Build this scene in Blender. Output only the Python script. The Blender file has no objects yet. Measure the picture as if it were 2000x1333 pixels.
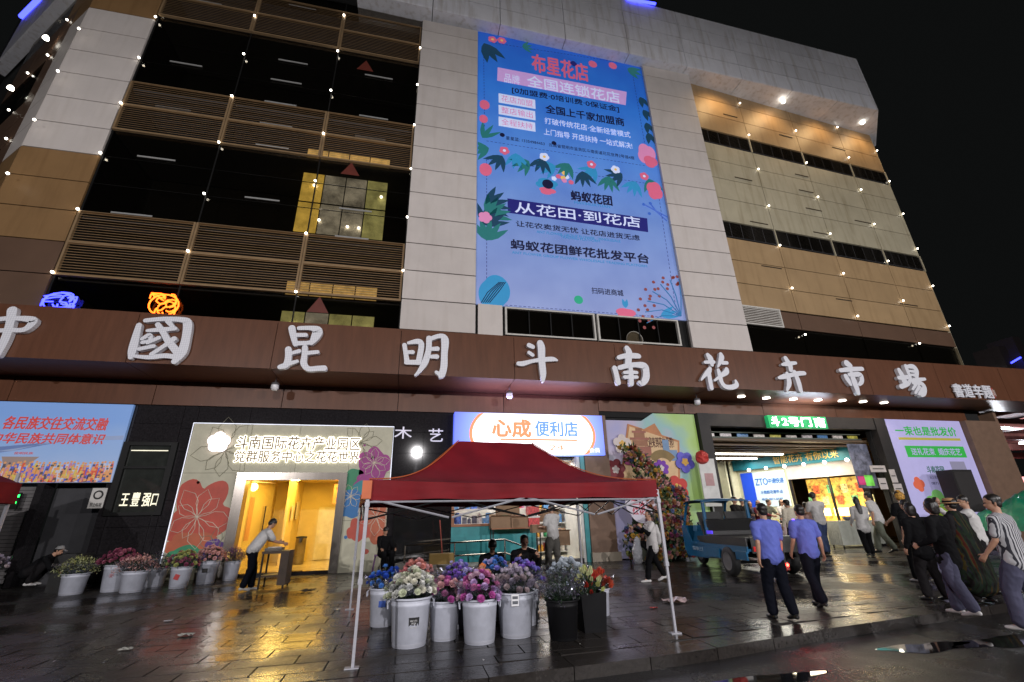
import bpy, bmesh, math, random
from mathutils import Vector, Matrix, noise
random.seed(7)
R = math.radians
SC = bpy.context.scene
COL = SC.collection

# ---------------------------------------------------------------- camera
RX = Vector((0.97565204, -0.06037424, -0.21085076))
RY = Vector((-0.21824546, -0.36248182, -0.90607718))
RZ = Vector((-0.02172584, 0.93003327, -0.36683253))
CAM = Vector((0.0, 0.0, 1.6))
FPX = 878.0
cd = bpy.data.cameras.new('camera'); cam = bpy.data.objects.new('camera', cd); COL.objects.link(cam)
cd.sensor_width = 36.0; cd.lens = FPX / 2000 * 36; cd.clip_start = 0.05; cd.clip_end = 500
cam.matrix_world = Matrix(((RX.x, RX.y, RX.z, CAM.x), (RY.x, RY.y, RY.z, CAM.y), (RZ.x, RZ.y, RZ.z, CAM.z), (0, 0, 0, 1)))
SC.camera = cam

# ---------------------------------------------------------------- world, exposure
w = bpy.data.worlds.new('World'); SC.world = w; w.use_nodes = True
nt = w.node_tree; bg = nt.nodes['Background']
bg.inputs['Color'].default_value = (0.0042, 0.0046, 0.0046, 1); bg.inputs['Strength'].default_value = 1.0
SC.view_settings.view_transform = 'Standard'; SC.view_settings.look = 'None'
SC.view_settings.exposure = 0.0; SC.view_settings.gamma = 1.0; SC.view_settings.use_curve_mapping = False
SC.cycles.max_bounces = 6; SC.cycles.diffuse_bounces = 3; SC.cycles.glossy_bounces = 3
SC.cycles.transparent_max_bounces = 10; SC.cycles.caustics_reflective = False; SC.cycles.caustics_refractive = False
SC.cycles.sample_clamp_indirect = 3.0


def lamp(kind, name, loc, power, color=(1, 1, 1), size=0.3, rot=None, size_y=None, parent=None, spot=None):
    d = bpy.data.lights.new(name, kind); d.energy = power; d.color = color
    if kind == 'AREA':
        d.size = size
        if size_y: d.shape = 'RECTANGLE'; d.size_y = size_y
    elif kind == 'SUN': d.angle = size
    else: d.shadow_soft_size = size
    if spot: d.spot_size = spot; d.spot_blend = .6
    o = bpy.data.objects.new(name, d); COL.objects.link(o); o.location = loc
    if rot: o.rotation_euler = rot
    return o


# ---------------------------------------------------------------- helpers
def S(r, g, b):
    f = lambda c: (c / 255 / 12.92) if c / 255 <= .04045 else ((c / 255 + .055) / 1.055) ** 2.4
    return (f(r), f(g), f(b))


def ray(px, py):
    c = Vector((px - 1000, 666.5 - py, -FPX))
    return Vector((RX.dot(c), RY.dot(c), RZ.dot(c)))


def U(px, py, y):
    """survey: (x, z) where the sight line meets the vertical plane y"""
    d = ray(px, py); t = (y - CAM.y) / d.y; p = CAM + d * t
    return (p.x, p.z)


def G(px, py, z=0.0):
    """survey: (x, y) where the sight line meets the level z"""
    d = ray(px, py); t = (z - CAM.z) / d.z; p = CAM + d * t
    return (p.x, p.y)


MATS = {}
def mat(name, color, rough=.6, metal=0.0, var=.12, scale=3.0, bump=0.0, bscale=40, emis=0.0, ecol=None,
        alpha=1.0, spec=None, stretch=None, dirt=0.0, trans=0.0, coat=0.0, sheen=0.0, each=0.0):
    if name in MATS: return MATS[name]
    m = bpy.data.materials.new(name); m.use_nodes = True; n = m.node_tree.nodes; l = m.node_tree.links
    b = n['Principled BSDF']; MATS[name] = m
    b.inputs['Roughness'].default_value = rough; b.inputs['Metallic'].default_value = metal
    if spec is not None: b.inputs['Specular IOR Level'].default_value = spec
    b.inputs['Alpha'].default_value = alpha
    if trans: b.inputs['Transmission Weight'].default_value = trans
    if coat: b.inputs['Coat Weight'].default_value = coat
    if sheen: b.inputs['Sheen Weight'].default_value = sheen
    geo = n.new('ShaderNodeNewGeometry'); mp = n.new('ShaderNodeMapping'); l.new(geo.outputs['Position'], mp.inputs['Vector'])
    if stretch: mp.inputs['Scale'].default_value = stretch
    nz = n.new('ShaderNodeTexNoise'); nz.inputs['Scale'].default_value = scale; nz.inputs['Detail'].default_value = 6
    nz.inputs['Roughness'].default_value = .65
    l.new(mp.outputs[0], nz.inputs['Vector'])
    mr = n.new('ShaderNodeMapRange'); mr.inputs['From Min'].default_value = .3; mr.inputs['From Max'].default_value = .7
    mr.inputs['To Min'].default_value = 1 - var * 1.3; mr.inputs['To Max'].default_value = 1 + var
    l.new(nz.outputs['Fac'], mr.inputs['Value'])
    mx = n.new('ShaderNodeMix'); mx.data_type = 'RGBA'; mx.blend_type = 'MULTIPLY'; mx.inputs[0].default_value = 1
    mx.inputs[6].default_value = (*color, 1); l.new(mr.outputs[0], mx.inputs[7]); out = mx.outputs[2]
    if dirt:
        mp2 = n.new('ShaderNodeMapping'); mp2.inputs['Scale'].default_value = (2.2, 2.2, .22); l.new(geo.outputs['Position'], mp2.inputs['Vector'])
        n2 = n.new('ShaderNodeTexNoise'); n2.inputs['Scale'].default_value = 1.6; n2.inputs['Detail'].default_value = 5; l.new(mp2.outputs[0], n2.inputs['Vector'])
        cr = n.new('ShaderNodeMapRange'); cr.inputs['From Min'].default_value = .5; cr.inputs['From Max'].default_value = .72
        cr.inputs['To Max'].default_value = dirt; l.new(n2.outputs['Fac'], cr.inputs['Value'])
        m2 = n.new('ShaderNodeMix'); m2.data_type = 'RGBA'; l.new(cr.outputs[0], m2.inputs[0]); l.new(out, m2.inputs[6])
        m2.inputs[7].default_value = (color[0] * .45, color[1] * .38, color[2] * .28, 1); out = m2.outputs[2]
    if each:      # every panel a slightly different tone
        oi_ = n.new('ShaderNodeObjectInfo'); m3 = n.new('ShaderNodeMapRange'); m3.inputs['To Min'].default_value = 1 - each; m3.inputs['To Max'].default_value = 1 + each; l.new(oi_.outputs['Random'], m3.inputs['Value'])
        m4 = n.new('ShaderNodeMix'); m4.data_type = 'RGBA'; m4.blend_type = 'MULTIPLY'; m4.inputs[0].default_value = 1; l.new(out, m4.inputs[6]); l.new(m3.outputs[0], m4.inputs[7]); out = m4.outputs[2]
    l.new(out, b.inputs['Base Color'])
    if emis:
        b.inputs['Emission Strength'].default_value = emis
        if ecol: b.inputs['Emission Color'].default_value = (*ecol, 1)
        else: l.new(out, b.inputs['Emission Color'])
    if bump:
        nb = n.new('ShaderNodeTexNoise'); nb.inputs['Scale'].default_value = bscale; nb.inputs['Detail'].default_value = 4
        l.new(mp.outputs[0], nb.inputs['Vector'])
        bp = n.new('ShaderNodeBump'); bp.inputs['Strength'].default_value = bump; bp.inputs['Distance'].default_value = .02
        l.new(nb.outputs['Fac'], bp.inputs['Height']); l.new(bp.outputs[0], b.inputs['Normal'])
    return m


def glass(name, tint=(.5, .6, .55), refl=.25, rough=.03, base=.06):
    """thin window glass: tinted see-through mixed with mirror by fresnel"""
    if name in MATS: return MATS[name]
    m = bpy.data.materials.new(name); m.use_nodes = True; n = m.node_tree.nodes; l = m.node_tree.links
    n.remove(n['Principled BSDF']); o = n['Material Output']; MATS[name] = m
    t = n.new('ShaderNodeBsdfTransparent'); t.inputs[0].default_value = (*tint, 1)
    g = n.new('ShaderNodeBsdfGlossy'); g.inputs['Roughness'].default_value = rough; g.inputs['Color'].default_value = (.9, .92, .95, 1)
    f = n.new('ShaderNodeFresnel'); f.inputs[0].default_value = 1.5
    a = n.new('ShaderNodeMath'); a.operation = 'MULTIPLY_ADD'; a.inputs[1].default_value = refl * 4; a.inputs[2].default_value = base
    l.new(f.outputs[0], a.inputs[0]); mx = n.new('ShaderNodeMixShader'); l.new(a.outputs[0], mx.inputs[0])
    l.new(t.outputs[0], mx.inputs[1]); l.new(g.outputs[0], mx.inputs[2]); l.new(mx.outputs[0], o.inputs['Surface'])
    nz = n.new('ShaderNodeTexNoise'); nz.inputs['Scale'].default_value = .8
    bp = n.new('ShaderNodeBump'); bp.inputs['Strength'].default_value = .04; l.new(nz.outputs['Fac'], bp.inputs['Height'])
    l.new(bp.outputs[0], g.inputs['Normal'])
    return m


class MB:
    def __init__(s): s.v = []; s.f = []; s.mi = []
    def add(s, vs, fs, mi=0):
        o = len(s.v); s.v += [tuple(v) for v in vs]; s.f += [[i + o for i in f] for f in fs]; s.mi += [mi] * len(fs); return s
    def box(s, x0, x1, y0, y1, z0, z1, mi=0, rz=0, piv=None):
        vs = [(x, y, z) for x in (x0, x1) for y in (y0, y1) for z in (z0, z1)]
        if rz:
            c, n = math.cos(rz), math.sin(rz); px, py = piv or ((x0 + x1) / 2, (y0 + y1) / 2)
            vs = [(px + (x - px) * c - (y - py) * n, py + (x - px) * n + (y - py) * c, z) for x, y, z in vs]
        return s.add(vs, [(0, 1, 3, 2), (4, 6, 7, 5), (0, 4, 5, 1), (2, 3, 7, 6), (0, 2, 6, 4), (1, 5, 7, 3)], mi)
    def tube(s, pts, r, n=8, mi=0, cap=True, closed=False):
        pts = [Vector(p) for p in pts]; rs = r if isinstance(r, (list, tuple)) else [r] * len(pts)
        o = len(s.v); k = len(pts); up = None
        for i, p in enumerate(pts):
            d = (pts[min(i + 1, k - 1)] - pts[max(i - 1, 0)]).normalized()
            if up is None:
                up = Vector((0, 0, 1)) if abs(d.z) < .9 else Vector((1, 0, 0))
            a = d.cross(up).normalized(); up = a.cross(d).normalized()
            for j in range(n):
                t = 2 * math.pi * j / n; s.v.append(tuple(p + (a * math.cos(t) + up * math.sin(t)) * rs[i]))
        for i in range(k - 1):
            for j in range(n):
                s.f.append([o + i * n + j, o + i * n + (j + 1) % n, o + (i + 1) * n + (j + 1) % n, o + (i + 1) * n + j]); s.mi.append(mi)
        if cap:
            s.f.append([o + j for j in range(n)][::-1]); s.mi.append(mi)
            s.f.append([o + (k - 1) * n + j for j in range(n)]); s.mi.append(mi)
        return s
    def lathe(s, prof, c=(0, 0, 0), n=24, mi=0, cap0=True, cap1=False):
        o = len(s.v)
        for r, z in prof:
            for j in range(n):
                t = 2 * math.pi * j / n; s.v.append((c[0] + r * math.cos(t), c[1] + r * math.sin(t), c[2] + z))
        for i in range(len(prof) - 1):
            for j in range(n):
                s.f.append([o + i * n + j, o + i * n + (j + 1) % n, o + (i + 1) * n + (j + 1) % n, o + (i + 1) * n + j]); s.mi.append(mi)
        if cap0: s.f.append([o + j for j in range(n)][::-1]); s.mi.append(mi)
        if cap1: s.f.append([o + (len(prof) - 1) * n + j for j in range(n)]); s.mi.append(mi)
        return s
    def ball(s, c, r, n=10, m=6, mi=0, sq=(1, 1, 1), jit=0):
        o = len(s.v); c = Vector(c)
        if not isinstance(r, (tuple, list)): r = (r * sq[0], r * sq[1], r * sq[2])
        for i in range(m + 1):
            a = math.pi * i / m
            for j in range(n):
                t = 2 * math.pi * j / n; k = 1 + random.uniform(-jit, jit)
                s.v.append((c.x + r[0] * math.sin(a) * math.cos(t) * k, c.y + r[1] * math.sin(a) * math.sin(t) * k, c.z + r[2] * math.cos(a) * k))
        for i in range(m):
            for j in range(n):
                s.f.append([o + i * n + j, o + (i + 1) * n + j, o + (i + 1) * n + (j + 1) % n, o + i * n + (j + 1) % n]); s.mi.append(mi)
        return s
    def poly(s, pts, y, th=.01, mi=0):
        """outline in the (x, z) plane extruded from y towards the viewer (-y) by th"""
        n = len(pts); vs = [(x, y - th, z) for x, z in pts] + [(x, y, z) for x, z in pts]
        a = sum(pts[i][0] * pts[(i + 1) % n][1] - pts[(i + 1) % n][0] * pts[i][1] for i in range(n))
        fr = list(range(n)) if a > 0 else list(range(n))[::-1]
        return s.add(vs, [fr, [i + n for i in fr[::-1]]] + [(i, i + n, (i + 1) % n + n, (i + 1) % n) for i in range(n)], mi)
    def prism(s, foot, z0, z1, mi=0):
        n = len(foot)
        z1s = z1 if isinstance(z1, list) else [z1] * n; z0s = z0 if isinstance(z0, list) else [z0] * n
        vs = [(x, y, z) for (x, y), z in zip(foot, z0s)] + [(x, y, z) for (x, y), z in zip(foot, z1s)]
        return s.add(vs, [list(range(n))[::-1], [i + n for i in range(n)]] + [(i, (i + 1) % n, (i + 1) % n + n, i + n) for i in range(n)], mi)
    def mesh(s, name, mats, smooth=False, fix=True):
        me = bpy.data.meshes.new(name); me.from_pydata(s.v, [], s.f)
        for m in (mats if isinstance(mats, (list, tuple)) else [mats]): me.materials.append(m)
        if any(s.mi): me.polygons.foreach_set('material_index', s.mi)
        if fix:
            bm = bmesh.new(); bm.from_mesh(me); bmesh.ops.recalc_face_normals(bm, faces=bm.faces); bm.to_mesh(me); bm.free()
        if smooth: me.polygons.foreach_set('use_smooth', [True] * len(me.polygons))
        me.update(); return me
    def build(s, name, mats, parent=None, smooth=False, kind=None, local=False, fix=True):
        me = s.mesh(name, mats, smooth, fix)
        return link(name, me, parent, kind, local)


def worldloc(o):
    v = Vector((0, 0, 0))
    while o: v += o.location; o = o.parent
    return v


def link(name, me, parent=None, kind=None, local=False):
    o = bpy.data.objects.new(name, me); COL.objects.link(o)
    if parent:
        o.parent = parent
        if not local: o.location = -worldloc(parent)
    if kind: o['kind'] = kind
    return o


def tag(o, label, cat, group=None, kind=None):
    o['label'] = label; o['category'] = cat
    if group: o['group'] = group
    if kind: o['kind'] = kind
    return o


def T(name, loc, label, cat, group=None, rz=0):
    o = bpy.data.objects.new(name, None); COL.objects.link(o); o.location = loc; o.rotation_euler.z = rz
    o.empty_display_size = .2
    return tag(o, label, cat, group)


def rebase(o):
    """put a single-mesh thing's origin at its base"""
    vs = o.data.vertices; n = len(vs)
    mn = Vector((min(v.co.x for v in vs), min(v.co.y for v in vs), min(v.co.z for v in vs)))
    mx = Vector((max(v.co.x for v in vs), max(v.co.y for v in vs), max(v.co.z for v in vs)))
    c = Vector(((mn.x + mx.x) / 2, (mn.y + mx.y) / 2, mn.z)); o.data.transform(Matrix.Translation(-c)); o.location = c
    return o


def solo(mb, name, mats, label, cat, group=None, smooth=False):
    return tag(rebase(mb.build(name, mats, smooth=smooth)), label, cat, group)


BOXES = {}
def piece(name, c, dims, m, parent, rot=None):
    """a cuboid piece sharing its mesh with pieces of the same size and material; c = world centre"""
    k = (round(dims[0], 3), round(dims[1], 3), round(dims[2], 3), m.name)
    if k not in BOXES:
        a, b, d = dims[0] / 2, dims[1] / 2, dims[2] / 2; BOXES[k] = MB().box(-a, a, -b, b, -d, d).mesh(name, m)
    o = bpy.data.objects.new(name, BOXES[k]); COL.objects.link(o)
    if parent: o.parent = parent
    o.location = Vector(c) - (worldloc(parent) if parent else Vector())
    if rot: o.rotation_euler = rot
    return o


WORK = bpy.data.scenes.new('workshop')      # a bench for evaluating modifiers and lettering; emptied at the end
def evaluated(o):
    WORK.collection.objects.link(o); WORK.view_layers[0].update(); dg = WORK.view_layers[0].depsgraph
    me = bpy.data.meshes.new_from_object(o.evaluated_get(dg)); bpy.data.objects.remove(o); return me

def text(s, x0, x1, z0, z1, y, m, parent, bold=0.0, th=.006, name='lettering', keep=False, italic=0.0):
    """raised or printed lettering fitted into the box x0..x1, z0..z1, front at y-th"""
    cu = bpy.data.curves.new('t', 'FONT'); cu.body = s; cu.size = 1; cu.extrude = .02; cu.resolution_u = 3
    cu.space_line = .85; cu.shear = italic
    o = bpy.data.objects.new('t', cu); me = evaluated(o); bpy.data.curves.remove(cu)
    xs = [v.co.x for v in me.vertices]; ys = [v.co.y for v in me.vertices]
    if not xs: return None
    a, b, c, d = min(xs), max(xs), min(ys), max(ys); sx = (x1 - x0) / (b - a); sz = (z1 - z0) / max(d - c, 1e-6)
    if keep: sx = sz = min(sx, sz)
    for v in me.vertices:
        p = v.co; v.co = (x0 + (p.x - a) * sx, y - th * (.5 + p.z / .04), z0 + (p.y - c) * sz)
    me.materials.clear(); me.materials.append(m); me.name = name
    if bold:
        h = bold * .5 * (z1 - z0) / max(1, s.count('\n') + 1); bmx = bmesh.new(); bmx.from_mesh(me); base = bmx.copy(); src = bpy.data.meshes.new('c'); base.to_mesh(src); base.free()
        for k, (dx, dz) in enumerate(((h, h), (-h, h), (h, -h), (-h, -h), (h * 1.4, 0), (-h * 1.4, 0), (0, h * 1.4), (0, -h * 1.4))[:8 if bold > .02 else 4]):
            c2 = src.copy(); c2.transform(Matrix.Translation((dx, .0004 * (k + 1), dz))); bmx.from_mesh(c2)
        bmx.to_mesh(me); bmx.free()
    for p in me.polygons: p.material_index = 0; p.use_smooth = False
    return link(name, me, parent)


def textq(s, quad, y, m, parent, **k):
    """lettering whose surveyed box is (px, py) bottom-left and top-right on plane y"""
    a = U(*quad[0], y); b = U(*quad[1], y)
    return text(s, min(a[0], b[0]), max(a[0], b[0]), min(a[1], b[1]), max(a[1], b[1]), y, m, parent, **k)


def blob(cx, cz, r, petals=5, depth=.25, rot=0, n=40, sx=1.0, sz=1.0, wob=0, seed=0):
    rr = random.Random(seed); ph = rr.random() * 6; out = []
    for i in range(n):
        t = 2 * math.pi * i / n
        k = (1 - depth) + depth * abs(math.cos(petals * (t - rot) / 2)) ** .7 + wob * math.sin(3 * t + ph) + wob * .7 * math.sin(7 * t + ph * 2)
        out.append((cx + r * k * math.cos(t) * sx, cz + r * k * math.sin(t) * sz))
    return out


def leaf(x, z, ang, L, W):
    c, s = math.cos(ang), math.sin(ang); o = []
    for t, w_ in ((0, 0), (.2, .7), (.45, 1), (.75, .6), (1, 0), (.75, -.6), (.45, -1), (.2, -.7)):
        a, b = t * L, w_ * W / 2; o.append((x + a * c - b * s, z + a * s + b * c))
    return o


def stroke(mb, pts, y, th, n_cap=6, mi=0):
    """brush stroke: pts = (x, z, half width); outline with round ends, smoothed"""
    P = []
    for i in range(len(pts) - 1):
        p0 = pts[max(i - 1, 0)]; p1 = pts[i]; p2 = pts[i + 1]; p3 = pts[min(i + 2, len(pts) - 1)]
        for k in range(4):
            t = k / 4
            P.append(tuple(.5 * ((2 * p1[j]) + (-p0[j] + p2[j]) * t + (2 * p0[j] - 5 * p1[j] + 4 * p2[j] - p3[j]) * t * t + (-p0[j] + 3 * p1[j] - 3 * p2[j] + p3[j]) * t ** 3) for j in range(3)))
    P.append(pts[-1]); L = []; Rr = []
    for i, p in enumerate(P):
        a = P[max(i - 1, 0)]; b = P[min(i + 1, len(P) - 1)]; dx, dz = b[0] - a[0], b[1] - a[1]; d = math.hypot(dx, dz) or 1
        nx, nz = -dz / d, dx / d; L.append((p[0] + nx * p[2], p[1] + nz * p[2])); Rr.append((p[0] - nx * p[2], p[1] - nz * p[2]))
    def cap(p, q, sgn):
        a = math.atan2(q[1] - p[1], q[0] - p[0]) ; r = p[2]
        return [(p[0] + r * math.cos(a + sgn * math.pi * (.5 + k / n_cap)), p[1] + r * math.sin(a + sgn * math.pi * (.5 + k / n_cap))) for k in range(1, n_cap)]
    out = L + [(x, z) for x, z in cap(P[-1], P[-2], 1)[::1]][::1] + Rr[::-1] + cap(P[0], P[1], 1)
    # two-sided strip built as quads (robust for curved strokes) plus the round caps
    n = len(P)
    vs = []; fs = []
    for i in range(n):
        vs += [(L[i][0], y - th, L[i][1]), (Rr[i][0], y - th, Rr[i][1]), (L[i][0], y, L[i][1]), (Rr[i][0], y, Rr[i][1])]
    for i in range(n - 1):
        a = 4 * i; b = a + 4
        fs += [(a, a + 1, b + 1, b), (a, b, b + 2, a + 2), (a + 1, a + 3, b + 3, b + 1)]
    mb.add(vs, fs, mi)
    for p, q in ((P[0], P[1]), (P[-1], P[-2])):
        a = math.atan2(q[1] - p[1], q[0] - p[0]); arc = [(p[0] + p[2] * math.cos(a + math.pi * (.5 + k / n_cap)), p[1] + p[2] * math.sin(a + math.pi * (.5 + k / n_cap))) for k in range(n_cap + 1)]
        m = len(arc); mb.add([(x, y - th, z) for x, z in arc] + [(x, y, z) for x, z in arc], [list(range(m))] + [(i, i + m, i + m + 1, i + 1) for i in range(m - 1)], mi)
    return mb
# ---------------------------------------------------------------- materials of the setting
cream = mat('cream_cladding', (.63, .58, .545), .6, var=.05, scale=.8, dirt=.12, spec=.3, each=.05)
creamR = mat('stained_cream_cladding', (.46, .42, .30), .5, var=.08, scale=.8, dirt=.45, each=.06)
capm = mat('weathered_cap_cladding', (.80, .80, .84), .5, var=.05, scale=1.2, dirt=.42, each=.05)
tanR = mat('tan_cladding_warm_lit', (.40, .27, .14), .5, var=.07, scale=.8, dirt=.3, each=.07)  # lighter tan: the warmer light on the right bay is in the colour
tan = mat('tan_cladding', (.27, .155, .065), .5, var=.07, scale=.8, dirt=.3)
brownc = mat('brown_cladding', (.13, .075, .048), .45, var=.08, scale=.8)
bandm = mat('wood_brown_cladding', (.125, .050, .026), .38, var=.14, scale=5, stretch=(1, 1, .12), spec=.3, dirt=.15)
core_m = mat('dark_backing', (.01, .01, .01), .9)
frame_t = mat('tan_aluminium', (.36, .24, .13), .4, metal=.3)
slat_m = mat('louver_slats', (.36, .225, .11), .45, metal=.2)
frame_w = mat('white_aluminium', (.62, .60, .55), .4)
frame_d = mat('dark_frame', (.012, .012, .012), .5, spec=.2)
gl = glass('tinted_window_glass', (.60, .57, .52), .07, .04, .008)
glc = glass('clear_glass', (.92, .93, .9), .1, .02, .01)
granite = mat('polished_dark_granite', (.022, .02, .022), .05, var=.35, scale=18, spec=.35)
bulb = mat('button_lamp_glow', (1, .93, .8), emis=9, ecol=(1, .93, .8))
neonb = mat('blue_neon', (.05, .05, 1), emis=6, ecol=(.04, .05, 1))
steel = mat('brushed_steel', (.30, .27, .24), .22, metal=1, var=.1, scale=12, stretch=(1, 1, .1))
room_dk = mat('dark_room', (.05, .05, .055), .8)
room_y = mat('lit_room_wall', (.66, .60, .28), .8)

# ---------------------------------------------------------------- ground
wet = bpy.data.materials.new('wet_paving'); wet.use_nodes = True; n = wet.node_tree.nodes; l = wet.node_tree.links
b = n['Principled BSDF']; geo = n.new('ShaderNodeNewGeometry'); oi = n.new('ShaderNodeObjectInfo')
n1 = n.new('ShaderNodeTexNoise'); n1.inputs['Scale'].default_value = .55; n1.inputs['Detail'].default_value = 5; l.new(geo.outputs['Position'], n1.inputs['Vector'])
n2 = n.new('ShaderNodeTexNoise'); n2.inputs['Scale'].default_value = 26; n2.inputs['Detail'].default_value = 5; l.new(geo.outputs['Position'], n2.inputs['Vector'])
n3 = n.new('ShaderNodeTexNoise'); n3.inputs['Scale'].default_value = 4; n3.inputs['Detail'].default_value = 3; l.new(geo.outputs['Position'], n3.inputs['Vector'])
def rng(node, out, a, b_, c, d):
    m = n.new('ShaderNodeMapRange'); m.inputs['From Min'].default_value = a; m.inputs['From Max'].default_value = b_
    m.inputs['To Min'].default_value = c; m.inputs['To Max'].default_value = d; l.new(node.outputs[out], m.inputs['Value']); return m
rr = rng(n1, 'Fac', .40, .60, .07, .40); ra = rng(n2, 'Fac', .3, .7, -.04, .08)
ad = n.new('ShaderNodeMath'); ad.operation = 'ADD'; l.new(rr.outputs[0], ad.inputs[0]); l.new(ra.outputs[0], ad.inputs[1]); l.new(ad.outputs[0], b.inputs['Roughness'])
cr = n.new('ShaderNodeValToRGB'); cr.color_ramp.elements[0].color = (.012, .0105, .010, 1); cr.color_ramp.elements[1].color = (.042, .036, .032, 1)
mxx = n.new('ShaderNodeMath'); mxx.operation = 'MULTIPLY_ADD'; mxx.inputs[1].default_value = .22; l.new(oi.outputs['Random'], mxx.inputs[0])
r3 = rng(n2, 'Fac', .25, .75, 0, .6); l.new(r3.outputs[0], mxx.inputs[2]); l.new(mxx.outputs[0], cr.inputs[0]); l.new(cr.outputs[0], b.inputs['Base Color'])
b.inputs['Specular IOR Level'].default_value = .42
bp = n.new('ShaderNodeBump'); bp.inputs['Strength'].default_value = .55; bp.inputs['Distance'].default_value = .006; l.new(n2.outputs['Fac'], bp.inputs['Height'])
bp2 = n.new('ShaderNodeBump'); bp2.inputs['Strength'].default_value = .25; bp2.inputs['Distance'].default_value = .03; l.new(n3.outputs['Fac'], bp2.inputs['Height']); l.new(bp.outputs[0], bp2.inputs['Normal'])
l.new(bp2.outputs[0], b.inputs['Normal'])
wetkerb = wet.copy(); wetkerb.name = 'wet_kerb_stone'
asph = wet.copy(); asph.name = 'wet_asphalt'
for nd in asph.node_tree.nodes:
    if nd.type == 'VALTORGB': nd.color_ramp.elements[0].color = (.010, .010, .011, 1); nd.color_ramp.elements[1].color = (.035, .034, .034, 1)
    if nd.type == 'TEX_NOISE' and nd.inputs['Scale'].default_value == 26: nd.inputs['Scale'].default_value = 60
    if nd.type == 'BUMP' and nd.inputs['Distance'].default_value < .01: nd.inputs['Strength'].default_value = 1.0; nd.inputs['Distance'].default_value = .012
    if nd.type == 'MAP_RANGE' and abs(nd.inputs['To Max'].default_value - .34) < .01: nd.inputs['To Min'].default_value = .06; nd.inputs['To Max'].default_value = .42

KERB = [(-60, 5.7), (-3, 5.75), (.97, 5.77), (3.6, 5.98), (6.0, 6.42), (8.7, 6.78), (13, 7.3), (24, 8.6), (60, 12.6)]
def kerb_y(x):
    for (a, ya), (b_, yb) in zip(KERB, KERB[1:]):
        if a <= x <= b_: return ya + (yb - ya) * (x - a) / (b_ - a)
    return KERB[-1][1]
mb = MB(); pts = [(x, y + .46) for x, y in KERB] + [(60, 80), (-60, 80)]
mb.prism(pts, -.2, -.012); pav = mb.build('pavement', [mat('paver_bed', (.02, .018, .016), .5)]); pav['kind'] = 'structure'
mb = MB(); mb.add([(-150, -120, -.125), (150, -120, -.125), (150, 140, -.125), (-150, 140, -.125)], [(0, 1, 2, 3)])
o = mb.build('road', [asph]); o['kind'] = 'structure'
# rows of pavers: the nearest ones each an object, the rest joined
PW, PD = .8, .4; cells = []
j = 0; y = 6.16
while y < 45:
    x = -34 + (j % 2) * PW / 2
    while x < 46:
        ky = kerb_y(x + PW / 2) + .46
        if y > ky - .3: cells.append((x, max(y, ky), min(PW, 9), y + PD - max(y, ky)))
        x += PW
    y += PD; j += 1
def vis(x, y):
    d = Vector((x, y, 0)) - CAM; c = (RX * d.x + RY * d.y + RZ * d.z)
    if c.z > -.5: return False
    return abs(c.x / -c.z * FPX) < 1050 and abs(c.y / -c.z * FPX) < 740
cells = [c for c in cells if c[3] > .08]
near = sorted([c for c in cells if vis(c[0] + .4, c[1] + .2)], key=lambda c: (c[0] + .4) ** 2 + c[1] ** 2)[:290]; ns = set(near)
stuffp = MB()
for c in cells:
    a, b_, g = c[0], c[1], .010; dz = [random.uniform(-.0022, .0022) for _ in range(4)]
    if c in ns:
        p = piece('paver', (a + PW / 2, b_ + c[3] / 2, -.006), (PW - 2 * g, c[3] - 2 * g, .03), wet, pav, (random.gauss(0, .006), random.gauss(0, .004), 0))
    else:
        x0, x1, y0, y1 = a + g, a + PW - g, b_ + g, b_ + c[3] - g
        stuffp.add([(x0, y0, .008 + dz[0]), (x1, y0, .008 + dz[1]), (x1, y1, .008 + dz[2]), (x0, y1, .008 + dz[3]), (x0, y0, -.01), (x1, y0, -.01), (x1, y1, -.01), (x0, y1, -.01)],
                   [(0, 1, 2, 3), (0, 4, 5, 1), (1, 5, 6, 2), (2, 6, 7, 3), (3, 7, 4, 0)])
stuffp.build('paver_field', [wet], pav, kind='stuff')
kb = T('kerb', (0, 5.8, -.125), '', ''); del kb['label'], kb['category']; kb['kind'] = 'structure'
x = -14
while x < 30:
    x2 = x + 1.0; y1, y2 = kerb_y(x), kerb_y(x2 - .012); g = .006
    MB().prism([(x + g, y1), (x2 - g, y2), (x2 - g, y2 + .43), (x + g, y1 + .43)], -.13, [.004 + random.uniform(-.002, .004)] * 2 + [.008 + random.uniform(-.002, .003)] * 2).build('kerb_stone', [wetkerb], kb)
    x = x2
# puddle lying in the gutter
pud = mat('puddle_water', (.01, .01, .01), .03, var=0, spec=1.0)
for k, (px, py, sx, sy) in enumerate(((8.4, 5.6, 1.1, .28), (6.9, 5.72, .7, .2), (3.4, 5.2, 1.4, .22), (10.5, 6.2, .9, .25))):
    o = MB().add([(x, z, -.121) for x, z in blob(px, py, 1, 3, .2, .4, 48, sx, sy, .12, k)], [list(range(48))]).build('puddle', [pud]); o['kind'] = 'structure'

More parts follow.
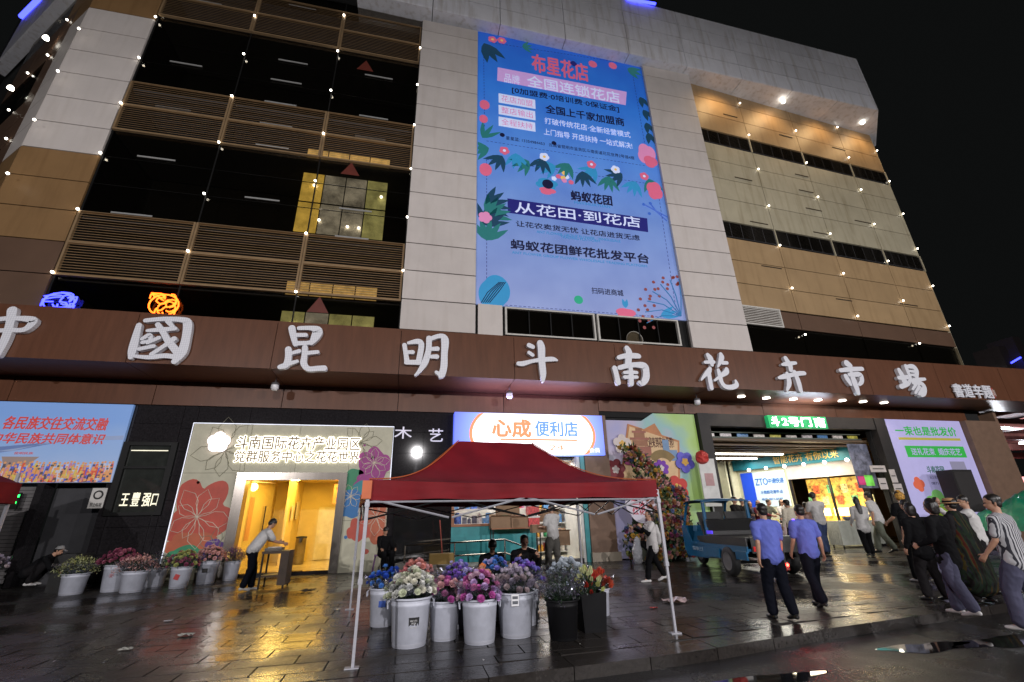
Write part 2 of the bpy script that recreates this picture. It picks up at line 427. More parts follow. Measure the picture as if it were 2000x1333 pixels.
# ---------------------------------------------------------------- market building: frame and upper front
bld = T('market_building', (5, 18.4, 0), 'huge cream and brown panelled market building with dark glass bays behind the red tent', 'building')
P0 = Vector((16.4, 18.2)); PD_ = Vector((math.cos(.061), math.sin(.061)))          # right bay plane, slightly turned away
W0 = Vector((-16.06, 18.0)); WD = Vector((-.77, .64)).normalized(); WN = Vector((-WD.y, WD.x)) * -1   # canted left wing
if WN.y > 0: WN = -WN
def rb(s, o=0): p = P0 + PD_ * s + Vector((PD_.y, -PD_.x)) * o; return (p.x, p.y)      # o > 0: outwards
def wg(s, o=0): p = W0 + WD * s + WN * o; return (p.x, p.y)
b1 = rb(.3, -.2); b2 = rb(16.1, -.2); wg14 = wg(14, -.2)
MB().prism([(-16.0, 18.25), (-13.4, 18.25), (-13.4, 21.3), (-.55, 21.3), (-.55, 18.25), (16.5, 18.25), b1, b2, (33.6, 21.5), (34, 40), (-30, 40), wg14], 6.2, 34.2).build('main_block', [core_m], bld)
# left side panels
def rowz(): z = 10.42 - 1.42 * 2; return [z + 1.42 * k for k in range(19)]
for z in rowz():
    if z > 30: continue
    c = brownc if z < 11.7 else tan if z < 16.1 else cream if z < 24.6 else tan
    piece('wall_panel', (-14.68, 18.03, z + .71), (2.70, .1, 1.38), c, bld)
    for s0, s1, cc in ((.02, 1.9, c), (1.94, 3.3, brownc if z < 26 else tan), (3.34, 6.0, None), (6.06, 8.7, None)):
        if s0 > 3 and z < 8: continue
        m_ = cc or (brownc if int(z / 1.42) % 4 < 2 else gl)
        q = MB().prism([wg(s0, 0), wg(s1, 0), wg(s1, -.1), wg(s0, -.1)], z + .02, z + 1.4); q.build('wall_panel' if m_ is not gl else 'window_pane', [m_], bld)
# left glass bay: panes, louvers, mullions
GX = [-13.25, -9.1, -4.87, -.69]
LV = [(10.42, 11.84), (11.84, 13.3), (17.57, 19.0), (19.0, 20.42), (24.98, 26.4), (26.4, 27.85)]
GZ = [(8.15, 10.38), (13.34, 14.74), (14.74, 16.16), (16.16, 17.55), (20.45, 21.86), (21.86, 23.3), (23.3, 24.95), (27.9, 29.3), (29.3, 30.8)]
for i in range(3):
    x0, x1 = GX[i] + .03, GX[i + 1] - .03
    for z0, z1 in GZ: piece('window_pane', ((x0 + x1) / 2, 18.06, (z0 + z1) / 2), (x1 - x0, .02, z1 - z0 - .03), gl, bld)
    for z0, z1 in LV:
        mb = MB(); z = z0 + .07
        while z < z1 - .05:
            mb.add([(x0 + .06, 17.93, z), (x1 - .06, 17.93, z), (x1 - .06, 18.02, z + .06), (x0 + .06, 18.02, z + .06), (x0 + .06, 17.93, z - .018), (x1 - .06, 17.93, z - .018)], [(0, 1, 2, 3), (0, 4, 5, 1)]); z += .115
        mb.build('louver_slats', [slat_m], bld, kind='stuff', fix=False)
        mb = MB(); yf, yb = 17.9, 18.03
        mb.box(x0 - .02, x1 + .02, yf, yb, z0 - .035, z0 + .035).box(x0 - .02, x1 + .02, yf, yb, z1 - .06, z1 - .0355)
        mb.box(x0 - .02, x0 + .06, yf + .003, yb - .003, z0 + .035, z1 - .06).box(x1 - .06, x1 + .02, yf + .003, yb - .003, z0 + .035, z1 - .06)
        mb.build('louver_frame', [frame_t], bld)
for x in GX: piece('mullion', (x, 18.05, 19.5), (.05, .06, 22.6), frame_d, bld)
for z in (14.74, 16.16, 21.86, 23.3, 29.3): piece('transom', (-6.97, 18.09, z), (12.5, .03, .03), frame_d, bld)
# vent strips on the panes
vent = mat('grey_light_strip', (.33, .33, .32), .4)
for a in ((334, 397, 128), (271, 345, 312), (480, 547, 391), (545, 602, 124), (530, 590, 162), (518, 580, 205), (713, 767, 153), (702, 758, 232), (694, 753, 272), (663, 726, 412), (655, 720, 466), (220, 300, 421), (306, 375, 215), (509, 572, 246), (501, 565, 289), (382, 435, 8), (565, 618, 18), (725, 775, 48), (723, 770, 78)):
    p = U(a[0], a[2] - 3, 18.12); q = U(a[1], a[2] + 6, 18.12); piece('vent_strip', ((p[0] + q[0]) / 2, 18.0, (p[1] + q[1]) / 2), (abs(q[0] - p[0]), .03, .07), vent, bld)
# floors and rooms behind the dark glass
mb = MB()
for z in (10.4, 13.2, 17.7, 20.3, 25.1, 27.7): mb.box(-13.3, -.7, 18.3, 21.2, z - .07, z + .07)
mb.build('floor_slab', [room_dk], bld)
win_y = mat('lit_yellow_inner_pane', (.9, .62, .12), .6, var=.35, scale=1.6, emis=.9); win_w = mat('lit_pale_inner_pane', (.50, .48, .40), .6, var=.6, scale=1.2, emis=.55); win_g = mat('lit_greenish_inner_pane', (.50, .50, .20), .6, var=.4, scale=1.6, emis=.75)
blind = mat('louvre_lit_amber', (.7, .42, .12), .6, var=.3, emis=.4)
for (x0, x1, z0, z1, k0) in ((-5.65, -1.75, 13.75, 17.15, 0), (-5.5, -1.75, 7.9, 9.9, 1), (-5.65, -1.75, 17.7, 18.6, 2), (-5.5, -1.75, 10.5, 11.3, 2)):
    nc = 4; nr = 2 if k0 == 0 else 1
    for c in range(nc):
        for q in range(nr):
            xa, xb = x0 + (x1 - x0) * c / nc, x0 + (x1 - x0) * (c + 1) / nc; za, zb = z0 + (z1 - z0) * q / nr, z0 + (z1 - z0) * (q + 1) / nr
            m_ = (win_y if c == 0 else win_w if c < 3 else win_g) if k0 == 0 else (win_g if c != 1 else win_w) if k0 == 1 else blind
            piece('inner_pane', ((xa + xb) / 2, 18.62, (za + zb) / 2), (xb - xa - .05, .03, zb - za - .09), m_, bld)
    if k0 < 2:
        for dx, dz in ((-1.35, .9), (-.9, -1.0), (.35, -1.2), (.85, -1.2), (1.7, .7)):
            if k0 == 0 or abs(dz) < 1: MB().ball(((x0 + x1) / 2 + dx, 18.5, (z0 + z1) / 2 + dz * (1 if k0 == 0 else .4)), .07, 8, 6).build('ceiling_lamp', [bulb], bld)
# warning triangles on the panes
red_d = mat('red_sticker', (.14, .03, .02), .5)
for px, py in ((685, 330), (622, 596), (714, 128)):
    x, z = U(px, py, 17.99); MB().poly([(x - .42, z - .33), (x + .42, z - .33), (x, z + .4)], 18.03, .01).build('warning_triangle', [red_d], bld)
# neon shapes glowing behind the left glass
def curl(name, cx, cz, rx, rz, m, seed, nn):
    rr_ = random.Random(seed); mb = MB()
    for k in range(nn):
        a = rr_.random() * 6.3; x = cx + rx * .55 * math.cos(a) * rr_.random(); z = cz + rz * .55 * math.sin(a) * rr_.random(); pts = []
        for q in range(9):
            a += rr_.uniform(-.3, 1.1); x += math.cos(a) * rx * .22; z += math.sin(a) * rz * .22
            pts.append((min(max(x, cx - rx), cx + rx), 17.9, min(max(z, cz - rz), cz + rz)))
        mb.tube(pts, .028, 5)
    mb.tube([(cx + rx * .95 * math.cos(a) , 17.9, cz + rz * .95 * math.sin(a)) for a in [R(20 * q) for q in range(-3, 13)]], .03, 5)
    return tag(rebase(mb.build(name, [m])), *LBL[name])
neono = mat('orange_neon', (1, .25, .02), emis=4.5, ecol=(1, .13, .01)); LBL = {
    'orange_neon_sign': ('round orange neon emblem glowing above the big letters at the left', 'neon sign'),
    'blue_neon_sign': ('blue neon scribble glowing at the left end above the brown band', 'neon sign')}
a = U(320, 596, 17.9); curl('orange_neon_sign', a[0], a[1], .52, .46, neono, 3, 12)
a = U(115, 590, 17.9); curl('blue_neon_sign', a[0], a[1], .5, .38, neonb, 5, 10)

# pilasters of cream panels each side of the billboard
PZ = [9.0 + 1.41 * k for k in range(15)]
for z in PZ[:14]:
    zz = min(z + 1.41, 28.2)
    piece('wall_panel', (.93, 17.78, (z + zz) / 2 + .0), (3.16, .14, zz - z - .045), cream, bld)
    piece('wall_panel', (14.68, 17.78, (z + zz) / 2), (3.3, .14, zz - z - .045), cream, bld)
gapm = mat('joint_shadow_gap', (.10, .09, .08), .8)
MB().box(-.62, 2.48, 17.86, 18.24, 8.2, 28.3).build('pilaster_core', [gapm], bld); MB().box(13.06, 16.25, 17.86, 18.24, 8.2, 28.3).build('pilaster_core', [gapm], bld)
for x0, x1 in ((-.65, 2.6), (2.64, 3.75), (12.75, 16.35)): piece('wall_panel', ((x0 + x1) / 2, 17.76 if x1 != 3.75 else 17.9, 8.62), (x1 - x0 - .02, .12, .72), cream, bld)
piece('wall_panel', (3.2, 17.92, 9.78), (1.1, .1, 1.5), cream, bld)
MB().box(2.5, 13.1, 18.0, 18.2, 8.2, 28.4).build('billboard_recess', [frame_d], bld)
piece('cornice_strip', (8, 17.86, 8.72), (9.1, .3, .1), cream, bld); piece('cornice_strip', (8, 17.84, 8.95), (9.1, .3, .06), cream, bld)
# two wide windows below the billboard
for x0, x1 in ((3.86, 8.14), (8.26, 12.5)):
    mb = MB(); z0, z1 = 9.1, 10.45
    mb.box(x0, x1, 17.8, 17.95, z0, z0 + .07).box(x0, x1, 17.8, 17.95, z1 - .07, z1).box(x0, x0 + .08, 17.803, 17.947, z0 + .07, z1 - .07).box(x1 - .08, x1, 17.803, 17.947, z0 + .07, z1 - .07)
    wf = mb.build('window_frame', [frame_w], bld)
    for k in range(4):
        xa = x0 + .1 + (x1 - x0 - .2) * k / 4; xb = x0 + .1 + (x1 - x0 - .2) * (k + 1) / 4
        piece('window_pane', ((xa + xb) / 2, 17.9, (z0 + z1) / 2), (xb - xa - .05, .02, z1 - z0 - .16), gl, bld)
        if k: piece('window_bar', (xa, 17.9, (z0 + z1) / 2), (.05, .06, z1 - z0 - .16), frame_d, bld)
fan = T('round_extractor', (10.1, 17.97, 9.3), 'pale round extractor fan seen in the window under the billboard', 'fan')
MB().lathe([(.02, .0), (.36, .02), (.42, .1), (.42, .0)], n=24).build('fan_ring', [frame_w], fan, local=True).rotation_euler = (R(90), 0, 0)
for k in range(5): MB().box(.05, .33, -.02, 0, -.05, .05).build('blade', [frame_w], fan, local=True).rotation_euler = (0, k * 1.257, 0)

# right bay: rows of panels between two strips of windows
rows = [(8.1, 9.4, 'g'), (9.4, 10.72, 'g'), (10.76, 11.75, 'b'), (11.8, 13.2, 't'), (13.2, 14.65, 't'), (14.65, 16.1, 't'), (16.1, 17.25, 'w'),
        (17.25, 18.9, 'c'), (18.9, 20.4, 'c'), (20.4, 21.8, 'c'), (21.8, 23.15, 'c'), (23.15, 24.3, 'w'), (24.3, 25.7, 't'), (25.7, 27.1, 't'), (27.1, 28.6, 't')]
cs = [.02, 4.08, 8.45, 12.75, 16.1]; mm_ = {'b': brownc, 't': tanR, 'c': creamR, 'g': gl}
for z0, z1, k in rows:
    for a, b_ in zip(cs, cs[1:]):
        if k == 'w':
            MB().prism([rb(a, -.02), rb(b_, -.02), rb(b_, -.12), rb(a, -.12)], z0 + .1, z1 - .08).build('window_recess', [room_dk], bld)
            nn = 5
            for q in range(nn):
                u0 = a + .08 + (b_ - a - .16) * q / nn; u1 = a + .08 + (b_ - a - .16) * (q + 1) / nn - .05
                MB().prism([rb(u0, .0), rb(u1, .0), rb(u1, -.02), rb(u0, -.02)], z0 + .12, z1 - .1).build('window_pane', [gl], bld)
            MB().prism([rb(b_ - .05, .03), rb(b_ + .03, .03), rb(b_ + .03, -.1), rb(b_ - .05, -.1)], z0, z1).build('window_post', [creamR], bld)
            continue
        MB().prism([rb(a + .02, 0), rb(b_ - .02, 0), rb(b_ - .02, -.1), rb(a + .02, -.1)], z0 + .02, z1 - .02).build('wall_panel' if k != 'g' else 'window_pane', [mm_[k]], bld)
# small dark wall slots
slot = mat('dark_slot', (.05, .035, .02), .6)
for (s, z, wd) in ((2.5, 26.0, 1.1), (6.9, 25.4, 1.1), (11.6, 25.5, 1.2), (2.1, 20.7, 1.3), (7.2, 22.1, 1.1), (7.1, 20.8, 1.2), (7.2, 19.4, 1.3), (11.2, 19.2, 1.4), (2.4, 17.5, 1.3), (7.2, 17.6, 1.2), (2.4, 14.5, 1.4), (7.3, 13.0, 1.2), (12.5, 13.3, 1.5)):
    MB().prism([rb(s, .03), rb(s + wd, .03), rb(s + wd, 0), rb(s, 0)], z, z + .06).build('drip_ledge', [slot], bld)
MB().prism([rb(16.1, 0), rb(16.05, -.1), (34.4, 22), (34.5, 21.8)], 8, 28.4).build('side_wall', [creamR], bld)
# louvre grille low on the right bay
mb = MB(); gx0, gx1 = rb(.2, .12), rb(2.75, .12)
mb.prism([gx0, gx1, rb(2.75, .0), rb(.2, .0)], 10.72, 10.8); mb.prism([gx0, gx1, rb(2.75, .0), rb(.2, .0)], 11.72, 11.8)
mb.prism([gx0, rb(.28, .12), rb(.28, 0), rb(.2, 0)], 10.8, 11.72); mb.prism([rb(2.67, .12), gx1, rb(2.75, 0), rb(2.67, 0)], 10.8, 11.72)
vg = mb.build('grille_frame', [frame_w], bld)
mb = MB()
for k in range(9): mb.prism([rb(.28, .1), rb(2.67, .1), rb(2.67, .02), rb(.28, .02)], 10.86 + k * .1, 10.9 + k * .1)
mb.build('grille_slats', [frame_w], bld, kind='stuff')

# cap along the roof with its soffit
def capz(x): return 28.42 - .022 * (x - 4.4)
def captop(x): return 33.6 - .03 * (x - 12)
xs_ = [-4.3, -.15, 3.75, 7.75, 11.9, 15.9, 19.95, 23.8, 27.5, 30.9]
for a, b_ in zip(xs_, xs_[1:]):
    for k in range(4):
        f0, f1 = k / 4, (k + 1) / 4
        za0 = capz(a) + (captop(a) - capz(a)) * f0 + .06; za1 = capz(a) + (captop(a) - capz(a)) * f1 - .02
        zb0 = capz(b_) + (captop(b_) - capz(b_)) * f0 + .06; zb1 = capz(b_) + (captop(b_) - capz(b_)) * f1 - .02
        y = 17.2
        MB().add([(a + .02, y, za0), (b_ - .02, y, zb0), (b_ - .02, y, zb1), (a + .02, y, za1), (a + .02, y + .1, za0), (b_ - .02, y + .1, zb0), (b_ - .02, y + .1, zb1), (a + .02, y + .1, za1)],
                 [(0, 1, 2, 3), (7, 6, 5, 4), (0, 4, 5, 1), (3, 2, 6, 7), (0, 3, 7, 4), (1, 5, 6, 2)]).build('cap_panel', [capm], bld)
    y0 = 17.22
    MB().add([(a + .02, y0, capz(a)), (b_ - .02, y0, capz(b_)), (b_ - .02, 19.3, capz(b_)), (a + .02, 19.3, capz(a)), (a + .02, y0, capz(a) + .1), (b_ - .02, y0, capz(b_) + .1), (b_ - .02, 19.3, capz(b_) + .1), (a + .02, 19.3, capz(a) + .1)],
             [(0, 1, 2, 3), (4, 5, 6, 7), (0, 4, 5, 1), (1, 5, 6, 2), (2, 6, 7, 3), (3, 7, 4, 0)]).build('soffit_panel', [capm], bld)
MB().prism([(-18, 17.33), (30.92, 17.33), (33.8, 20.0), (34.6, 34), (-30, 34), wg(14, .4), wg(-.3, .45)], [28.85, 28.1, 28.1, 28.1, 28.8, 28.8, 28.85], [34.2, 32.95, 32.95, 33, 34, 34, 34.2]).build('cap_block', [core_m], bld)
MB().prism([(30.94, 17.2), (33.9, 19.9), (33.8, 20.0), (30.94, 17.35)], [27.85, 27.8, 27.8, 27.85], [33.0, 32.9, 32.9, 33.0]).build('cap_panel', [capm], bld)
MB().prism([(30.9, 17.25), (33.8, 19.95), (33.2, 22), (30.9, 22)], 27.84, 27.9).build('soffit_panel', [capm], bld)
MB().prism([wg(-.2, .42), wg(13, .42), wg(13, -.1), wg(-.2, -.1)], 27.96, 27.99).build('soffit_panel', [capm], bld)
for a, b_ in ((0, 4), (4, 8), (8, 12)):
    for z0, z1 in ((28, 29.4), (29.4, 30.8), (30.8, 32.2)):
        MB().prism([wg(a + .02, .5), wg(b_ - .02, .5), wg(b_ - .02, .41), wg(a + .02, .41)], z0 + .02, z1 - .02).build('cap_panel', [capm], bld)
a = U(1225, -2, 17.1); b_ = U(1280, 8, 17.1)
solo(MB().tube([(a[0], 17.1, a[1]), (b_[0], 17.1, b_[1])], .09, 8), 'neon_tube', [neonb], 'short blue neon tube on the roof edge above the billboard', 'neon tube')
def onwing(px, py, off):
    d = ray(px, py); q = W0 + WN * off; n_ = WN; t = (n_.x * (q.x - CAM.x) + n_.y * (q.y - CAM.y)) / (n_.x * d.x + n_.y * d.y); return CAM + d * t
solo(MB().tube([onwing(41, 33, .6), onwing(78, -4, .6)], .13, 8), 'neon_tube', [neonb], 'blue neon tube at the top left corner of the roof', 'neon tube')
# button lamps at the panel joints, warm flood lamps under the cap
BL = MB().ball((0, 0, 0), 1, 10, 6, sq=(.052, .05, .052)).mesh('button_lamp', bulb, True)
def blamp(p):
    o = bpy.data.objects.new('button_lamp', BL); COL.objects.link(o); o.parent = bld; o.location = Vector(p) - worldloc(bld)
for x, z0 in ((-13.25, 10.45), (-9.1, 11.86), (-4.87, 10.42), (-.69, 11.86)):
    for k in range(7): blamp((x, 17.86, z0 + 2.84 * k))
for s, z0, nn in ((4.08, 10.46, 7), (8.45, 12.02, 7), (12.75, 10.7, 7), (16.05, 12.15, 6)):
    for k in range(nn):
        p = rb(s, .1)
        if z0 + 2.82 * k < 28: blamp((p[0], p[1], z0 + 2.82 * k))
for px, py in ((154, 56), (113, 139), (67, 234), (15, 339), (131, 39), (93, 108), (54, 143), (17, 215), (12, 271)): blamp(onwing(px, py, .1))
for px, py in ((1530, 199), (1685, 240)):
    x, y = G(px, py, 27.75); x, y = (x, max(y, 17.7)); MB().lathe([(.13, 0), (.1, .14), (.05, .2)], (x, y, 27.7), 12).build('flood_lamp', [bulb], bld)
for s in (2, 6.4, 10.8, 14.6):
    p = rb(s, .75); lamp('SPOT', 'flood_light', (p[0], p[1] - .5, 27.4), 210, (1, .66, .32), .6, (R(22), 0, 0), spot=R(150))
for px, py in ((89, 76), (20, 174)): 
    p = onwing(px, py, .35); MB().lathe([(.13, 0), (.1, .14), (.05, .2)], p, 12).build('flood_lamp', [bulb], bld)

# brown band with the big letters, its soffit and the fascia behind it
JX = [-20, -17.3, -13.1, -8.9, -4.7, -.5, 3.75, 7.95, 12.1, 16.3, 20.5, 24.7, 28.9, 33.1, 37.3]
for a, b_ in zip(JX, JX[1:]):
    piece('band_panel', ((a + b_) / 2, 15.84, 7.3), (b_ - a - .02, .08, 1.68), bandm, bld)
    piece('soffit_panel', ((a + b_) / 2, 16.9, 6.49), (b_ - a - .02, 2.02, .06), bandm, bld)
    if b_ < 30:
        zb = 5.6 if b_ < 11 else 5.84; zt = 6.45
        piece('fascia_panel', ((a + b_) / 2, 17.93, (zb + zt) / 2), (b_ - a - .025, .06, zt - zb), bandm, bld)
MB().box(-20, 37.3, 15.9, 18.3, 6.53, 8.1).build('band_core', [core_m], bld)
MB().box(-20, 37.3, 15.8, 18.4, 8.14, 8.2).build('band_top', [bandm], bld)
MB().box(-20, 29.9, 17.97, 18.3, 5.6, 6.45).build('fascia_core', [core_m], bld)
#@@CONTINUE
# ---------------------------------------------------------------- unseen street lamps assumed across the road, behind the viewer, to light the front
lampg = mat('assumed_street_lamp_glow', (1, .9, .8), emis=20, ecol=(1, .92, .85)); grey_m = mat('grey_metal', (.2, .2, .21), .4, metal=.6)
for x, y in ((-15, -17), (1, -19), (17, -17), (33, -13)):
    sl = T('assumed_street_lamp', (x, y, -.12), 'assumed, unseen tall street lamp across the road behind the viewer, ' + {-15: 'far left', 1: 'straight behind', 17: 'to the right', 33: 'far right'}[x], 'street lamp', 'assumed street lamps across the road')
    MB().tube([(0, 0, 0), (0, 0, 8.6), (0, .5, 9.1), (0, 1.6, 9.2)], [.11, .07, .06, .05], 10).build('pole', [grey_m], sl, local=True)
    MB().box(-.18, .18, 1.4, 2.2, 9.12, 9.24).build('lamp_head', [grey_m], sl, local=True)
    MB().box(-.14, .14, 1.5, 2.1, 9.09, 9.115).build('lamp_glass', [lampg], sl, local=True)
    lamp('POINT', 'assumed_street_light', (x, y + 1.8, 8.8), 10400, (1.0, .96, .97), .1)

# ---------------------------------------------------------------- big brush-written letters
CR = {1: (0, 580, 5), 2: (520, 620, 5), 3: (980, 640, 6.25), 4: (1340, 670, 7.692), 5: (1620, 690, 5.882)}
GLY = [
 (1, [[(115,130,48),(95,250,40),(50,400,42),(-30,560,35)], [(-150,240,26),(0,216,26),(140,208,26),(285,218,36),(322,240,40),(235,318,28),(90,325,24),(-60,330,24)], [(-160,240,30),(-110,330,28)]]),
 (1, [[(1355,275,26),(1320,400,36),(1290,520,40),(1272,590,22)], [(1420,230,22),(1600,215,24),(1790,225,30),(1830,262,42),(1815,400,40),(1775,540,45),(1700,630,28)], [(1290,575,14),(1450,590,22),(1600,575,25),(1700,585,25)],
      [(1540,270,25),(1600,360,28),(1640,430,32),(1730,540,38)], [(1440,330,16),(1570,320,24),(1710,310,20)], [(1385,412,16),(1460,372,22),(1462,425,16),(1390,446,18)], [(1440,450,16),(1550,400,20)], [(1360,510,20),(1500,482,20)], [(1700,410,26),(1600,482,20),(1480,560,20)], [(1640,240,24),(1690,296,18)]]),
 (2, [[(250,105,33),(262,180,28),(285,262,24)], [(320,105,20),(440,105,24),(500,130,46),(480,190,42),(440,250,22)], [(285,172,20),(385,172,20)], [(285,255,24),(400,250,20),(450,240,24)],
      [(215,312,30),(215,390,30),(195,462,32),(132,485,22)], [(250,350,16),(320,330,20)], [(200,460,22),(300,430,16)], [(378,295,26),(372,380,26),(365,450,30),(410,503,26),(500,500,26),(565,498,28)], [(400,350,20),(500,340,18)]]),
 (2, [[(1350,270,20),(1362,350,20),(1375,430,24)], [(1390,250,14),(1480,235,26),(1515,262,26),(1505,350,26),(1485,440,26)], [(1370,340,15),(1430,340,19)], [(1370,440,22),(1480,440,24)],
      [(1590,205,26),(1585,320,26),(1550,440,30),(1490,530,16),(1455,565,8)], [(1590,215,20),(1700,182,22),(1745,222,36),(1740,350,30),(1735,480,32),(1715,560,30),(1695,584,12)], [(1660,535,14),(1710,570,22)], [(1600,310,16),(1670,308,22)], [(1600,385,16),(1665,385,22)]]),
 (3, [[(335,215,26),(380,235,24)], [(335,305,20),(378,335,20)], [(205,440,24),(260,440,28),(370,410,20),(480,395,24),(620,385,26),(675,400,10)], [(470,190,36),(485,250,42),(490,400,38),(505,560,36),(505,650,16)]]),
 (3, [[(1530,250,28),(1555,300,36),(1550,380,36),(1545,460,36)], [(1430,365,22),(1520,345,28),(1640,345,30),(1675,350,26)], [(1380,495,28),(1400,570,28),(1425,672,28)],
      [(1440,490,24),(1540,465,26),(1640,455,28),(1740,470,40),(1765,540,36),(1760,620,38),(1720,680,28),(1680,665,14)], [(1500,550,16),(1580,545,20),(1650,550,16)], [(1500,605,18),(1650,605,18)], [(1575,480,20),(1580,600,28),(1585,690,24)]]),
 (4, [[(330,180,26),(370,240,40),(395,330,22)], [(290,290,20),(420,285,22)], [(525,170,24),(535,220,36),(500,320,18),(478,362,8)], [(550,300,24),(615,300,22)], [(360,385,24),(340,430,34),(280,490,22),(232,555,10)], [(345,450,26),(360,560,28),(385,680,26)],
      [(485,410,22),(510,500,28),(540,600,26),(600,660,28),(700,665,30),(760,630,30),(745,570,14)], [(610,400,28),(600,440,36),(520,500,22),(430,565,12)]]),
 (4, [[(1500,230,28),(1530,280,30),(1570,350,32),(1575,410,24)], [(1450,325,16),(1530,315,28),(1650,300,18)], [(1400,525,18),(1480,505,30),(1600,480,24),(1700,460,28),(1780,455,24)], [(1520,460,22),(1545,540,30),(1550,620,30),(1520,710,14)], [(1630,440,28),(1670,530,30),(1700,620,32),(1725,720,26)]]),
 (5, [[(205,118,32),(240,140,24)], [(130,198,18),(250,185,20),(380,180,18)], [(255,225,18),(285,320,28),(315,400,26),(335,460,18)], [(190,265,22),(215,310,22),(245,360,14)], [(230,250,16),(340,245,24),(370,280,22),(370,330,20),(345,360,14)]]),
 (5, [[(805,195,20),(840,260,26),(870,330,28),(880,360,20)], [(800,285,16),(900,275,18)], [(825,385,20),(900,355,18),(930,310,12)], [(880,150,18),(905,220,16),(930,280,14)], [(890,158,14),(960,155,22),(1000,200,22),(1000,270,20)], [(910,205,10),(990,215,12)], [(930,250,10),(1000,255,12)],
      [(920,320,14),(1000,310,18),(1095,298,12)], [(960,345,14),(1055,350,18),(1090,400,22),(1080,460,24),(1060,488,14)], [(1000,350,12),(955,415,10)], [(1030,385,14),(985,460,10)], [(1062,410,12),(1025,475,10)]]),
]
led = bpy.data.materials.new('perforated_letter_face'); led.use_nodes = True; n = led.node_tree.nodes; l = led.node_tree.links; b = n['Principled BSDF']
geo = n.new('ShaderNodeNewGeometry'); vm = n.new('ShaderNodeVectorMath'); vm.operation = 'MULTIPLY'; vm.inputs[1].default_value = (16, 0.001, 16); l.new(geo.outputs['Position'], vm.inputs[0])
vo = n.new('ShaderNodeTexVoronoi'); vo.inputs['Scale'].default_value = 1; vo.inputs['Randomness'].default_value = 0; l.new(vm.outputs[0], vo.inputs['Vector'])
m_ = n.new('ShaderNodeMapRange'); m_.inputs['From Min'].default_value = .25; m_.inputs['From Max'].default_value = .5; l.new(vo.outputs['Distance'], m_.inputs['Value'])
c_ = n.new('ShaderNodeMix'); c_.data_type = 'RGBA'; c_.inputs[6].default_value = (.84, .85, .90, 1); c_.inputs[7].default_value = (.68, .69, .75, 1); l.new(m_.outputs[0], c_.inputs[0]); l.new(c_.outputs[2], b.inputs['Base Color'])
b.inputs['Roughness'].default_value = .4
sign = T('letter_sign', (8, 15.7, 6.5), 'row of ten big white brush style Chinese letters across the brown band', 'sign')
for ci, strokes in GLY:
    ox, oy, sc = CR[ci]; mb = MB()
    for k, st in enumerate(strokes):
        pts = []
        for (x, y, hw) in st:
            X, Z = U(ox + x / sc, oy + y / sc, 15.62); X2, Z2 = U(ox + (x + hw) / sc, oy + y / sc, 15.62)
            pts.append((X, Z, abs(X2 - X) * 1.0 + .008))
        stroke(mb, pts, 15.78, .15 + .0025 * k)
    mb.build('letter', [led], sign, fix=False)
sg = T('signature_sign', (29, 15.75, 6.6), 'small white signature letters with a red seal at the right end of the band', 'sign')
textq('書道辛題', ((1866, 776), (1930, 754)), 15.72, led, sg, bold=.03, th=.06)
a = U(1936, 775, 15.72); piece('seal', (a[0] + .15, 15.76, a[1] + .2), (.35, .06, .5), mat('seal_red', (.35, .04, .03), .5), sg)
textq('斗南', ((1933, 774), (1941, 761)), 15.725, mat('seal_white', (.6, .5, .45)), sg, th=.01)

# lamps hanging or set under the soffit
opal = mat('opal_glass_off', (.75, .75, .78), .25)
for k, (px, py) in enumerate(((537, 755), (995, 770), (1362, 785))):
    x, z = U(px, py, 16.9)
    t = T('hanging_lamp', (x, 16.9, 6.05), ('unlit white bulb lamp hanging under the band above the flower wall', 'unlit white bulb lamp hanging under the band above the shop sign', 'unlit white bulb lamp hanging under the band above the mural')[k], 'lamp', 'unlit bulb lamps under the band')
    MB().lathe([(.02, .25), (.02, .41)], n=8).build('stem', [grey_m], t, True, local=True)
    MB().lathe([(.03, .26), (.12, .22), (.13, .14)], n=16).build('cap', [grey_m], t, True, local=True)
    MB().lathe([(.125, .14), (.13, .02), (.09, -.05), (0, -.06)], n=16, cap0=False).build('bulb', [opal], t, True, local=True)
for k, (px, py) in enumerate(((1448, 776), (1497, 779), (1550, 781), (1598, 783), (1645, 784), (1686, 786), (1727, 788))):
    x, y = G(px, py, 6.42)
    t = tag(MB().lathe([(.15, 0), (.16, -.03), (.11, -.035)], n=16, cap1=True).build('downlight', [bulb]), 'lit round downlight in the soffit over the gate, ' + ('first', 'second', 'third', 'fourth', 'fifth', 'sixth', 'seventh')[k] + ' from the left', 'downlight', 'downlights in the soffit over the gate')
    t.location = (x, y, 6.46); lamp('SPOT', 'downlight_beam', (x, y, 6.4), 75, (1, .8, .6), .08, (R(12), 0, 0), spot=R(120))

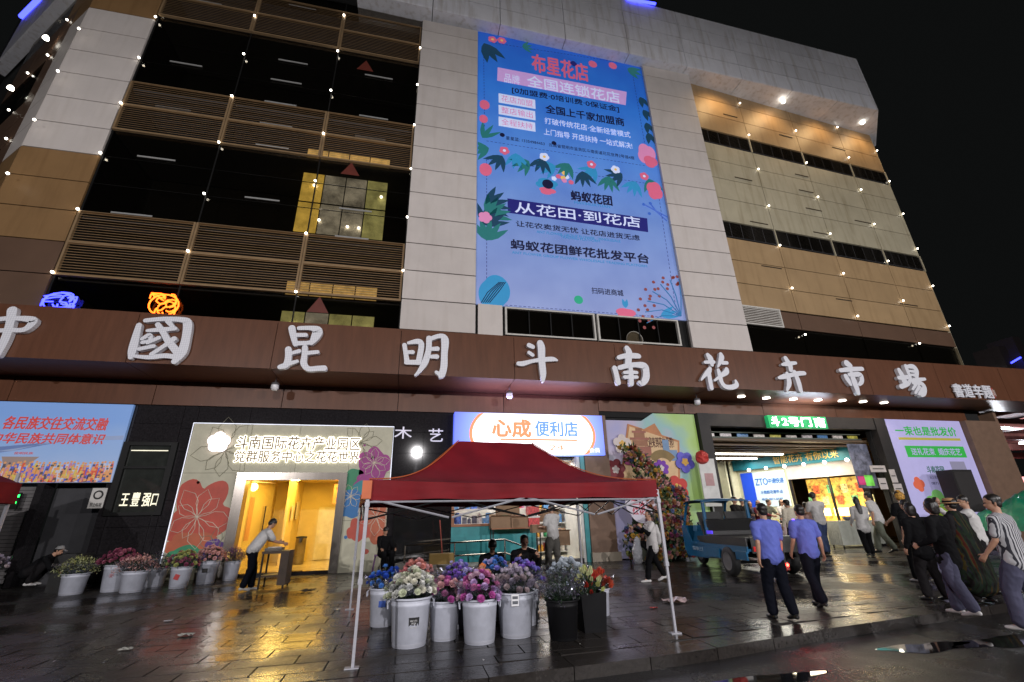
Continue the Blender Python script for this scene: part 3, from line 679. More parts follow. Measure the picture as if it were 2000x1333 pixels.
# ---------------------------------------------------------------- ground floor wall
def wall_tiles(x0, x1, z0, z1, m, tw=1.25, th=.8, y=18.02, off=0):
    z = z0
    while z < z1 - .05:
        zz = min(z + th, z1); x = x0
        while x < x1 - .05:
            xx = min(x + tw, x1); piece('wall_tile', ((x + xx) / 2, y, (z + zz) / 2), (xx - x - .012, .06, zz - z - .012), m, bld); x = xx
        z = zz
MB().prism([(-16, 18.06), (-13.5, 18.06), (-13.5, 18.3), (-16, 18.3)], 0, 6.2).build('wall', [core_m], bld)
for x0, x1, z0, z1 in ((-13.5, -9.6, 3.0, 6.2), (-9.6, -9.32, 0, 6.2), (-9.32, -7.86, 0, 1.95), (-9.32, -7.86, 4.25, 6.2), (-7.86, -5.7, 0, 6.2), (-5.7, -2.1, 3.25, 6.2), (-2.1, 1.72, 0, 6.2), (1.72, 7.0, 3.9, 6.2), (7.0, 13.2, 0, 6.2), (13.2, 22.4, 5.3, 6.2), (22.4, 29.9, 0, 6.2)):
    MB().box(x0, x1, 18.06, 18.3, z0, z1).build('wall', [core_m], bld)
wall_tiles(-16, -13.5, 0, 5.6, granite); wall_tiles(-9.6, -9.32, 0, 5.6, granite, 1.3); wall_tiles(-9.32, -7.86, 0, 1.95, granite); wall_tiles(-9.32, -7.86, 4.25, 5.6, granite, 1.5, .7)
wall_tiles(-7.86, -7.4, 0, 5.6, granite); wall_tiles(-7.4, -.6, 4.97, 5.6, granite, 1.7, .63); wall_tiles(-.6, 1.72, 0, 5.6, granite, 1.16, .8); wall_tiles(-13.5, -9.6, 5.2, 5.6, granite)
pill = mat('brown_stone', (.19, .115, .075), .6, bump=.3, bscale=60)
MB().box(7.05, 8.12, 17.7, 18.05, .32, 5.6).build('column', [pill], bld); MB().box(7.02, 8.2, 17.6, 18.05, 0, .32).build('plinth', [mat('pale_stone', (.42, .36, .28), .6, bump=.3)], bld)
MB().box(28.25, 30.4, 17.6, 18.05, 0, 5.84).build('column', [pill], bld); MB().box(30.4, 30.6, 17.6, 34, 0, 6.4).build('side_wall', [pill], bld)
# dark window left of the flower wall
win = T('shop_window', (-8.6, 17.95, 1.95), 'black framed window between the long poster and the flower wall', 'window')
mb = MB().box(-9.4, -9.2, 17.88, 18.04, 1.95, 4.3).box(-7.96, -7.78, 17.88, 18.04, 1.95, 4.3).box(-9.2, -7.96, 17.883, 18.037, 4.18, 4.3).box(-9.2, -7.96, 17.883, 18.037, 1.95, 2.05).box(-9.2, -7.96, 17.883, 18.037, 3.42, 3.5)
mb.build('frame', [frame_d], win)
mirror = mat('reflective_shop_glass', (.05, .055, .05), .04, spec=1.0, metal=.35, var=.2)
piece('pane', (-8.58, 17.98, 2.73), (1.23, .02, 1.36), mirror, win); piece('pane', (-8.58, 17.98, 3.84), (1.23, .02, .66), mirror, win)
refl = mat('painted_sign_reflection', (1, .95, .75), emis=.7, ecol=(1, .95, .72))  # sign reflection put on the panes as glowing letters and a bar
textq('王 豐 强口', ((232, 990), (312, 962)), 17.955, refl, win, bold=.02, th=.004)
piece('reflected_bar', (-8.6, 17.96, 4.02), (1.1, .012, .03), refl, win)
# recess below the poster: shutter and doorway
shut = mat('grey_roller_shutter', (.16, .15, .15), .5, metal=.2)
mb = MB()
for k in range(26): mb.box(-13.5, -11.5, 18.32, 18.36, .1 + k * .112, .1 + k * .112 + .1)
mb.build('roller_shutter', [shut], bld, kind='stuff')
MB().box(-11.5, -11.3, 18.0, 18.5, 0, 3).build('door_jamb', [granite], bld); MB().box(-11.3, -9.8, 18.6, 18.7, 0, 3).build('back_wall', [room_dk], bld)
grn = mat('green_led', (.02, 1, .1), emis=5, ecol=(.02, 1, .12))
gs = T('exit_lamp', (-12.0, 18.1, 2.3), 'tiny green lit symbol hanging below the long poster', 'sign')
piece('housing', (-12.0, 18.12, 2.45), (.2, .06, .5), frame_d, gs); piece('symbol', (-12.0, 18.08, 2.6), (.16, .02, .08), grn, gs); piece('symbol', (-12.02, 18.08, 2.4), (.14, .02, .06), grn, gs)
notice = T('no_smoking_notice', (-9.75, 17.9, 2.2), 'small white notice with a round symbol on the dark wall beside the window', 'notice')
piece('sheet', (-9.72, 17.97, 2.5), (.42, .01, .62), mat('paper', (.6, .58, .55)), notice)
MB().poly(blob(-9.72, 2.6, .14, 1, 0), 17.962, .004).poly(blob(-9.72, 2.6, .09, 1, 0), 17.957, .004, 1).build('symbol', [mat('black_ink', (.02, .02, .02)), MATS['paper']], notice)
text('禁止吸烟', -9.88, -9.56, 2.24, 2.36, 17.962, MATS['black_ink'], notice, th=.004)

# ---------------------------------------------------------------- posters
def board(name, quad, y, m, label, cat='poster', frame=None, th=.06):
    """flat board through surveyed corners (tl, tr, br, bl) at plane y"""
    pts = [U(*p, y) for p in quad]; c = ((pts[2][0] + pts[3][0]) / 2, y, min(pts[2][1], pts[3][1]))
    t = T(name, c, label, cat); pts = pts[::-1]
    MB().poly(pts, y + th, th).build('board', [m], t); return t
def emi(name, col, e=.5, **k): return mat(name, col, .5, emis=e, var=k.pop('var', .03), **k)
lp = T('long_poster', (-11.4, 17.85, 2.98), 'long blue poster with red Chinese lettering over a painted crowd at the far left', 'poster')
pb = bpy.data.materials.new('sky_blue_print'); pb.use_nodes = True; n = pb.node_tree.nodes; l = pb.node_tree.links; b = n['Principled BSDF']
geo = n.new('ShaderNodeNewGeometry'); sx = n.new('ShaderNodeSeparateXYZ'); l.new(geo.outputs['Position'], sx.inputs[0])
mr = n.new('ShaderNodeMapRange'); mr.inputs['From Min'].default_value = 2.9; mr.inputs['From Max'].default_value = 5.6; l.new(sx.outputs['Z'], mr.inputs['Value'])
nz = n.new('ShaderNodeTexNoise'); nz.inputs['Scale'].default_value = 1.3; nz.inputs['Detail'].default_value = 5; l.new(geo.outputs['Position'], nz.inputs['Vector'])
aa = n.new('ShaderNodeMath'); aa.operation = 'MULTIPLY_ADD'; aa.inputs[1].default_value = .35; l.new(nz.outputs['Fac'], aa.inputs[0]); l.new(mr.outputs[0], aa.inputs[2])
rp = n.new('ShaderNodeValToRGB'); rp.color_ramp.elements[0].color = (.42, .50, .72, 1); rp.color_ramp.elements[1].color = (.20, .36, .72, 1); e_ = rp.color_ramp.elements.new(.55); e_.color = (.28, .42, .70, 1)
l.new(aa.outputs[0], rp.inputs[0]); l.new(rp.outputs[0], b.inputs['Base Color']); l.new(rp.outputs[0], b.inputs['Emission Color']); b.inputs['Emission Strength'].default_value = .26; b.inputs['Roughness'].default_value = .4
MB().box(-14.3, -9.4, 17.84, 17.95, 2.98, 5.56).build('board', [pb], lp)
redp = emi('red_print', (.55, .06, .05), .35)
textq('各民族交往交流交融', ((3, 838), (214, 817)), 17.835, redp, lp, bold=.03, italic=.15); textq('中华民族共同体意识', ((-22, 866), (207, 848)), 17.835, redp, lp, bold=.03, italic=.15)
text('昆明民族', -12.3, -11.8, 3.85, 3.93, 17.835, redp, lp)
MB().poly([(-14.3, 3.65), (-14.3, 3.9), (-9.4, 4.32), (-9.4, 4.2), (-11, 4.25), (-9.4, 3.7)][:2] + [(-12.4, 3.95), (-11, 4.4), (-9.42, 4.5), (-9.42, 4.35), (-11, 4.3)], 17.838, .004).build('printed_hills', [emi('hill_print', (.25, .32, .5), .35)], lp)
MB().poly([(-12.6, 3.78), (-11.6, 3.78), (-11.9, 3.45), (-12.45, 3.45)], 17.836, .005).build('printed_pavilion', [emi('pavilion_print', (.3, .22, .2), .3)], lp)
crowd = [emi('crowd_print_%d' % k, c, .3) for k, c in enumerate(((.6, .1, .05), (.5, .5, .6), (.1, .12, .5), (.6, .45, .1), (.5, .2, .3), (.65, .3, .12), (.1, .08, .1)))]
mb = MB(); rr_ = random.Random(5)
for row in range(6):
    for k in range(46):
        x = -14.2 + k * .104 + rr_.uniform(-.03, .03); z = 3.66 - row * .11 + rr_.uniform(-.03, .03); c = rr_.randrange(7); y = 17.832 - row * .003
        mb.poly([(x - .06, max(z - .42, 2.99)), (x + .06, max(z - .42, 2.99)), (x + .035, z - .1), (x - .035, z - .1)], y, .002, c); mb.poly(blob(x, z - .06, .035, 1, 0, n=8), y, .002, 5 if c != 5 else 6)
mb.build('printed_crowd', crowd, lp, kind='stuff', fix=False)

# flower wall with lit lettering and the glass door
fw = T('flower_wall', (-4, 17.85, 0), 'pale entrance wall printed with big red and purple flowers round a lit glass doorway', 'entrance wall')
fwm = mat('pale_green_print', (.52, .50, .37), .5, var=.08)
def panelz(x0, x1, z0, z1): piece('wall_panel', ((x0 + x1) / 2, 17.92, (z0 + z1) / 2), (x1 - x0 - .01, .14, z1 - z0 - .01), fwm, fw)
for x0, x1 in ((-7.4, -5.68), (-5.68, -3.9), (-3.9, -2.08), (-2.08, -.6)): panelz(x0, x1, 3.27, 4.95)
for x0, x1 in ((-7.4, -5.68), (-2.08, -.6)): panelz(x0, x1, 1.65, 3.27); panelz(x0, x1, 0.0, 1.65)
whl = mat('white_edge_light', (.9, .9, 1), emis=.9, ecol=(.8, .85, 1))
MB().tube([(-7.42, 17.84, .5), (-7.42, 17.84, 4.97), (-.58, 17.84, 4.97), (-.58, 17.84, 3)], .018, 5).build('edge_light', [whl], fw)
fr_ = mat('red_flower_print', (.50, .07, .04), .5); fp_ = mat('purple_flower_print', (.32, .03, .22), .5); fg_ = mat('green_flower_print', (.03, .26, .12), .5); fb_ = mat('blue_flower_print', (.02, .16, .42), .5); fo_ = mat('orange_flower_print', (.50, .12, .05), .5); ft_ = mat('teal_flower_print', (.02, .25, .3), .5); fl_ = mat('line_print', (.75, .68, .55), .5); fk_ = mat('faint_line_print', (.30, .29, .21), .5)
def flo(px, py, r, m, seed, petals=5, sx=1, sz=1, y=17.846, par=fw, th=.004, depth=.22): x, z = U(px, py, 17.85); return MB().poly([(min(max(q[0], -7.38), -.62), q[1]) for q in blob(x, z, r, petals, depth, seed, 60, sx, sz, .06, seed)], y, th).build('printed_flower', [m], par)
flo(388, 1008, 1.15, fr_, 1, sz=1.15, sx=.9, depth=.42).location.z += 0
flo(372, 1068, .8, fo_, 2, y=17.845, sz=.6); flo(370, 1090, .75, fg_, 3, y=17.844, sz=.5); flo(420, 1085, .5, mat('violet_flower_print', (.12, .05, .25)), 7, y=17.843)
flo(730, 910, .62, fp_, 4, sz=1.1); flo(715, 945, .42, fp_, 6, y=17.845); flo(690, 945, .5, fg_, 5, petals=2, depth=.1); flo(708, 965, .45, ft_, 8, petals=3, y=17.843); flo(688, 985, .5, fb_, 9, y=17.842, petals=2, depth=.1)
flo(735, 1010, .95, fo_, 10, y=17.841, sx=.7); flo(700, 1035, .4, fr_, 11, y=17.840)
for px, py, r, m in ((387, 943, .05, fr_), (728, 895, .06, fr_), (675, 1050, .06, fb_), (715, 1078, .09, fr_), (712, 870, .05, fp_)): flo(px, py, r, m, 1, 1)
rr_ = random.Random(11)
def lines(px, py, r, m, seed, nn=9, y=17.836):
    rr2 = random.Random(seed); x0, z0 = U(px, py, 17.85); mb = MB()
    for k in range(nn):
        a = 2 * math.pi * k / nn + rr2.uniform(-.2, .2); b1 = a + .45; L = r * rr2.uniform(.7, 1.1)
        mb.tube([(max(-7.36, min(-.64, x0 + t * L * math.cos(a + s_ * .45 * math.sin(math.pi * t)))), y, z0 + t * L * math.sin(a + s_ * .45 * math.sin(math.pi * t))) for s_, ts in ((1, (0, .25, .5, .75, 1)), (-1, (.75, .5, .25, 0))) for t in ts], .009, 4)
    mb.build('printed_lines', [m], par_ or fw)
par_ = None
lines(385, 1010, 1.0, fl_, 1); lines(730, 905, .55, fl_, 2); lines(735, 1010, .7, fl_, 3, 7); lines(685, 970, .5, fl_, 4, 6)
lines(440, 880, 1.1, fk_, 5, 8); lines(705, 865, .75, fk_, 6, 8); lines(425, 1075, .8, fk_, 7, 7)
halo = mat('lit_letter_glow', (1, .97, .85), emis=2.2, ecol=(1, .96, .82)); face = mat('letter_face', (.30, .22, .12), .5)
for s, q in (('斗南国际花卉产业园区', ((459, 878), (705, 855))), ('党群服务中心之花花世界', ((456, 903), (703, 882)))):
    textq(s, q, 17.82, halo, fw, bold=.09, th=.02); textq(s, q, 17.78, face, fw, bold=.02, th=.02)
lamp('AREA', 'letter_glow', (-3.7, 17.6, 4.3), 9, (1, .95, .8), 3.2, (R(-90), 0, 0), .6)
x, z = U(427, 864, 17.75)
ft = MB().poly(blob(x, z, .36, 5, .2, .3), 17.8, .08).build('flower_emblem', [mat('white_emblem_glow', (1, .9, .95), emis=1.9, ecol=(1, .84, .90))], fw)
# door
dr = T('glass_doorway', (-3.9, 17.8, 0), 'stainless steel framed glass doorway glowing yellow in the flower wall', 'doorway')
MB().box(-5.68, -5.36, 17.7, 18.1, .02, 3.27).build('frame_post', [steel], dr); MB().box(-2.36, -2.08, 17.7, 18.1, .02, 3.27).build('frame_post', [steel], dr); MB().box(-5.36, -2.36, 17.703, 18.097, 3.02, 3.27).build('frame_head', [steel], dr)
MB().box(-5.36, -2.36, 17.72, 18.1, 0.0, .12).build('threshold', [granite], dr)
piece('glass_leaf', (-3.06, 17.95, 1.57), (1.36, .02, 2.88), glc, dr)
t_ = piece('glass_leaf', (-4.98, 18.5, 1.57), (1.25, .02, 2.88), glc, dr, (0, 0, R(68)))
MB().tube([(-4.86, 18.72, 1.0), (-4.86, 18.72, 2.2)], .02, 8).build('handle', [frame_d], dr)
# the yellow lobby behind it
yel = mat('yellow_lobby_wall', (.72, .55, .20), .6, var=.05); yflo = mat('lobby_floor', (.55, .45, .25), .2)
lob = T('lobby', (-4, 20, 0), 'yellow lit lobby with doors and framed notices behind the glass doorway', 'lobby')
mb = MB().box(-5.7, -5.6, 18.15, 23, .1, 3.3); mb.build('side_wall', [yel], lob); MB().box(-1.9, -1.8, 18.15, 23, .1, 3.3).build('side_wall', [yel], lob); MB().box(-5.6, -1.9, 22.9, 23, .1, 3.3).build('back_wall', [yel], lob)
MB().box(-5.6, -1.9, 18.12, 23, .06, .1).build('floor', [yflo], lob); MB().box(-5.6, -1.9, 18.3, 23, 3.3, 3.35).build('ceiling', [yel], lob)
MB().box(-4.6, -4.5, 20.5, 22.9, .1, 3.3).build('partition', [yel], lob)
for x, y_ in ((-3.3, 22.85), (-2.3, 22.85)):
    d = MB().box(x - .42, x + .42, y_ - .05, y_, .12, 2.25).build('door', [mat('cream_door', (.75, .66, .38), .4)], lob); MB().box(x + .3, x + .36, y_ - .12, y_ - .06, 1.05, 1.2).build('door_handle', [steel], d).location = (0, 0, 0)
ar = piece('arrow_board', (-2.5, 21.6, 2.75), (1.05, .04, .8), mat('red_yellow_board', (.75, .35, .15), .5), lob)
rdk = mat('dark_red_print', (.45, .04, .02)); text('斗南国际花卉产业', -2.95, -2.05, 2.92, 3.02, 21.575, rdk, lob); text('←', -2.85, -2.35, 2.55, 2.8, 21.575, rdk, lob, bold=.03)
piece('framed_notice', (-4.42, 21.0, 2.0), (.02, .35, .55), mat('notice_paper', (.6, .5, .3)), lob); piece('framed_notice', (-4.42, 21.9, 2.1), (.02, .5, .7), MATS['notice_paper'], lob); piece('red_notice', (-5.58, 19.6, 1.8), (.02, .5, 1.5), mat('orange_red_print', (.6, .2, .08)), lob)
MB().ball((-4.9, 19.2, 3.22), .12, sq=(1, 1, .5)).build('ceiling_lamp', [bulb], lob)
lamp('AREA', 'lobby_light', (-3.8, 20.4, 3.2), 175, (1, .66, .16), 2.6, (0, 0, 0), 2.2); lamp('POINT', 'lobby_lamp', (-4.0, 18.7, 2.9), 45, (1, .70, .2), .15)
bin_ = T('steel_bin', (-3.95, 21.0, .1), 'stainless steel litter bin standing inside the yellow lobby', 'litter bin'); MB().lathe([(.2, 0), (.2, .95)], n=20).build('body', [steel], bin_, True, local=True); MB().lathe([(.21, .95), (.21, 1.0), (.05, 1.02)], n=20, cap0=False, cap1=True).build('lid', [frame_d], bin_, True, local=True)
#@@
# ---------------------------------------------------------------- billboard
bb = T('billboard', (7.9, 17.95, 10.5), 'tall blue backlit billboard with flowers and Chinese advertising between two cream pilasters', 'billboard')
bm_ = bpy.data.materials.new('blue_billboard_print'); bm_.use_nodes = True; n = bm_.node_tree.nodes; l = bm_.node_tree.links; b = n['Principled BSDF']
geo = n.new('ShaderNodeNewGeometry'); sx = n.new('ShaderNodeSeparateXYZ'); l.new(geo.outputs['Position'], sx.inputs[0])
mr = n.new('ShaderNodeMapRange'); mr.inputs['From Min'].default_value = 10.5; mr.inputs['From Max'].default_value = 28.5; l.new(sx.outputs['Z'], mr.inputs['Value'])
rp = n.new('ShaderNodeValToRGB'); rp.color_ramp.elements[0].color = (.26, .33, .62, 1); rp.color_ramp.elements[1].color = (.015, .12, .62, 1)
for p, c in ((.3, (.16, .27, .62, 1)), (.52, (.09, .25, .72, 1)), (.75, (.035, .20, .74, 1))): e_ = rp.color_ramp.elements.new(p); e_.color = c
l.new(mr.outputs[0], rp.inputs[0]); nz = n.new('ShaderNodeTexNoise'); nz.inputs['Scale'].default_value = .5; l.new(geo.outputs['Position'], nz.inputs['Vector'])
mm2 = n.new('ShaderNodeMix'); mm2.data_type = 'RGBA'; mm2.blend_type = 'SOFT_LIGHT'; mm2.inputs[0].default_value = .4; l.new(rp.outputs[0], mm2.inputs[6]); l.new(nz.outputs['Fac'], mm2.inputs[7])
l.new(mm2.outputs[2], b.inputs['Base Color']); l.new(mm2.outputs[2], b.inputs['Emission Color']); b.inputs['Emission Strength'].default_value = .30; b.inputs['Roughness'].default_value = .5
YB = 17.9
MB().box(2.55, 13.08, YB, 17.99, 10.52, 28.45).build('screen', [bm_], bb)
def B(px, py): return U(px, py, YB)
ink = emi('navy_ink', (.008, .010, .05), .2); whi = emi('white_print', (.55, .62, .85), .5); pnk = emi('pink_print', (.50, .30, .62), .5); navy = emi('navy_panel', (.015, .015, .16), .4)
coral = emi('coral_print', (.62, .12, .22), .4); lgreen = emi('leaf_green_print', (.02, .16, .16), .4); dgreen = emi('dark_leaf_print', (.01, .05, .10), .4); pink2 = emi('rose_print', (.60, .22, .42), .45); cy = emi('cyan_print', (.03, .25, .50), .4); yel_p = emi('yellow_print', (.70, .45, .12), .45)
def quad(ps, m, name='printed_panel', dy=.004): MB().poly([B(*p) for p in ps], YB - dy + .004, .004).build(name, [m], bb)
def bt(s, q, m, **k): return textq(s, q, YB - .008, m, bb, th=.004, **k)
quad([(971, 158), (1222, 206), (1224, 180), (972, 132)][::-1], pnk)
def slant(s, x0, y0, x1, y1, h, m, **k):
    """lettering line placed upright on the screen: left baseline (x0,y0), right baseline (x1,y1), height h px"""
    a = B(x0, y0); c = B(x1, y1); t = B(x0, y0 - h); zb = (a[1] + c[1]) / 2
    return text(s, a[0], c[0], zb, zb + (t[1] - a[1]), YB - .009, m, bb, th=.004, **k)
slant('布星花店', 1040, 140, 1150, 160, 34, coral, bold=.03)
slant('全国连锁花店', 1030, 167, 1212, 205, 22, whi, bold=.015); slant('品牌', 985, 160, 1015, 168, 18, whi)
slant('[0加盟费·0培训费·0保证金]', 1000, 180, 1210, 224, 13, ink, bold=.02)
slant('全国上千家加盟商', 1066, 218, 1220, 250, 16, ink, bold=.03)
slant('打破传统花店·全新经营模式', 1064, 240, 1232, 272, 12, whi, bold=.01); slant('上门指导 开店扶持 一站式解决!', 1062, 260, 1236, 295, 12, whi, bold=.01)
for k, s in enumerate(('花店加盟', '整店输出', '全程扶持')):
    y0 = 184 + k * 22.5; a = B(974, y0 + 18); c = B(1046, y0 + 28); z0 = (a[1] + c[1]) / 2; t = B(974, y0)
    MB().poly([(a[0], z0), (c[0], z0), (c[0], z0 + (t[1] - a[1])), (a[0], z0 + (t[1] - a[1]))], YB - .001, .004).build('printed_panel', [whi], bb)
    text(s, a[0] + .15, c[0] - .15, z0 + .12, z0 + (t[1] - a[1]) - .1, YB - .008, pink2, bb, th=.004)
slant('星星蓝: 13354984453   云南省昆明市呈贡区斗南街道花花世界2号馆4楼', 988, 268, 1240, 318, 7, ink)
for px, py in ((981, 264), (1082, 280)): x, z = B(px, py); MB().poly(blob(x, z, .14, 1, 0, n=16), YB - .001, .004).build('printed_icon', [ink], bb)
# dashed borders
def dash(p, q, nn, m=navy):
    a = B(*p); c = B(*q); mb = MB(); dx, dz = (c[0] - a[0]) / nn, (c[1] - a[1]) / nn; L = math.hypot(dx, dz); nx, nz_ = -dz / L * .025, dx / L * .025
    for k in range(nn):
        x, z = a[0] + dx * k, a[1] + dz * k; mb.poly([(x, z), (x + dx * .6, z + dz * .6), (x + dx * .6 + nx, z + dz * .6 + nz_), (x + nx, z + nz_)], YB - .001, .004)
    mb.build('dashed_line', [m], bb, kind='stuff')
dash((950, 312), (1283, 362), 44); dash((950, 312), (950, 586), 40); dash((1283, 362), (1322, 620), 34); dash((950, 594), (1318, 622), 44); dash((950, 276), (1262, 325), 42); dash((944, 90), (946, 250), 28); dash((1236, 150), (1262, 300), 26); dash((960, 84), (1232, 126), 42)
# lower half
slant('蚂蚁花团', 1116, 392, 1196, 402, 19, ink, bold=.045); slant('MAYIHUATUAN', 1122, 398, 1192, 408, 5, cy)
quad([(992, 416), (1266, 454), (1264, 427), (991, 388)][::-1], navy)
slant('从花田·到花店', 1006, 413, 1252, 448, 21, whi, bold=.02)
slant('让花农卖货无忧 让花店进货无虑', 1008, 441, 1250, 472, 11, ink, bold=.025)
slant('ANT FLOWER GROUP FLOWER   WHOLESALE', 1048, 456, 1212, 474, 5, cy); slant('TRADING PLATFORM', 1095, 466, 1172, 474, 5, cy)
slant('蚂蚁花团鲜花批发平台', 998, 486, 1268, 516, 19, ink, bold=.045); slant('ANT FLOWER GROUP FLOWER WHOLESALE TRADING PLATFORM', 1000, 495, 1264, 524, 5, cy)
slant('扫码进商城', 1156, 573, 1218, 580, 12, ink, bold=.02)
x, z = B(1100, 558); mb = MB()
x, z = B(1130, 586); MB().poly(blob(x, z, .22, 1, 0, n=24), YB - .006, .004).build('printed_icon', [emi('green_dot', (.02, .35, .2), .4)], bb)
# generic beetle-free emblem: bouquet of dots and leaves
x, z = B(1100, 352)
for k in range(9): a = k * .7; MB().poly(blob(x + .55 * math.cos(a) * (k % 3) / 2, z + .12 + .35 * math.sin(a) * (k % 3) / 2, .15, 5, .2, k, 20), YB - .002 - .003 * k, .003).build('printed_flower', [(coral, whi, yel_p, pink2)[k % 4]], bb)
x, z = B(1068, 360); MB().poly(blob(x, z, .55, 4, .25, .4, 40, 1.15, .7), YB - .001, .003).build('printed_bow', [cy], bb); MB().poly(blob(x, z - .45, .4, 3, .3, .2, 30, 1.2, .6), YB - .004, .003).build('printed_bow', [coral], bb); MB().poly(blob(x + .05, z, .3, 1, 0), YB - .007, .003).build('printed_disc', [ink], bb)
# flowers and leaves scattered round the edges
def fl(px, py, r, m, p=5, seed=0, dy=0, sx=1, sz=1, c=None):
    x, z = B(px, py); x = min(max(x, 2.6 + r * sx * 1.05), 13.03 - r * sx * 1.05)
    MB().poly(blob(x, z, r, p, .2, seed, 30, sx, sz), YB - .012 - dy, .004).build('printed_flower', [m], bb)
    if c: MB().poly(blob(x, z, r * .3, 1, 0, 0, 14), YB - .018 - dy, .004).build('flower_centre', [c], bb)
def lv(px, py, ang, L, W, m, nn=1, spread=.5):
    x, z = B(px, py)
    for k in range(nn):
        pts = leaf(x, z, R(ang) + (k - (nn - 1) / 2) * spread, L, W)
        pts = [(min(max(q[0], 2.58), 13.05), q[1]) for q in pts]
        MB().poly(pts, YB - .010 - .001 * k, .001).build('printed_leaf', [m], bb)
fl(962, 78, .28, coral, c=yel_p); fl(980, 80, .28, coral, 6, 1, c=yel_p); lv(945, 85, -60, 1.6, .5, dgreen, 3, .4); lv(1020, 92, 10, .7, .2, lgreen, 4, .5)
fl(1157, 126, .3, coral, 1); fl(1196, 129, .3, coral, 1); fl(1120, 125, .22, navy, 4); lv(1225, 135, -20, 1.0, .35, lgreen, 3, .5)
for q in ((944, 205, .3), (938, 232, .25), (935, 330, .35)): fl(q[0], q[1], q[2], coral, 1, sz=1.2)
lv(942, 270, 60, 1.2, .25, lgreen, 3, .5)
for k in range(13):
    px = 955 + k * 26; py = 290 + k * 5.0; lv(px, py + (k % 2) * 10, 200 + k * 37 % 90, 1.1, .28, (lgreen, dgreen, cy)[k % 3], 4, .42)
for px, py, m, c in ((985, 295, coral, whi), (1063, 307, whi, yel_p), (1155, 322, coral, whi), (1202, 332, whi, yel_p), (1258, 345, coral, whi)): fl(px, py, .28, m, 5, px, c=c)
fl(1276, 305, .6, pink2, 4, .5, sz=1.4); fl(1278, 318, .45, coral, 3, .2, .008); fl(1292, 375, .5, coral, 4, 1, sz=1.3)
for q in ((1250, 190, -70), (1256, 215, -60), (1262, 240, -75), (1266, 260, -80)): lv(q[0], q[1], q[2], .9, .35, dgreen, 2, .6)
def twig(pts, m, balls=(), r=.035):
    MB().tube([(min(max(B(*p)[0], 2.6), 13.02), YB - .02, B(*p)[1]) for p in pts], r, 5).build('printed_twig', [m], bb)
    for q in balls: x, z = B(*q); MB().poly(blob(min(x, 12.95), z, .09, 1, 0, n=12), YB - .022, .004).build('printed_berry', [m], bb)
blt = emi('blue_twig_print', (.04, .12, .50), .4)
twig([(1258, 400), (1280, 412), (1305, 425)], blt, ((1257, 400), (1270, 398), (1268, 418))); twig([(1270, 398), (1280, 412), (1302, 432)], blt)
for k, (px, py) in enumerate(((948, 400), (950, 420), (946, 440), (950, 470))): lv(px, py, 20 + k * 20, 1.3, .35, (dgreen, lgreen)[k % 2], 5, .4)
fl(945, 425, .35, pink2); fl(965, 572, .95, cy, 2, .8, .001, sx=.8, sz=1.0)
for k in range(5): twig([(940 + k * 4, 592), (952 + k * 6, 572 - k), (975 + k * 3, 552)], ink, r=.02)
brn = emi('brown_berry_print', (.25, .06, .06), .3); tw = emi('teal_twig_print', (.03, .18, .38), .4)
for k in range(7):
    a = k * .33 - .3; ex, ey = 1322 - 62 * math.cos(a), 612 - 66 * math.sin(a) ; twig([(1330, 618), (1322 - 30 * math.cos(a + .15), 612 - 34 * math.sin(a + .15)), (ex, ey)], tw, r=.022)
    for q in range(4): x, z = B(ex + (q - 1.5) * 9, ey + (q % 2) * 13 - 4); MB().poly(blob(min(x, 12.95), z, .085, 1, 0, n=10), YB - .022, .004).build('printed_berry', [brn], bb)
fl(1222, 612, .45, coral, 3, .3, sx=1.2, sz=.6); lv(1222, 602, 90, .5, .2, cy, 2, .5); lv(1290, 618, 20, 1.0, .25, cy, 3, .3)
par_ = None

# ---------------------------------------------------------------- shop sign and wall letters
ss = T('shop_sign', (4.85, 17.5, 3.9), 'bright blue and white lit shop sign with an orange oval above the red tent', 'sign')
sgm = bpy.data.materials.new('lit_blue_white_sign'); sgm.use_nodes = True; n = sgm.node_tree.nodes; l = sgm.node_tree.links; b = n['Principled BSDF']
geo = n.new('ShaderNodeNewGeometry'); sp = n.new('ShaderNodeVectorMath'); sp.operation = 'DISTANCE'; sp.inputs[1].default_value = (4.9, 17.5, 4.6); l.new(geo.outputs['Position'], sp.inputs[0])
rp = n.new('ShaderNodeValToRGB'); mr = n.new('ShaderNodeMapRange'); mr.inputs['From Max'].default_value = 3.6; l.new(sp.outputs['Value'], mr.inputs['Value'])
rp.color_ramp.elements[0].color = (.55, .6, 1, 1); rp.color_ramp.elements[1].color = (.03, .05, .75, 1); e_ = rp.color_ramp.elements.new(.62); e_.color = (.28, .42, .95, 1)
l.new(mr.outputs[0], rp.inputs[0]); l.new(rp.outputs[0], b.inputs['Emission Color']); b.inputs['Emission Strength'].default_value = 1.5; b.inputs['Base Color'].default_value = (.1, .1, .3, 1)
MB().box(1.7, 7.88, 17.5, 17.97, 3.92, 5.54).build('sign_box', [sgm], ss)
hot = mat('hot_white_sign', (1, .97, .98), emis=1.7, ecol=(.95, .93, 1)); orgl = mat('orange_sign_print', (1, .3, .15), emis=.8, ecol=(1, .28, .12)); blgl = mat('blue_sign_print', (.2, .4, .8), emis=.7, ecol=(.08, .25, .75))
def clipoval(r, rz_): return [(max(1.75, min(7.83, 4.9 + r * math.cos(t))), max(3.94, min(5.52, 4.72 + rz_ * math.sin(t)))) for t in [2 * math.pi * k / 72 for k in range(72)]]
MB().poly(clipoval(2.62, 1.5), 17.499, .004).build('sign_ring', [orgl], ss); MB().poly(clipoval(2.5, 1.38), 17.494, .004).build('sign_oval', [hot], ss)
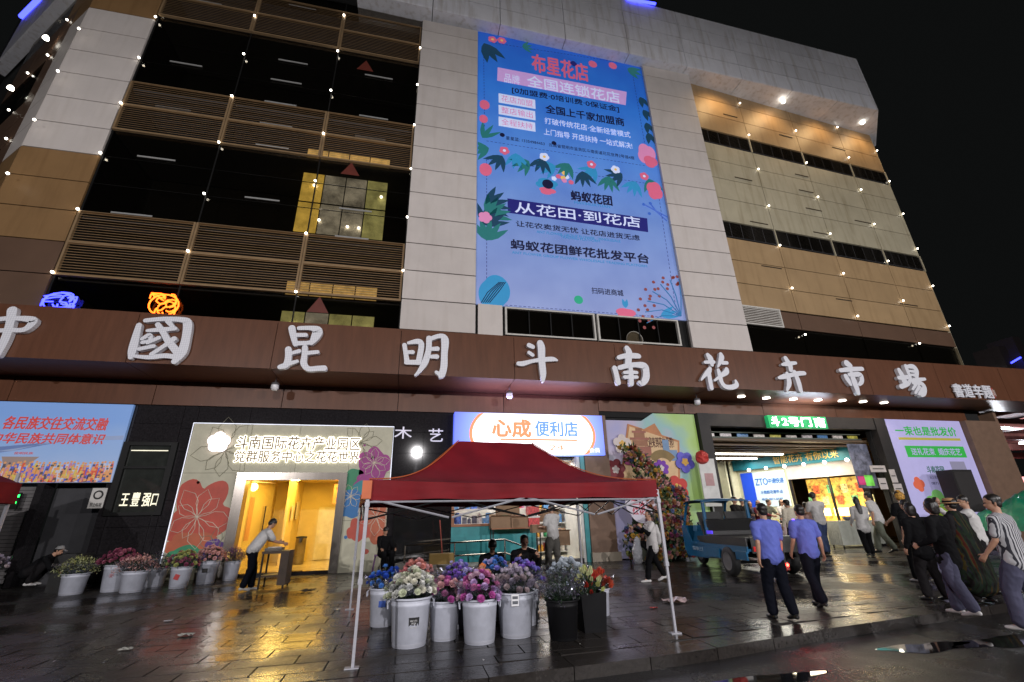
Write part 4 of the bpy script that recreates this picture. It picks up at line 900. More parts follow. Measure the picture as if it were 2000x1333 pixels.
text('心成', 3.2, 4.75, 4.6, 5.28, 17.488, orgl, ss, bold=.07); text('便利店', 4.95, 6.75, 4.65, 5.25, 17.488, blgl, ss, bold=.04)
piece('underline', (5.1, 17.486, 4.5), (3.2, .004, .07), orgl, ss); text('24', 5.5, 6.1, 4.1, 4.3, 17.488, orgl, ss, bold=.02); text('会员', 7.2, 7.65, 4.02, 4.2, 17.49, hot, ss)
lamp('AREA', 'sign_glow', (4.8, 17.35, 4.75), 110, (.80, .80, 1), 5.6, (R(-90), 0, 0), 1.3); lamp('AREA', 'sign_top_glow', (4.6, 16.9, 5.6), 85, (.55, .45, 1), 4.6, (R(180), 0, 0), .5)
tt = T('wall_letters', (.5, 18, 4.5), 'two white Chinese characters on the dark tiled wall left of the shop sign', 'sign')
wl = mat('dim_white_letter', (.7, .68, .8), emis=.35); text('木', -.55, .1, 4.55, 5.0, 17.97, wl, tt, bold=.02); text('艺', .75, 1.3, 4.45, 4.95, 17.97, wl, tt, bold=.02)
# ---------------------------------------------------------------- shop with teal counter
teal = mat('teal_counter', (.02, .26, .28), .4, var=.08); orw = mat('orange_wood', (.30, .12, .05), .5); wht = mat('white_shop_wall', (.65, .65, .62), .6); ctn = mat('cardboard', (.26, .16, .09), .7)
sh = T('shop_kiosk', (4.5, 18.4, 0), 'open shop front with teal counter and crowded shelves under the blue sign', 'shop')
MB().box(1.72, 4.95, 18.0, 18.3, .15, 1.35).build('counter_front', [teal], sh); MB().box(1.72, 5.0, 17.95, 18.7, 1.35, 1.43).build('counter_top', [orw], sh)
MB().box(1.72, 1.82, 18.0, 20.3, 1.43, 3.9).build('side_post', [orw], sh); MB().box(4.92, 5.02, 18.0, 18.1, 1.43, 3.9).build('post', [wht], sh)
MB().box(1.8, 7.0, 20.3, 20.4, .1, 3.9).build('back_wall', [wht], sh); MB().box(6.72, 6.82, 18.0, 20.3, .1, 3.9).build('side_wall', [wht], sh); MB().box(1.8, 7, 18.3, 20.3, 3.8, 3.9).build('ceiling', [wht], sh)
MB().box(1.8, 6.9, 18.0, 20.3, 0, .14).build('shop_floor', [mat('shop_floor_tile', (.45, .42, .32), .3)], sh)
MB().box(6.86, 7.04, 17.75, 18.1, 0, 3.9).build('teal_post', [teal], sh); MB().box(6.74, 6.85, 17.8, 18.1, 0, 3.9).build('white_post', [wht], sh); MB().box(5.02, 6.74, 17.75, 18.0, 0, .14).build('step', [granite], sh)
lamp('AREA', 'shop_light', (4.3, 19.0, 3.72), 230, (1, .95, .85), 4.6, (0, 0, 0), 1.3)
goods_c = [(.05, .12, .45), (.1, .25, .5), (.55, .5, .5), (.6, .05, .05), (.5, .15, .3), (.05, .3, .12), (.7, .35, .05), (.65, .6, .55), (.35, .1, .4), (.08, .08, .12), (.6, .55, .1)]
gm = [mat('goods_wrap_%d' % k, c, .3, var=.5, scale=14) for k, c in enumerate(goods_c)]
rr_ = random.Random(2)
for zs in (1.44, 1.98, 2.5, 3.0):
    MB().box(1.85, 4.85, 18.95, 19.35, zs - .03, zs).build('shelf', [wht], sh)
for zs in (.3, .85, 1.4, 1.95, 2.5, 3.0):
    MB().box(5.05, 6.7, 19.6, 20.0, zs - .03, zs).build('shelf', [wht], sh)
def goods(x0, x1, y, z, hmax, pal):
    x = x0
    while x < x1 - .1:
        wd = rr_.uniform(.1, .34); h = rr_.uniform(.45, .95) * hmax; k = rr_.choice(pal)
        if rr_.random() < .35:
            MB().lathe([(wd * .45, 0), (wd * .45, h * .8), (wd * .2, h * .9), (wd * .2, h)], (x + wd / 2, y, z), 10, cap1=True).build('packet', [gm[k]], sh)
        else: piece('packet', (x + wd / 2, y, z + h / 2), (round(wd * .95, 2), .22, round(h, 2)), gm[k], sh, (0, 0, rr_.uniform(-.15, .15)))
        x += wd + .02
for zs in (1.44, 1.98, 2.5, 3.0): goods(1.9, 3.6, 19.1, zs, .44, (0, 1, 0, 1, 2, 9)); goods(3.6, 4.85, 19.1, zs, .44, (2, 4, 8, 3, 7))
for zs in (.3, .85, 1.4, 1.95, 2.5, 3.0): goods(5.1, 6.65, 19.75, zs, .44, (5, 6, 7, 10, 2, 3, 1, 7))
def carton(x, y, z, sx, sy, sz, label, fill, rz=0, group='open cartons in front of the shop'):
    t = T('carton', (x, y, z), label, 'carton', group, rz); a, b_ = sx / 2, sy / 2
    mb = MB().box(-a, a, -b_, -b_ + .02, 0, sz).box(-a, a, b_ - .02, b_, 0, sz).box(-a, -a + .02, -b_ + .02, b_ - .02, 0, sz).box(a - .02, a, -b_ + .02, b_ - .02, 0, sz).box(-a + .02, a - .02, -b_ + .02, b_ - .02, 0, .02)
    mb.build('carton_body', [ctn], t, local=True)
    MB().add([(-a, -b_, sz), (a, -b_, sz), (a + .03, -b_ - .1, sz + .05), (-a - .03, -b_ - .1, sz + .05)], [(0, 1, 2, 3)]).build('flap', [ctn], t, local=True); MB().add([(-a, b_, sz), (a, b_, sz), (a, b_ + .08, sz + .1), (-a, b_ + .08, sz + .1)], [(0, 1, 2, 3)]).build('flap', [ctn], t, local=True)
    r2 = random.Random(int(x * 100)); mb = MB()
    for k in range(14): mb.box(*(lambda cx, cy: (cx - .05, cx + .05, cy - .06, cy + .06))(r2.uniform(-a + .08, a - .08), r2.uniform(-b_ + .09, b_ - .09)), sz - .12, sz + r2.uniform(-.02, .06), r2.randrange(2), rz=r2.uniform(-.6, .6))
    mb.build('contents', [gm[k] for k in fill], t, local=True, kind='stuff'); return t
tb = T('display_table', (3.9, 17.3, 0), 'low dark metal table carrying the cartons in front of the teal counter', 'table')
MB().box(3.1, 4.95, 17.2, 17.75, 1.24, 1.28).build('table_top', [orw], tb)
for x in (3.15, 4.9):
    for y in (17.25, 17.7): MB().box(x - .02, x + .02, y - .02, y + .02, 0, 1.24).build('leg', [frame_d], tb)
carton(3.45, 17.48, 1.28, .72, .42, .38, 'open carton with green packets at the left on the low table', (5, 7)); carton(4.15, 17.48, 1.28, .62, .42, .34, 'open carton with pink packets in the middle of the low table', (4, 3))
carton(3.75, 17.52, 1.72, .85, .34, .32, 'open carton with purple packets on top of the two lower ones', (8, 4))
carton(5.45, 17.9, 1.45, .7, .45, .38, 'open carton of eggs in front of the bright shelves', (7, 7)); carton(5.9, 18.05, .6, .7, .4, .5, 'dark blue and brown carton below the eggs', (9, 9))
for k, z in enumerate((1.28, 1.68)):
    t = T('snack_box', (4.7, 17.45, z), ('lower', 'upper')[k] + ' red and white snack box at the right end of the low table', 'box', 'snack boxes at the end of the low table'); piece('box_body', (4.7, 17.45, z + .17), (.42, .34, .3), gm[3], t); piece('lid', (4.7, 17.45, z + .355), (.46, .38, .06), wht, t)
# ramp with steel rails
rmp = T('steel_ramp_rail', (2.2, 16, 0), 'stainless steel hand rail of the entrance ramp in front of the teal counter', 'railing')
for z in (.55, .95): MB().tube([(.1, 16.9, z - .12), (3.3, 15.9, z), (4.3, 15.6, z - .35)], .025, 8).build('rail', [steel], rmp)
for x, y, z in ((.1, 16.9, .83), (1.7, 16.4, .88), (3.3, 15.9, .95)): MB().tube([(x, y, 0), (x, y, z)], .025, 8).build('post', [steel], rmp)
solo(MB().add([(-.2, 16.9, 0), (4.6, 15.6, 0), (4.9, 16.6, 0), (.1, 17.9, 0), (-.2, 16.9, .3), (4.6, 15.6, .06), (4.9, 16.6, .06), (.1, 17.9, .3)], [(4, 5, 6, 7), (0, 1, 5, 4), (1, 2, 6, 5), (2, 3, 7, 6), (3, 0, 4, 7)]), 'ramp', [mat('pale_ramp_stone', (.25, .24, .21), .4)], 'pale stone access ramp below the steel rail', 'ramp')
dp = T('dustpan', (1.2, 15.8, .3), 'yellow long handled dustpan leaning at the ramp', 'dustpan'); MB().box(.85, 1.6, 15.6, 15.95, .32, .62).build('pan', [mat('yellow_brown_plastic', (.30, .19, .05), .5)], dp); MB().tube([(1.25, 15.8, .6), (1.15, 15.95, 1.6)], .018, 8).build('handle', [mat('red_handle', (.3, .05, .03))], dp)
MB().box(-.35, 1.65, 17.9, 17.99, .1, 3.1).build('dark_door', [mat('dark_reflective_glass', (.012, .012, .012), .08, spec=.8)], bld)
vl = T('painted_picture_reflection', (.3, 17.85, 2.2), 'small yellow picture reflection painted on the dark glass left of the counter', 'lamp'); piece('reflection_sheet', (.55, 17.88, 2.35), (.5, .02, .5), mat('warm_reflection_glow', (.8, .5, .2), emis=.35, var=.8, scale=9), vl)  # glowing sheet standing in for a lit picture reflected in the glass

# ---------------------------------------------------------------- mural with welcome card
mu = T('welcome_mural', (10.3, 17.9, 0), 'pastel mural wall with a big card and cut out flowers behind the flower stand', 'mural')
mum = bpy.data.materials.new('pastel_mural'); mum.use_nodes = True; n = mum.node_tree.nodes; l = mum.node_tree.links; b = n['Principled BSDF']
geo = n.new('ShaderNodeNewGeometry'); nz = n.new('ShaderNodeTexNoise'); nz.inputs['Scale'].default_value = .33; nz.inputs['Detail'].default_value = 3; l.new(geo.outputs['Position'], nz.inputs['Vector'])
rp = n.new('ShaderNodeValToRGB'); rp.color_ramp.elements[0].color = (.30, .30, .50, 1); rp.color_ramp.elements[0].position = .3; rp.color_ramp.elements[1].color = (.30, .46, .10, 1); rp.color_ramp.elements[1].position = .75
for p, c in ((.45, (.42, .36, .46, 1)), (.56, (.24, .42, .42, 1)), (.64, (.34, .5, .2, 1))): e_ = rp.color_ramp.elements.new(p); e_.color = c
sx = n.new('ShaderNodeSeparateXYZ'); l.new(geo.outputs['Position'], sx.inputs[0]); ma = n.new('ShaderNodeMapRange'); ma.inputs['From Min'].default_value = 9; ma.inputs['From Max'].default_value = 14; ma.inputs['To Max'].default_value = .3; ma.inputs['To Min'].default_value = -.12; l.new(sx.outputs['X'], ma.inputs['Value'])
aa = n.new('ShaderNodeMath'); aa.operation = 'ADD'; l.new(nz.outputs['Fac'], aa.inputs[0]); l.new(ma.outputs[0], aa.inputs[1]); l.new(aa.outputs[0], rp.inputs[0]); l.new(rp.outputs[0], b.inputs['Base Color']); b.inputs['Roughness'].default_value = .5
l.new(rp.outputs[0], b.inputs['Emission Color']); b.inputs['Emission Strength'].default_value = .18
MB().poly([(8.2, .05), (12.55, .05), (12.55, 5.8), (10.5, 5.8), (9.9, 5.45), (8.2, 5.45)], 17.98, .08).build('board', [mum], mu)
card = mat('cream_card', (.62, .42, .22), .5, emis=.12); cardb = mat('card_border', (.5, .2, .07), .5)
def Mq(px, py): return U(px, py, 17.86)
MB().poly([Mq(*p) for p in ((1210, 950), (1330, 990), (1327, 861), (1226, 828))], 17.897, .03).build('card_border', [cardb], mu); MB().poly([Mq(*p) for p in ((1213, 948), (1325, 986), (1323, 864), (1229, 833))], 17.866, .02).build('card', [card], mu)
MB().poly([Mq(*p) for p in ((1255, 840), (1295, 852), (1279, 827))], 17.9, .01).build('card_flap', [cardb], mu)
x0, z0 = Mq(1259, 863); x1, z1 = Mq(1313, 852); text('欢迎来到花的世界!', x0, x1 - .0, z0 - .25, z0 + .2, 17.845, mat('brown_ink', (.1, .03, .02)), mu, bold=.02)
def cut(px, py, r, m, c, p=5, seed=0, sz=1): x, z = Mq(px, py); MB().poly(blob(x, z, r, p, .3, seed, 50, 1, sz), 17.83, .05).build('cutout_flower', [m], mu); MB().poly(blob(x, z, r * .38, 5, .4, seed, 30), 17.78, .01).build('flower_centre', [c], mu)
pw = mat('white_petal_print', (.7, .62, .58)); pr = mat('red_petal_print', (.6, .05, .04)); pbl = mat('blue_petal_print', (.13, .12, .6)); pye = mat('yellow_centre_print', (.75, .45, .1)); ppk = mat('pink_petal_print', (.45, .06, .22)); pdr = mat('dark_red_petal_print', (.25, .04, .05))
cut(1214, 868, .42, pw, pye, seed=.3); cut(1336, 903, .46, pbl, pye, seed=.9); cut(1322, 954, .52, pr, pye, seed=.6); cut(1236, 897, .5, ppk, pw, seed=1.2, sz=.7); cut(1290, 915, .36, mat('purple_petal_print', (.2, .04, .42)), pw, 8, .2); cut(1201, 918, .45, pdr, pw, 6, .2)
brick_t = mat('rose_tower_print', (.35, .13, .09)); x, z = Mq(1252, 882)
for k, (wd, h, zo) in enumerate(((.95, .5, -.1), (.7, .25, .42), (.9, .1, .68), (.5, .2, .78), (.65, .09, .98), (.3, .12, 1.07))): piece('printed_tower', (x, 17.84, z + zo + h / 2 - .2), (wd, .012, h), (brick_t, orw)[k % 2], mu)
for px, py, wd, h in ((1300, 872, .3, .55), (1316, 890, .35, .45)): x, z = Mq(px, py); piece('printed_tower', (x, 17.838, z), (wd, .014, h), mat('pale_blue_print', (.2, .32, .5)), mu)
x, z = Mq(1293, 893); MB().poly([(x + 0.75 * math.cos(t) * r_, z - .45 + .75 * math.sin(t) * r_) for r_, ts in ((1, [math.pi * (.2 + .6 * k / 12) for k in range(13)]), (.55, [math.pi * (.8 - .6 * k / 12) for k in range(13)])) for t in ts], 17.84, .01).build('printed_fan', [mat('olive_print', (.25, .17, .06))], mu)
pstone = mat('dark_portal_stone', (.03, .028, .028), .5, spec=.25)
MB().box(12.6, 13.15, 17.7, 18.05, 0, 5.84).build('portal_column', [pstone], bld); MB().box(22.45, 23.1, 17.7, 18.05, 0, 5.84).build('portal_column', [pstone], bld); MB().box(13.15, 22.45, 17.75, 18.05, 5.28, 5.84).build('portal_lintel', [pstone], bld)

# ---------------------------------------------------------------- gate sign and hall behind
gs_ = T('gate_sign', (18.2, 17.5, 5.2), 'green lit sign with white characters hanging over the hall entrance', 'sign')
a = U(1505, 838, 17.5); c = U(1612, 815, 17.5)
MB().box(a[0], c[0], 17.5, 17.72, 5.22, 5.78).build('sign_box', [mat('green_sign_glow', (.02, .4, .12), emis=.45, ecol=(.005, .25, .12))], gs_)
hw = mat('gate_sign_letter_glow', (1, 1, 1), emis=5, ecol=(.95, .98, 1)); w_ = c[0] - a[0]
text('斗', a[0] + .15, a[0] + .55, 5.3, 5.72, 17.495, hw, gs_, bold=.04); text('2号门', a[0] + .72, a[0] + w_ * .72, 5.3, 5.72, 17.495, hw, gs_, bold=.035); text('南', a[0] + w_ * .78, a[0] + w_ * .96, 5.29, 5.73, 17.495, hw, gs_, bold=.04)
lamp('AREA', 'gate_sign_glow', (18.2, 17.2, 5.85), 65, (.72, .8, 1), 2.6, (R(180), 0, 0), .35)
hall = T('entrance_hall', (18, 24, 0), 'bright entrance hall behind the gate with ceiling light tubes and a teal fascia', 'hall')
wall_c = mat('cream_hall_wall', (.55, .54, .38), .6); cei = mat('brown_hall_ceiling', (.14, .09, .05), .5)
tubeg = mat('ceiling_tube_glow', (1, 1, .95), emis=7, ecol=(1, .97, .85)); tealg = mat('teal_hall_fascia', (.01, .16, .22), .5)
MB().box(13.0, 26, 18.4, 44, 4.75, 4.85).build('ceiling', [cei], hall); MB().box(13.0, 13.1, 18.3, 44, 0, 4.9).build('side_wall', [cei], hall); MB().box(13, 30, 43.9, 44, 0, 4.9).build('back_wall', [wall_c], hall)
for k in range(22): piece('ceiling_slat', (18, 19 + k * .62, 4.68), (10, .12, .14), cei, hall)
for (x0, x1, y) in ((15.9, 20.2, 21.5), (17.0, 20.1, 23.4), (16.3, 19.4, 26.5), (16.3, 19.4, 29.5), (16.3, 19.4, 33), (16.3, 19.4, 37)): piece('ceiling_tube', ((x0 + x1) / 2, y, 4.56), (x1 - x0, .1, .07), tubeg, hall)
lamp('AREA', 'hall_light', (18, 22.3, 4.45), 330, (1, .96, .85), 4.2, (0, 0, 0), 3.5); lamp('AREA', 'hall_light', (18, 31, 4.4), 200, (1, .95, .8), 3, (0, 0, 0), 10); lamp('AREA', 'hall_light', (19, 19.6, 4.5), 170, (1, .85, .6), 5, (0, 0, 0), .5)
H0 = Vector((22.4, 18.7)); HD = Vector((-2.3, 6.5)).normalized(); HN = Vector((-HD.y, HD.x))
def hp(s, o=0): p = H0 + HD * s + HN * o; return (p.x, p.y)
def hslab(name, s0, s1, z0, z1, m, o=0, th=.1): return MB().prism([hp(s0, o), hp(s1, o), hp(s1, o - th), hp(s0, o - th)], z0, z1).build(name, [m], hall)
hslab('teal_fascia', .3, 7.0, 4.02, 4.72, tealg, .3, .35)
MB().box(19.6, 20.3, 25.3, 25.4, 0, 4.7).build('corner_wall', [wall_c], hall); MB().box(19.3, 19.4, 25.3, 43.9, 0, 4.7).build('corridor_wall', [wall_c], hall)
hslab('shop_wall', 4.0, 7.0, 0, 4.02, wall_c)
hslab('shop_wall', 0.2, 4.0, 3.3, 4.02, mat('pale_shop_header', (.6, .55, .55), .5)); hslab('shop_wall', .2, .5, 0, 3.3, granite); hslab('shop_wall', 3.85, 4.0, 0, 3.3, granite); hslab('shop_counter', .5, 3.85, 0, .95, wall_c, .5, .5)
MB().prism([hp(.9, -1.6), hp(3.85, -1.6), hp(3.85, -1.7), hp(.9, -1.7)], .9, 3.3).build('menu_wall', [mat('yellow_menu_print', (.8, .5, .1), .4, emis=.9, var=.8, scale=3.5)], hall)
for k in range(9):
    s = .7 + k * .36; q = MB().prism([hp(s, -1.5), hp(s + .3, -1.5), hp(s + .3, -1.55), hp(s, -1.55)], 1.9 + (k % 2) * .6, 2.35 + (k % 2) * .6).build('menu_picture', [mat('menu_picture_%d' % (k % 3), ((.8, .7, .3), (.7, .15, .05), (.2, .5, .2))[k % 3], emis=.9, var=.8, scale=12)], hall)
for k in range(3): MB().prism([hp(.7 + k * 1.05, -1.1), hp(1.5 + k * 1.05, -1.1), hp(1.5 + k * 1.05, -1.3), hp(.7 + k * 1.05, -1.3)], 1.35, 1.75).build('lit_display', [mat('warm_display_glow', (1, .8, .4), emis=3, ecol=(1, .75, .35))], hall)
hslab('mullion', 1.9, 2.0, .95, 3.3, frame_d); lamp('POINT', 'stall_light', (*hp(2.2, .9), 2.9), 120, (1, .82, .5), .2)
for k in range(6): p = hp(.6 + k * 1.05, .55); MB().ball((p[0], p[1], 3.98), .09, 8, 5).build('fascia_lamp', [bulb], hall)
gold = mat('gold_letter', (.55, .38, .10), .35, emis=.15)
t_ = text('智能花卉 有你以来', 0, 3.4, 0, .42, 0, gold, None, th=.03); t_.parent = hall; ang = math.atan2(-HD.y, -HD.x)
p = hp(4.4, .33); t_.location = Vector((p[0], p[1], 4.16)) - worldloc(hall); t_.rotation_euler = (0, 0, ang)
# courier board on the hall wall
zb = T('courier_board', (20.9, 22.8, 1.9), 'blue and white courier company board on the hall wall', 'sign')
def onh(s, z0, z1, s1, m, o, name): return MB().prism([hp(s, o), hp(s1, o), hp(s1, o - .03), hp(s, o - .03)], z0, z1).build(name, [m], zb)
onh(4.1, 1.9, 3.85, 6.6, emi('pale_blue_board', (.5, .62, .66), .3), .05, 'board'); onh(6.0, 1.9, 3.85, 6.75, emi('deep_blue_board', (.01, .06, .55), .3), .09, 'board_edge')
for s, x0, ww, z0, hh, mm in (('ZTO', 4.2, .75, 3.1, .38, emi('courier_blue', (.01, .12, .45), .2)), ('中通快递', 4.98, .9, 3.15, .3, MATS['courier_blue']), ('斗南鲜花寄件点', 4.4, 1.3, 2.6, .2, MATS['courier_blue']), ('电话 0871-5777', 4.4, 1.2, 2.25, .13, MATS['courier_blue'])):
    t_ = text(s, 0, ww, 0, hh, 0, mm, None, th=.01, bold=.02); t_.parent = zb; s0 = 6.0 - (x0 - 4.1); p = hp(s0, .065); t_.location = Vector((p[0], p[1], z0)) - worldloc(zb); t_.rotation_euler = (0, 0, ang)
# trusses above the hall, banner and notices at the gate
tr = mat('green_grey_truss', (.12, .14, .11), .5)
mb = MB()
for z in (4.9, 5.15): mb.box(13.2, 22.4, 18.6, 18.75, z, z + .06)
mb.build('truss_chord', [tr], hall)
for k in range(10): piece('truss_bay', (13.7 + k * .92, 18.7, 5.05), (.6, .05, .14), gm[(7, 2, 1, 7, 10)[k % 5]], hall)
wn = mat('paper_notice', (.55, .5, .48), .6)
for k, (px, py, ww, hh) in enumerate(((1715, 916, .9, .3), (1725, 945, .45, .5), (1745, 930, .35, .6), (1755, 955, .5, .45))):
    x, z = U(px, py, 17.68); t = T('paper_notice', (x, 17.68, z - hh / 2), ('wide white', 'small square white', 'tall grey', 'pale')[k] + ' paper notice stuck on the dark column right of the gate', 'notice', 'paper notices right of the gate'); piece('sheet', (x, 17.685, z), (ww, .01, hh), wn, t)
    MB().box(x - ww * .35, x + ww * .35, 17.672, 17.678, z - .02, z + .02).build('printed_line', [MATS['black_ink']], t)
pst = T('pull_up_stand', (13.5, 17.6, 0), 'white pull up stand with a red flower on top at the left of the gate', 'stand'); x, z = U(1386, 942, 17.3)
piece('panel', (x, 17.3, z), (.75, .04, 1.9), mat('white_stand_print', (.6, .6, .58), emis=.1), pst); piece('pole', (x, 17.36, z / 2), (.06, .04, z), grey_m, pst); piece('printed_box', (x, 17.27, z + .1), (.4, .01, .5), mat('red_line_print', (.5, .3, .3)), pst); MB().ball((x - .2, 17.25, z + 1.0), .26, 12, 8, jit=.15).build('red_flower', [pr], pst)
dpo = T('dance_poster', (21.9, 18.6, 2.2), 'narrow poster with pink and green colours beside the teal fascia inside the gate', 'poster'); x, z = U(1685, 910, 18.5)
piece('sheet', (x, 18.5, z), (1.2, .03, 2.1), mat('violet_poster_print', (.15, .16, .22), emis=.2, var=.6), dpo); piece('green_mark', (x + .1, 18.47, z - .7), (.5, .01, .5), mat('lime_print', (.2, .7, .1), emis=.4), dpo); piece('pink_mark', (x - .35, 18.47, z - .7), (.4, .01, .4), mat('hot_pink_print', (.6, .05, .2), emis=.3), dpo)

# right poster
rpst = T('price_poster', (25.8, 17.9, 1.3), 'tall pale lilac poster with green Chinese slogan right of the gate', 'poster')
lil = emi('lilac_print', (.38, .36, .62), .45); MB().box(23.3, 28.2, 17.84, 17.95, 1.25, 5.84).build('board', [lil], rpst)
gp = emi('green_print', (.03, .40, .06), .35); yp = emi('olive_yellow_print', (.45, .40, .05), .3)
text('一束也是批发价', 23.75, 27.7, 5.05, 5.5, 17.835, gp, rpst, bold=.035); piece('printed_stripe', (25.8, 17.833, 4.88), (4.0, .008, .12), yp, rpst); piece('printed_panel', (25.9, 17.833, 4.25), (3.8, .008, .55), gp, rpst)
text('送礼花束  婚庆花艺', 24.3, 27.5, 4.08, 4.42, 17.825, lil, rpst, bold=.02); inkp = emi('purple_ink', (.06, .06, .15), .15); text('斗南花园', 24.9, 26.0, 3.2, 3.55, 17.835, mat('teal_ink', (.05, .2, .15)), rpst, bold=.03)
text('云上花集微信商城', 24.9, 26.1, 2.95, 3.08, 17.835, inkp, rpst); text('0871-6738 2291', 24.9, 26.4, 2.68, 2.8, 17.835, inkp, rpst); text('微信公众号', 26.6, 27.4, 2.7, 2.8, 17.835, inkp, rpst); piece('printed_panel', (27.0, 17.833, 3.3), (.95, .006, .95), emi('grey_patch', (.26, .25, .36), .3), rpst)
MB().poly(blob(24.1, 2.7, .35, 4, .3, .2), 17.838, .01).build('printed_flower', [emi('orange_print', (.6, .12, .06), .35)], rpst); MB().poly(blob(25.0, 1.75, .7, 5, .3, .3, sx=1.2), 17.838, .008).build('printed_tree', [emi('light_green_print', (.2, .5, .15), .35)], rpst)
sb = T('black_loudspeaker', (27.6, 16.9, 0), 'tall black loudspeaker box standing in front of the lilac poster', 'loudspeaker'); x, z = U(1893, 955, 16.6)
MB().box(x - .65, x + .55, 16.6, 17.3, z - 1.0, z + .85).build('cabinet', [mat('black_box', (.015, .014, .014), .5)], sb); MB().box(x - .6, x + .5, 16.585, 16.6, z - .9, z + .75).build('grille', [mat('black_grille', (.025, .022, .022), .7, bump=.6, bscale=120)], sb); MB().tube([(x, 16.95, 0), (x, 16.95, z - 1)], .04, 8).build('stand_pole', [grey_m], sb)

# ---------------------------------------------------------------- side street on the right
pinkb = mat('pink_painted_beam', (.45, .18, .16), .5, dirt=.3)
ca = T('side_canopy', (36, 26, 0), 'steel canopy with pinkish beams over the side street at the right edge', 'canopy')
for y in (19.5, 23.5, 28, 33): MB().box(30.7, 60, y, y + .35, 6.0, 6.5).build('beam', [pinkb], ca)
for x in (33, 37.5, 43, 50): MB().box(x, x + .3, 17, 42, 6.5, 6.75).build('rafter', [pinkb], ca)
MB().box(30.7, 60, 16.5, 44, 6.9, 7.0).build('roof', [mat('grey_sheet_roof', (.25, .24, .25), .5)], ca)
for x, y in ((34.2, 20), (36, 28), (48, 24)): MB().box(x, x + .3, y, y + .3, -.1, 6.0).build('column', [mat('grey_column', (.22, .2, .2), .5)], ca)
for k, (px, py) in enumerate(((1963, 834), (1998, 864))):
    x, y = G(px, py, 6.2); MB().lathe([(.25, 0), (.25, -.12)], (x, y, 6.2), 14, cap1=True).build('canopy_lamp', [mat('white_bay_lamp', (1, 1, 1), emis=22, ecol=(.9, .95, 1))], ca); lamp('POINT', 'canopy_light', (x, y, 5.8), 260, (.9, .93, 1), .2)
for k, (px, py, pw_, ph, c, nm) in enumerate(((1946, 945, 20, 14, (.9, .92, 1), 'small white lit shop sign down the side street'), (1990, 938, 60, 10, (1, .35, .35), 'red and white lit shop sign at the right edge'), (1992, 955, 60, 14, (1, .12, .15), 'red lit stall front below the other sign at the right edge'))):
    x, z = U(px, py, 34); tag(rebase(MB().box(x - pw_ * .045, x + pw_ * .045, 34, 34.2, z - ph * .03, z + ph * .03).build('street_sign', [mat('street_sign_glow_%d' % k, c, emis=2.2, ecol=c)])), nm, 'sign')
bg2 = T('far_block', (62, 60, 0), 'dark building with small lit windows far behind the band at the right', 'building'); fbm = mat('dark_far_wall', (.05, .05, .06), .8)
MB().box(52, 80, 55, 70, 0, 20).build('wall', [fbm], bg2)
for px, py in ((1948, 690), (1975, 672)): x, z = U(px, py, 55); MB().box(x - .9, x + .9, 54, 58, 14, z + 1).build('tower', [mat('grey_brown_far_wall', (.10, .08, .08), .8)], bg2)
x, z = U(1978, 719, 53)
for k in range(4):
    for j in range(2): piece('window', (x - 1.3 + k * .9, 54.9, z - .4 + j * .7), (.75, .1, .5), mat('lit_far_window', (.6, .65, .7), emis=.5), bg2)
a = U(1988, 706, 53); solo(MB().tube([(a[0], 54, a[1]), (a[0] + 3, 54, a[1] + 1.2)], .15, 6), 'neon_tube', [neonb], 'short blue neon tube on the far roof at the right edge', 'neon tube')
# green tarpaulin over goods
mb = MB(); gx, gy = 24.5, 14.0; N = 22; vs = []; fs = []
for i in range(N + 1):
    for j in range(N + 1):
        u, v = i / N * 2 - 1, j / N * 2 - 1; h = max(0, 1 - abs(u) ** 3) * max(0, 1 - abs(v) ** 3) * 1.15
        h *= .8 + .35 * noise.noise(Vector((u * 1.6, v * 1.6, 3))) + .25 * abs(noise.noise(Vector((u * 4, v * 4, 1))))
        vs.append((gx + u * 2.4 + .1 * noise.noise(Vector((u * 3, v * 3, 7))), gy + v * 1.5, max(.75, h * 1.25 + .75)))
for i in range(N):
    for j in range(N): fs.append((i * (N + 1) + j, (i + 1) * (N + 1) + j, (i + 1) * (N + 1) + j + 1, i * (N + 1) + j + 1))
solo(mb.add(vs, fs), 'green_tarpaulin', [mat('green_tarpaulin_sheet', (.01, .22, .12), .3, var=.25, bump=.4, bscale=8)], 'crumpled green tarpaulin over a stall at the right edge', 'tarpaulin', smooth=True)
#@@
# ---------------------------------------------------------------- red pop-up tent
tent = T('gazebo_tent', (1.7, 8.7, 0), 'dark red pop up tent on thin white legs over the flower buckets', 'tent')
redc = bpy.data.materials.new('red_tent_cloth'); redc.use_nodes = True; n = redc.node_tree.nodes; l = redc.node_tree.links; b = n['Principled BSDF']
geo = n.new('ShaderNodeNewGeometry'); nz = n.new('ShaderNodeTexNoise'); nz.inputs['Scale'].default_value = 2.2; nz.inputs['Detail'].default_value = 6; l.new(geo.outputs['Position'], nz.inputs['Vector'])
rp = n.new('ShaderNodeValToRGB'); rp.color_ramp.elements[0].color = (.135, .006, .010, 1); rp.color_ramp.elements[1].color = (.19, .009, .014, 1); rp.color_ramp.elements[0].position = .35; rp.color_ramp.elements[1].position = .65; l.new(nz.outputs['Fac'], rp.inputs[0]); l.new(rp.outputs[0], b.inputs['Base Color'])
b.inputs['Roughness'].default_value = .6; b.inputs['Specular IOR Level'].default_value = .15
wv = n.new('ShaderNodeTexWave'); wv.inputs['Scale'].default_value = 60; wv.bands_direction = 'X'; l.new(geo.outputs['Position'], wv.inputs['Vector'])
bp = n.new('ShaderNodeBump'); bp.inputs['Strength'].default_value = .12; bp.inputs['Distance'].default_value = .01; l.new(nz.outputs['Fac'], bp.inputs['Height']); l.new(bp.outputs[0], b.inputs['Normal'])
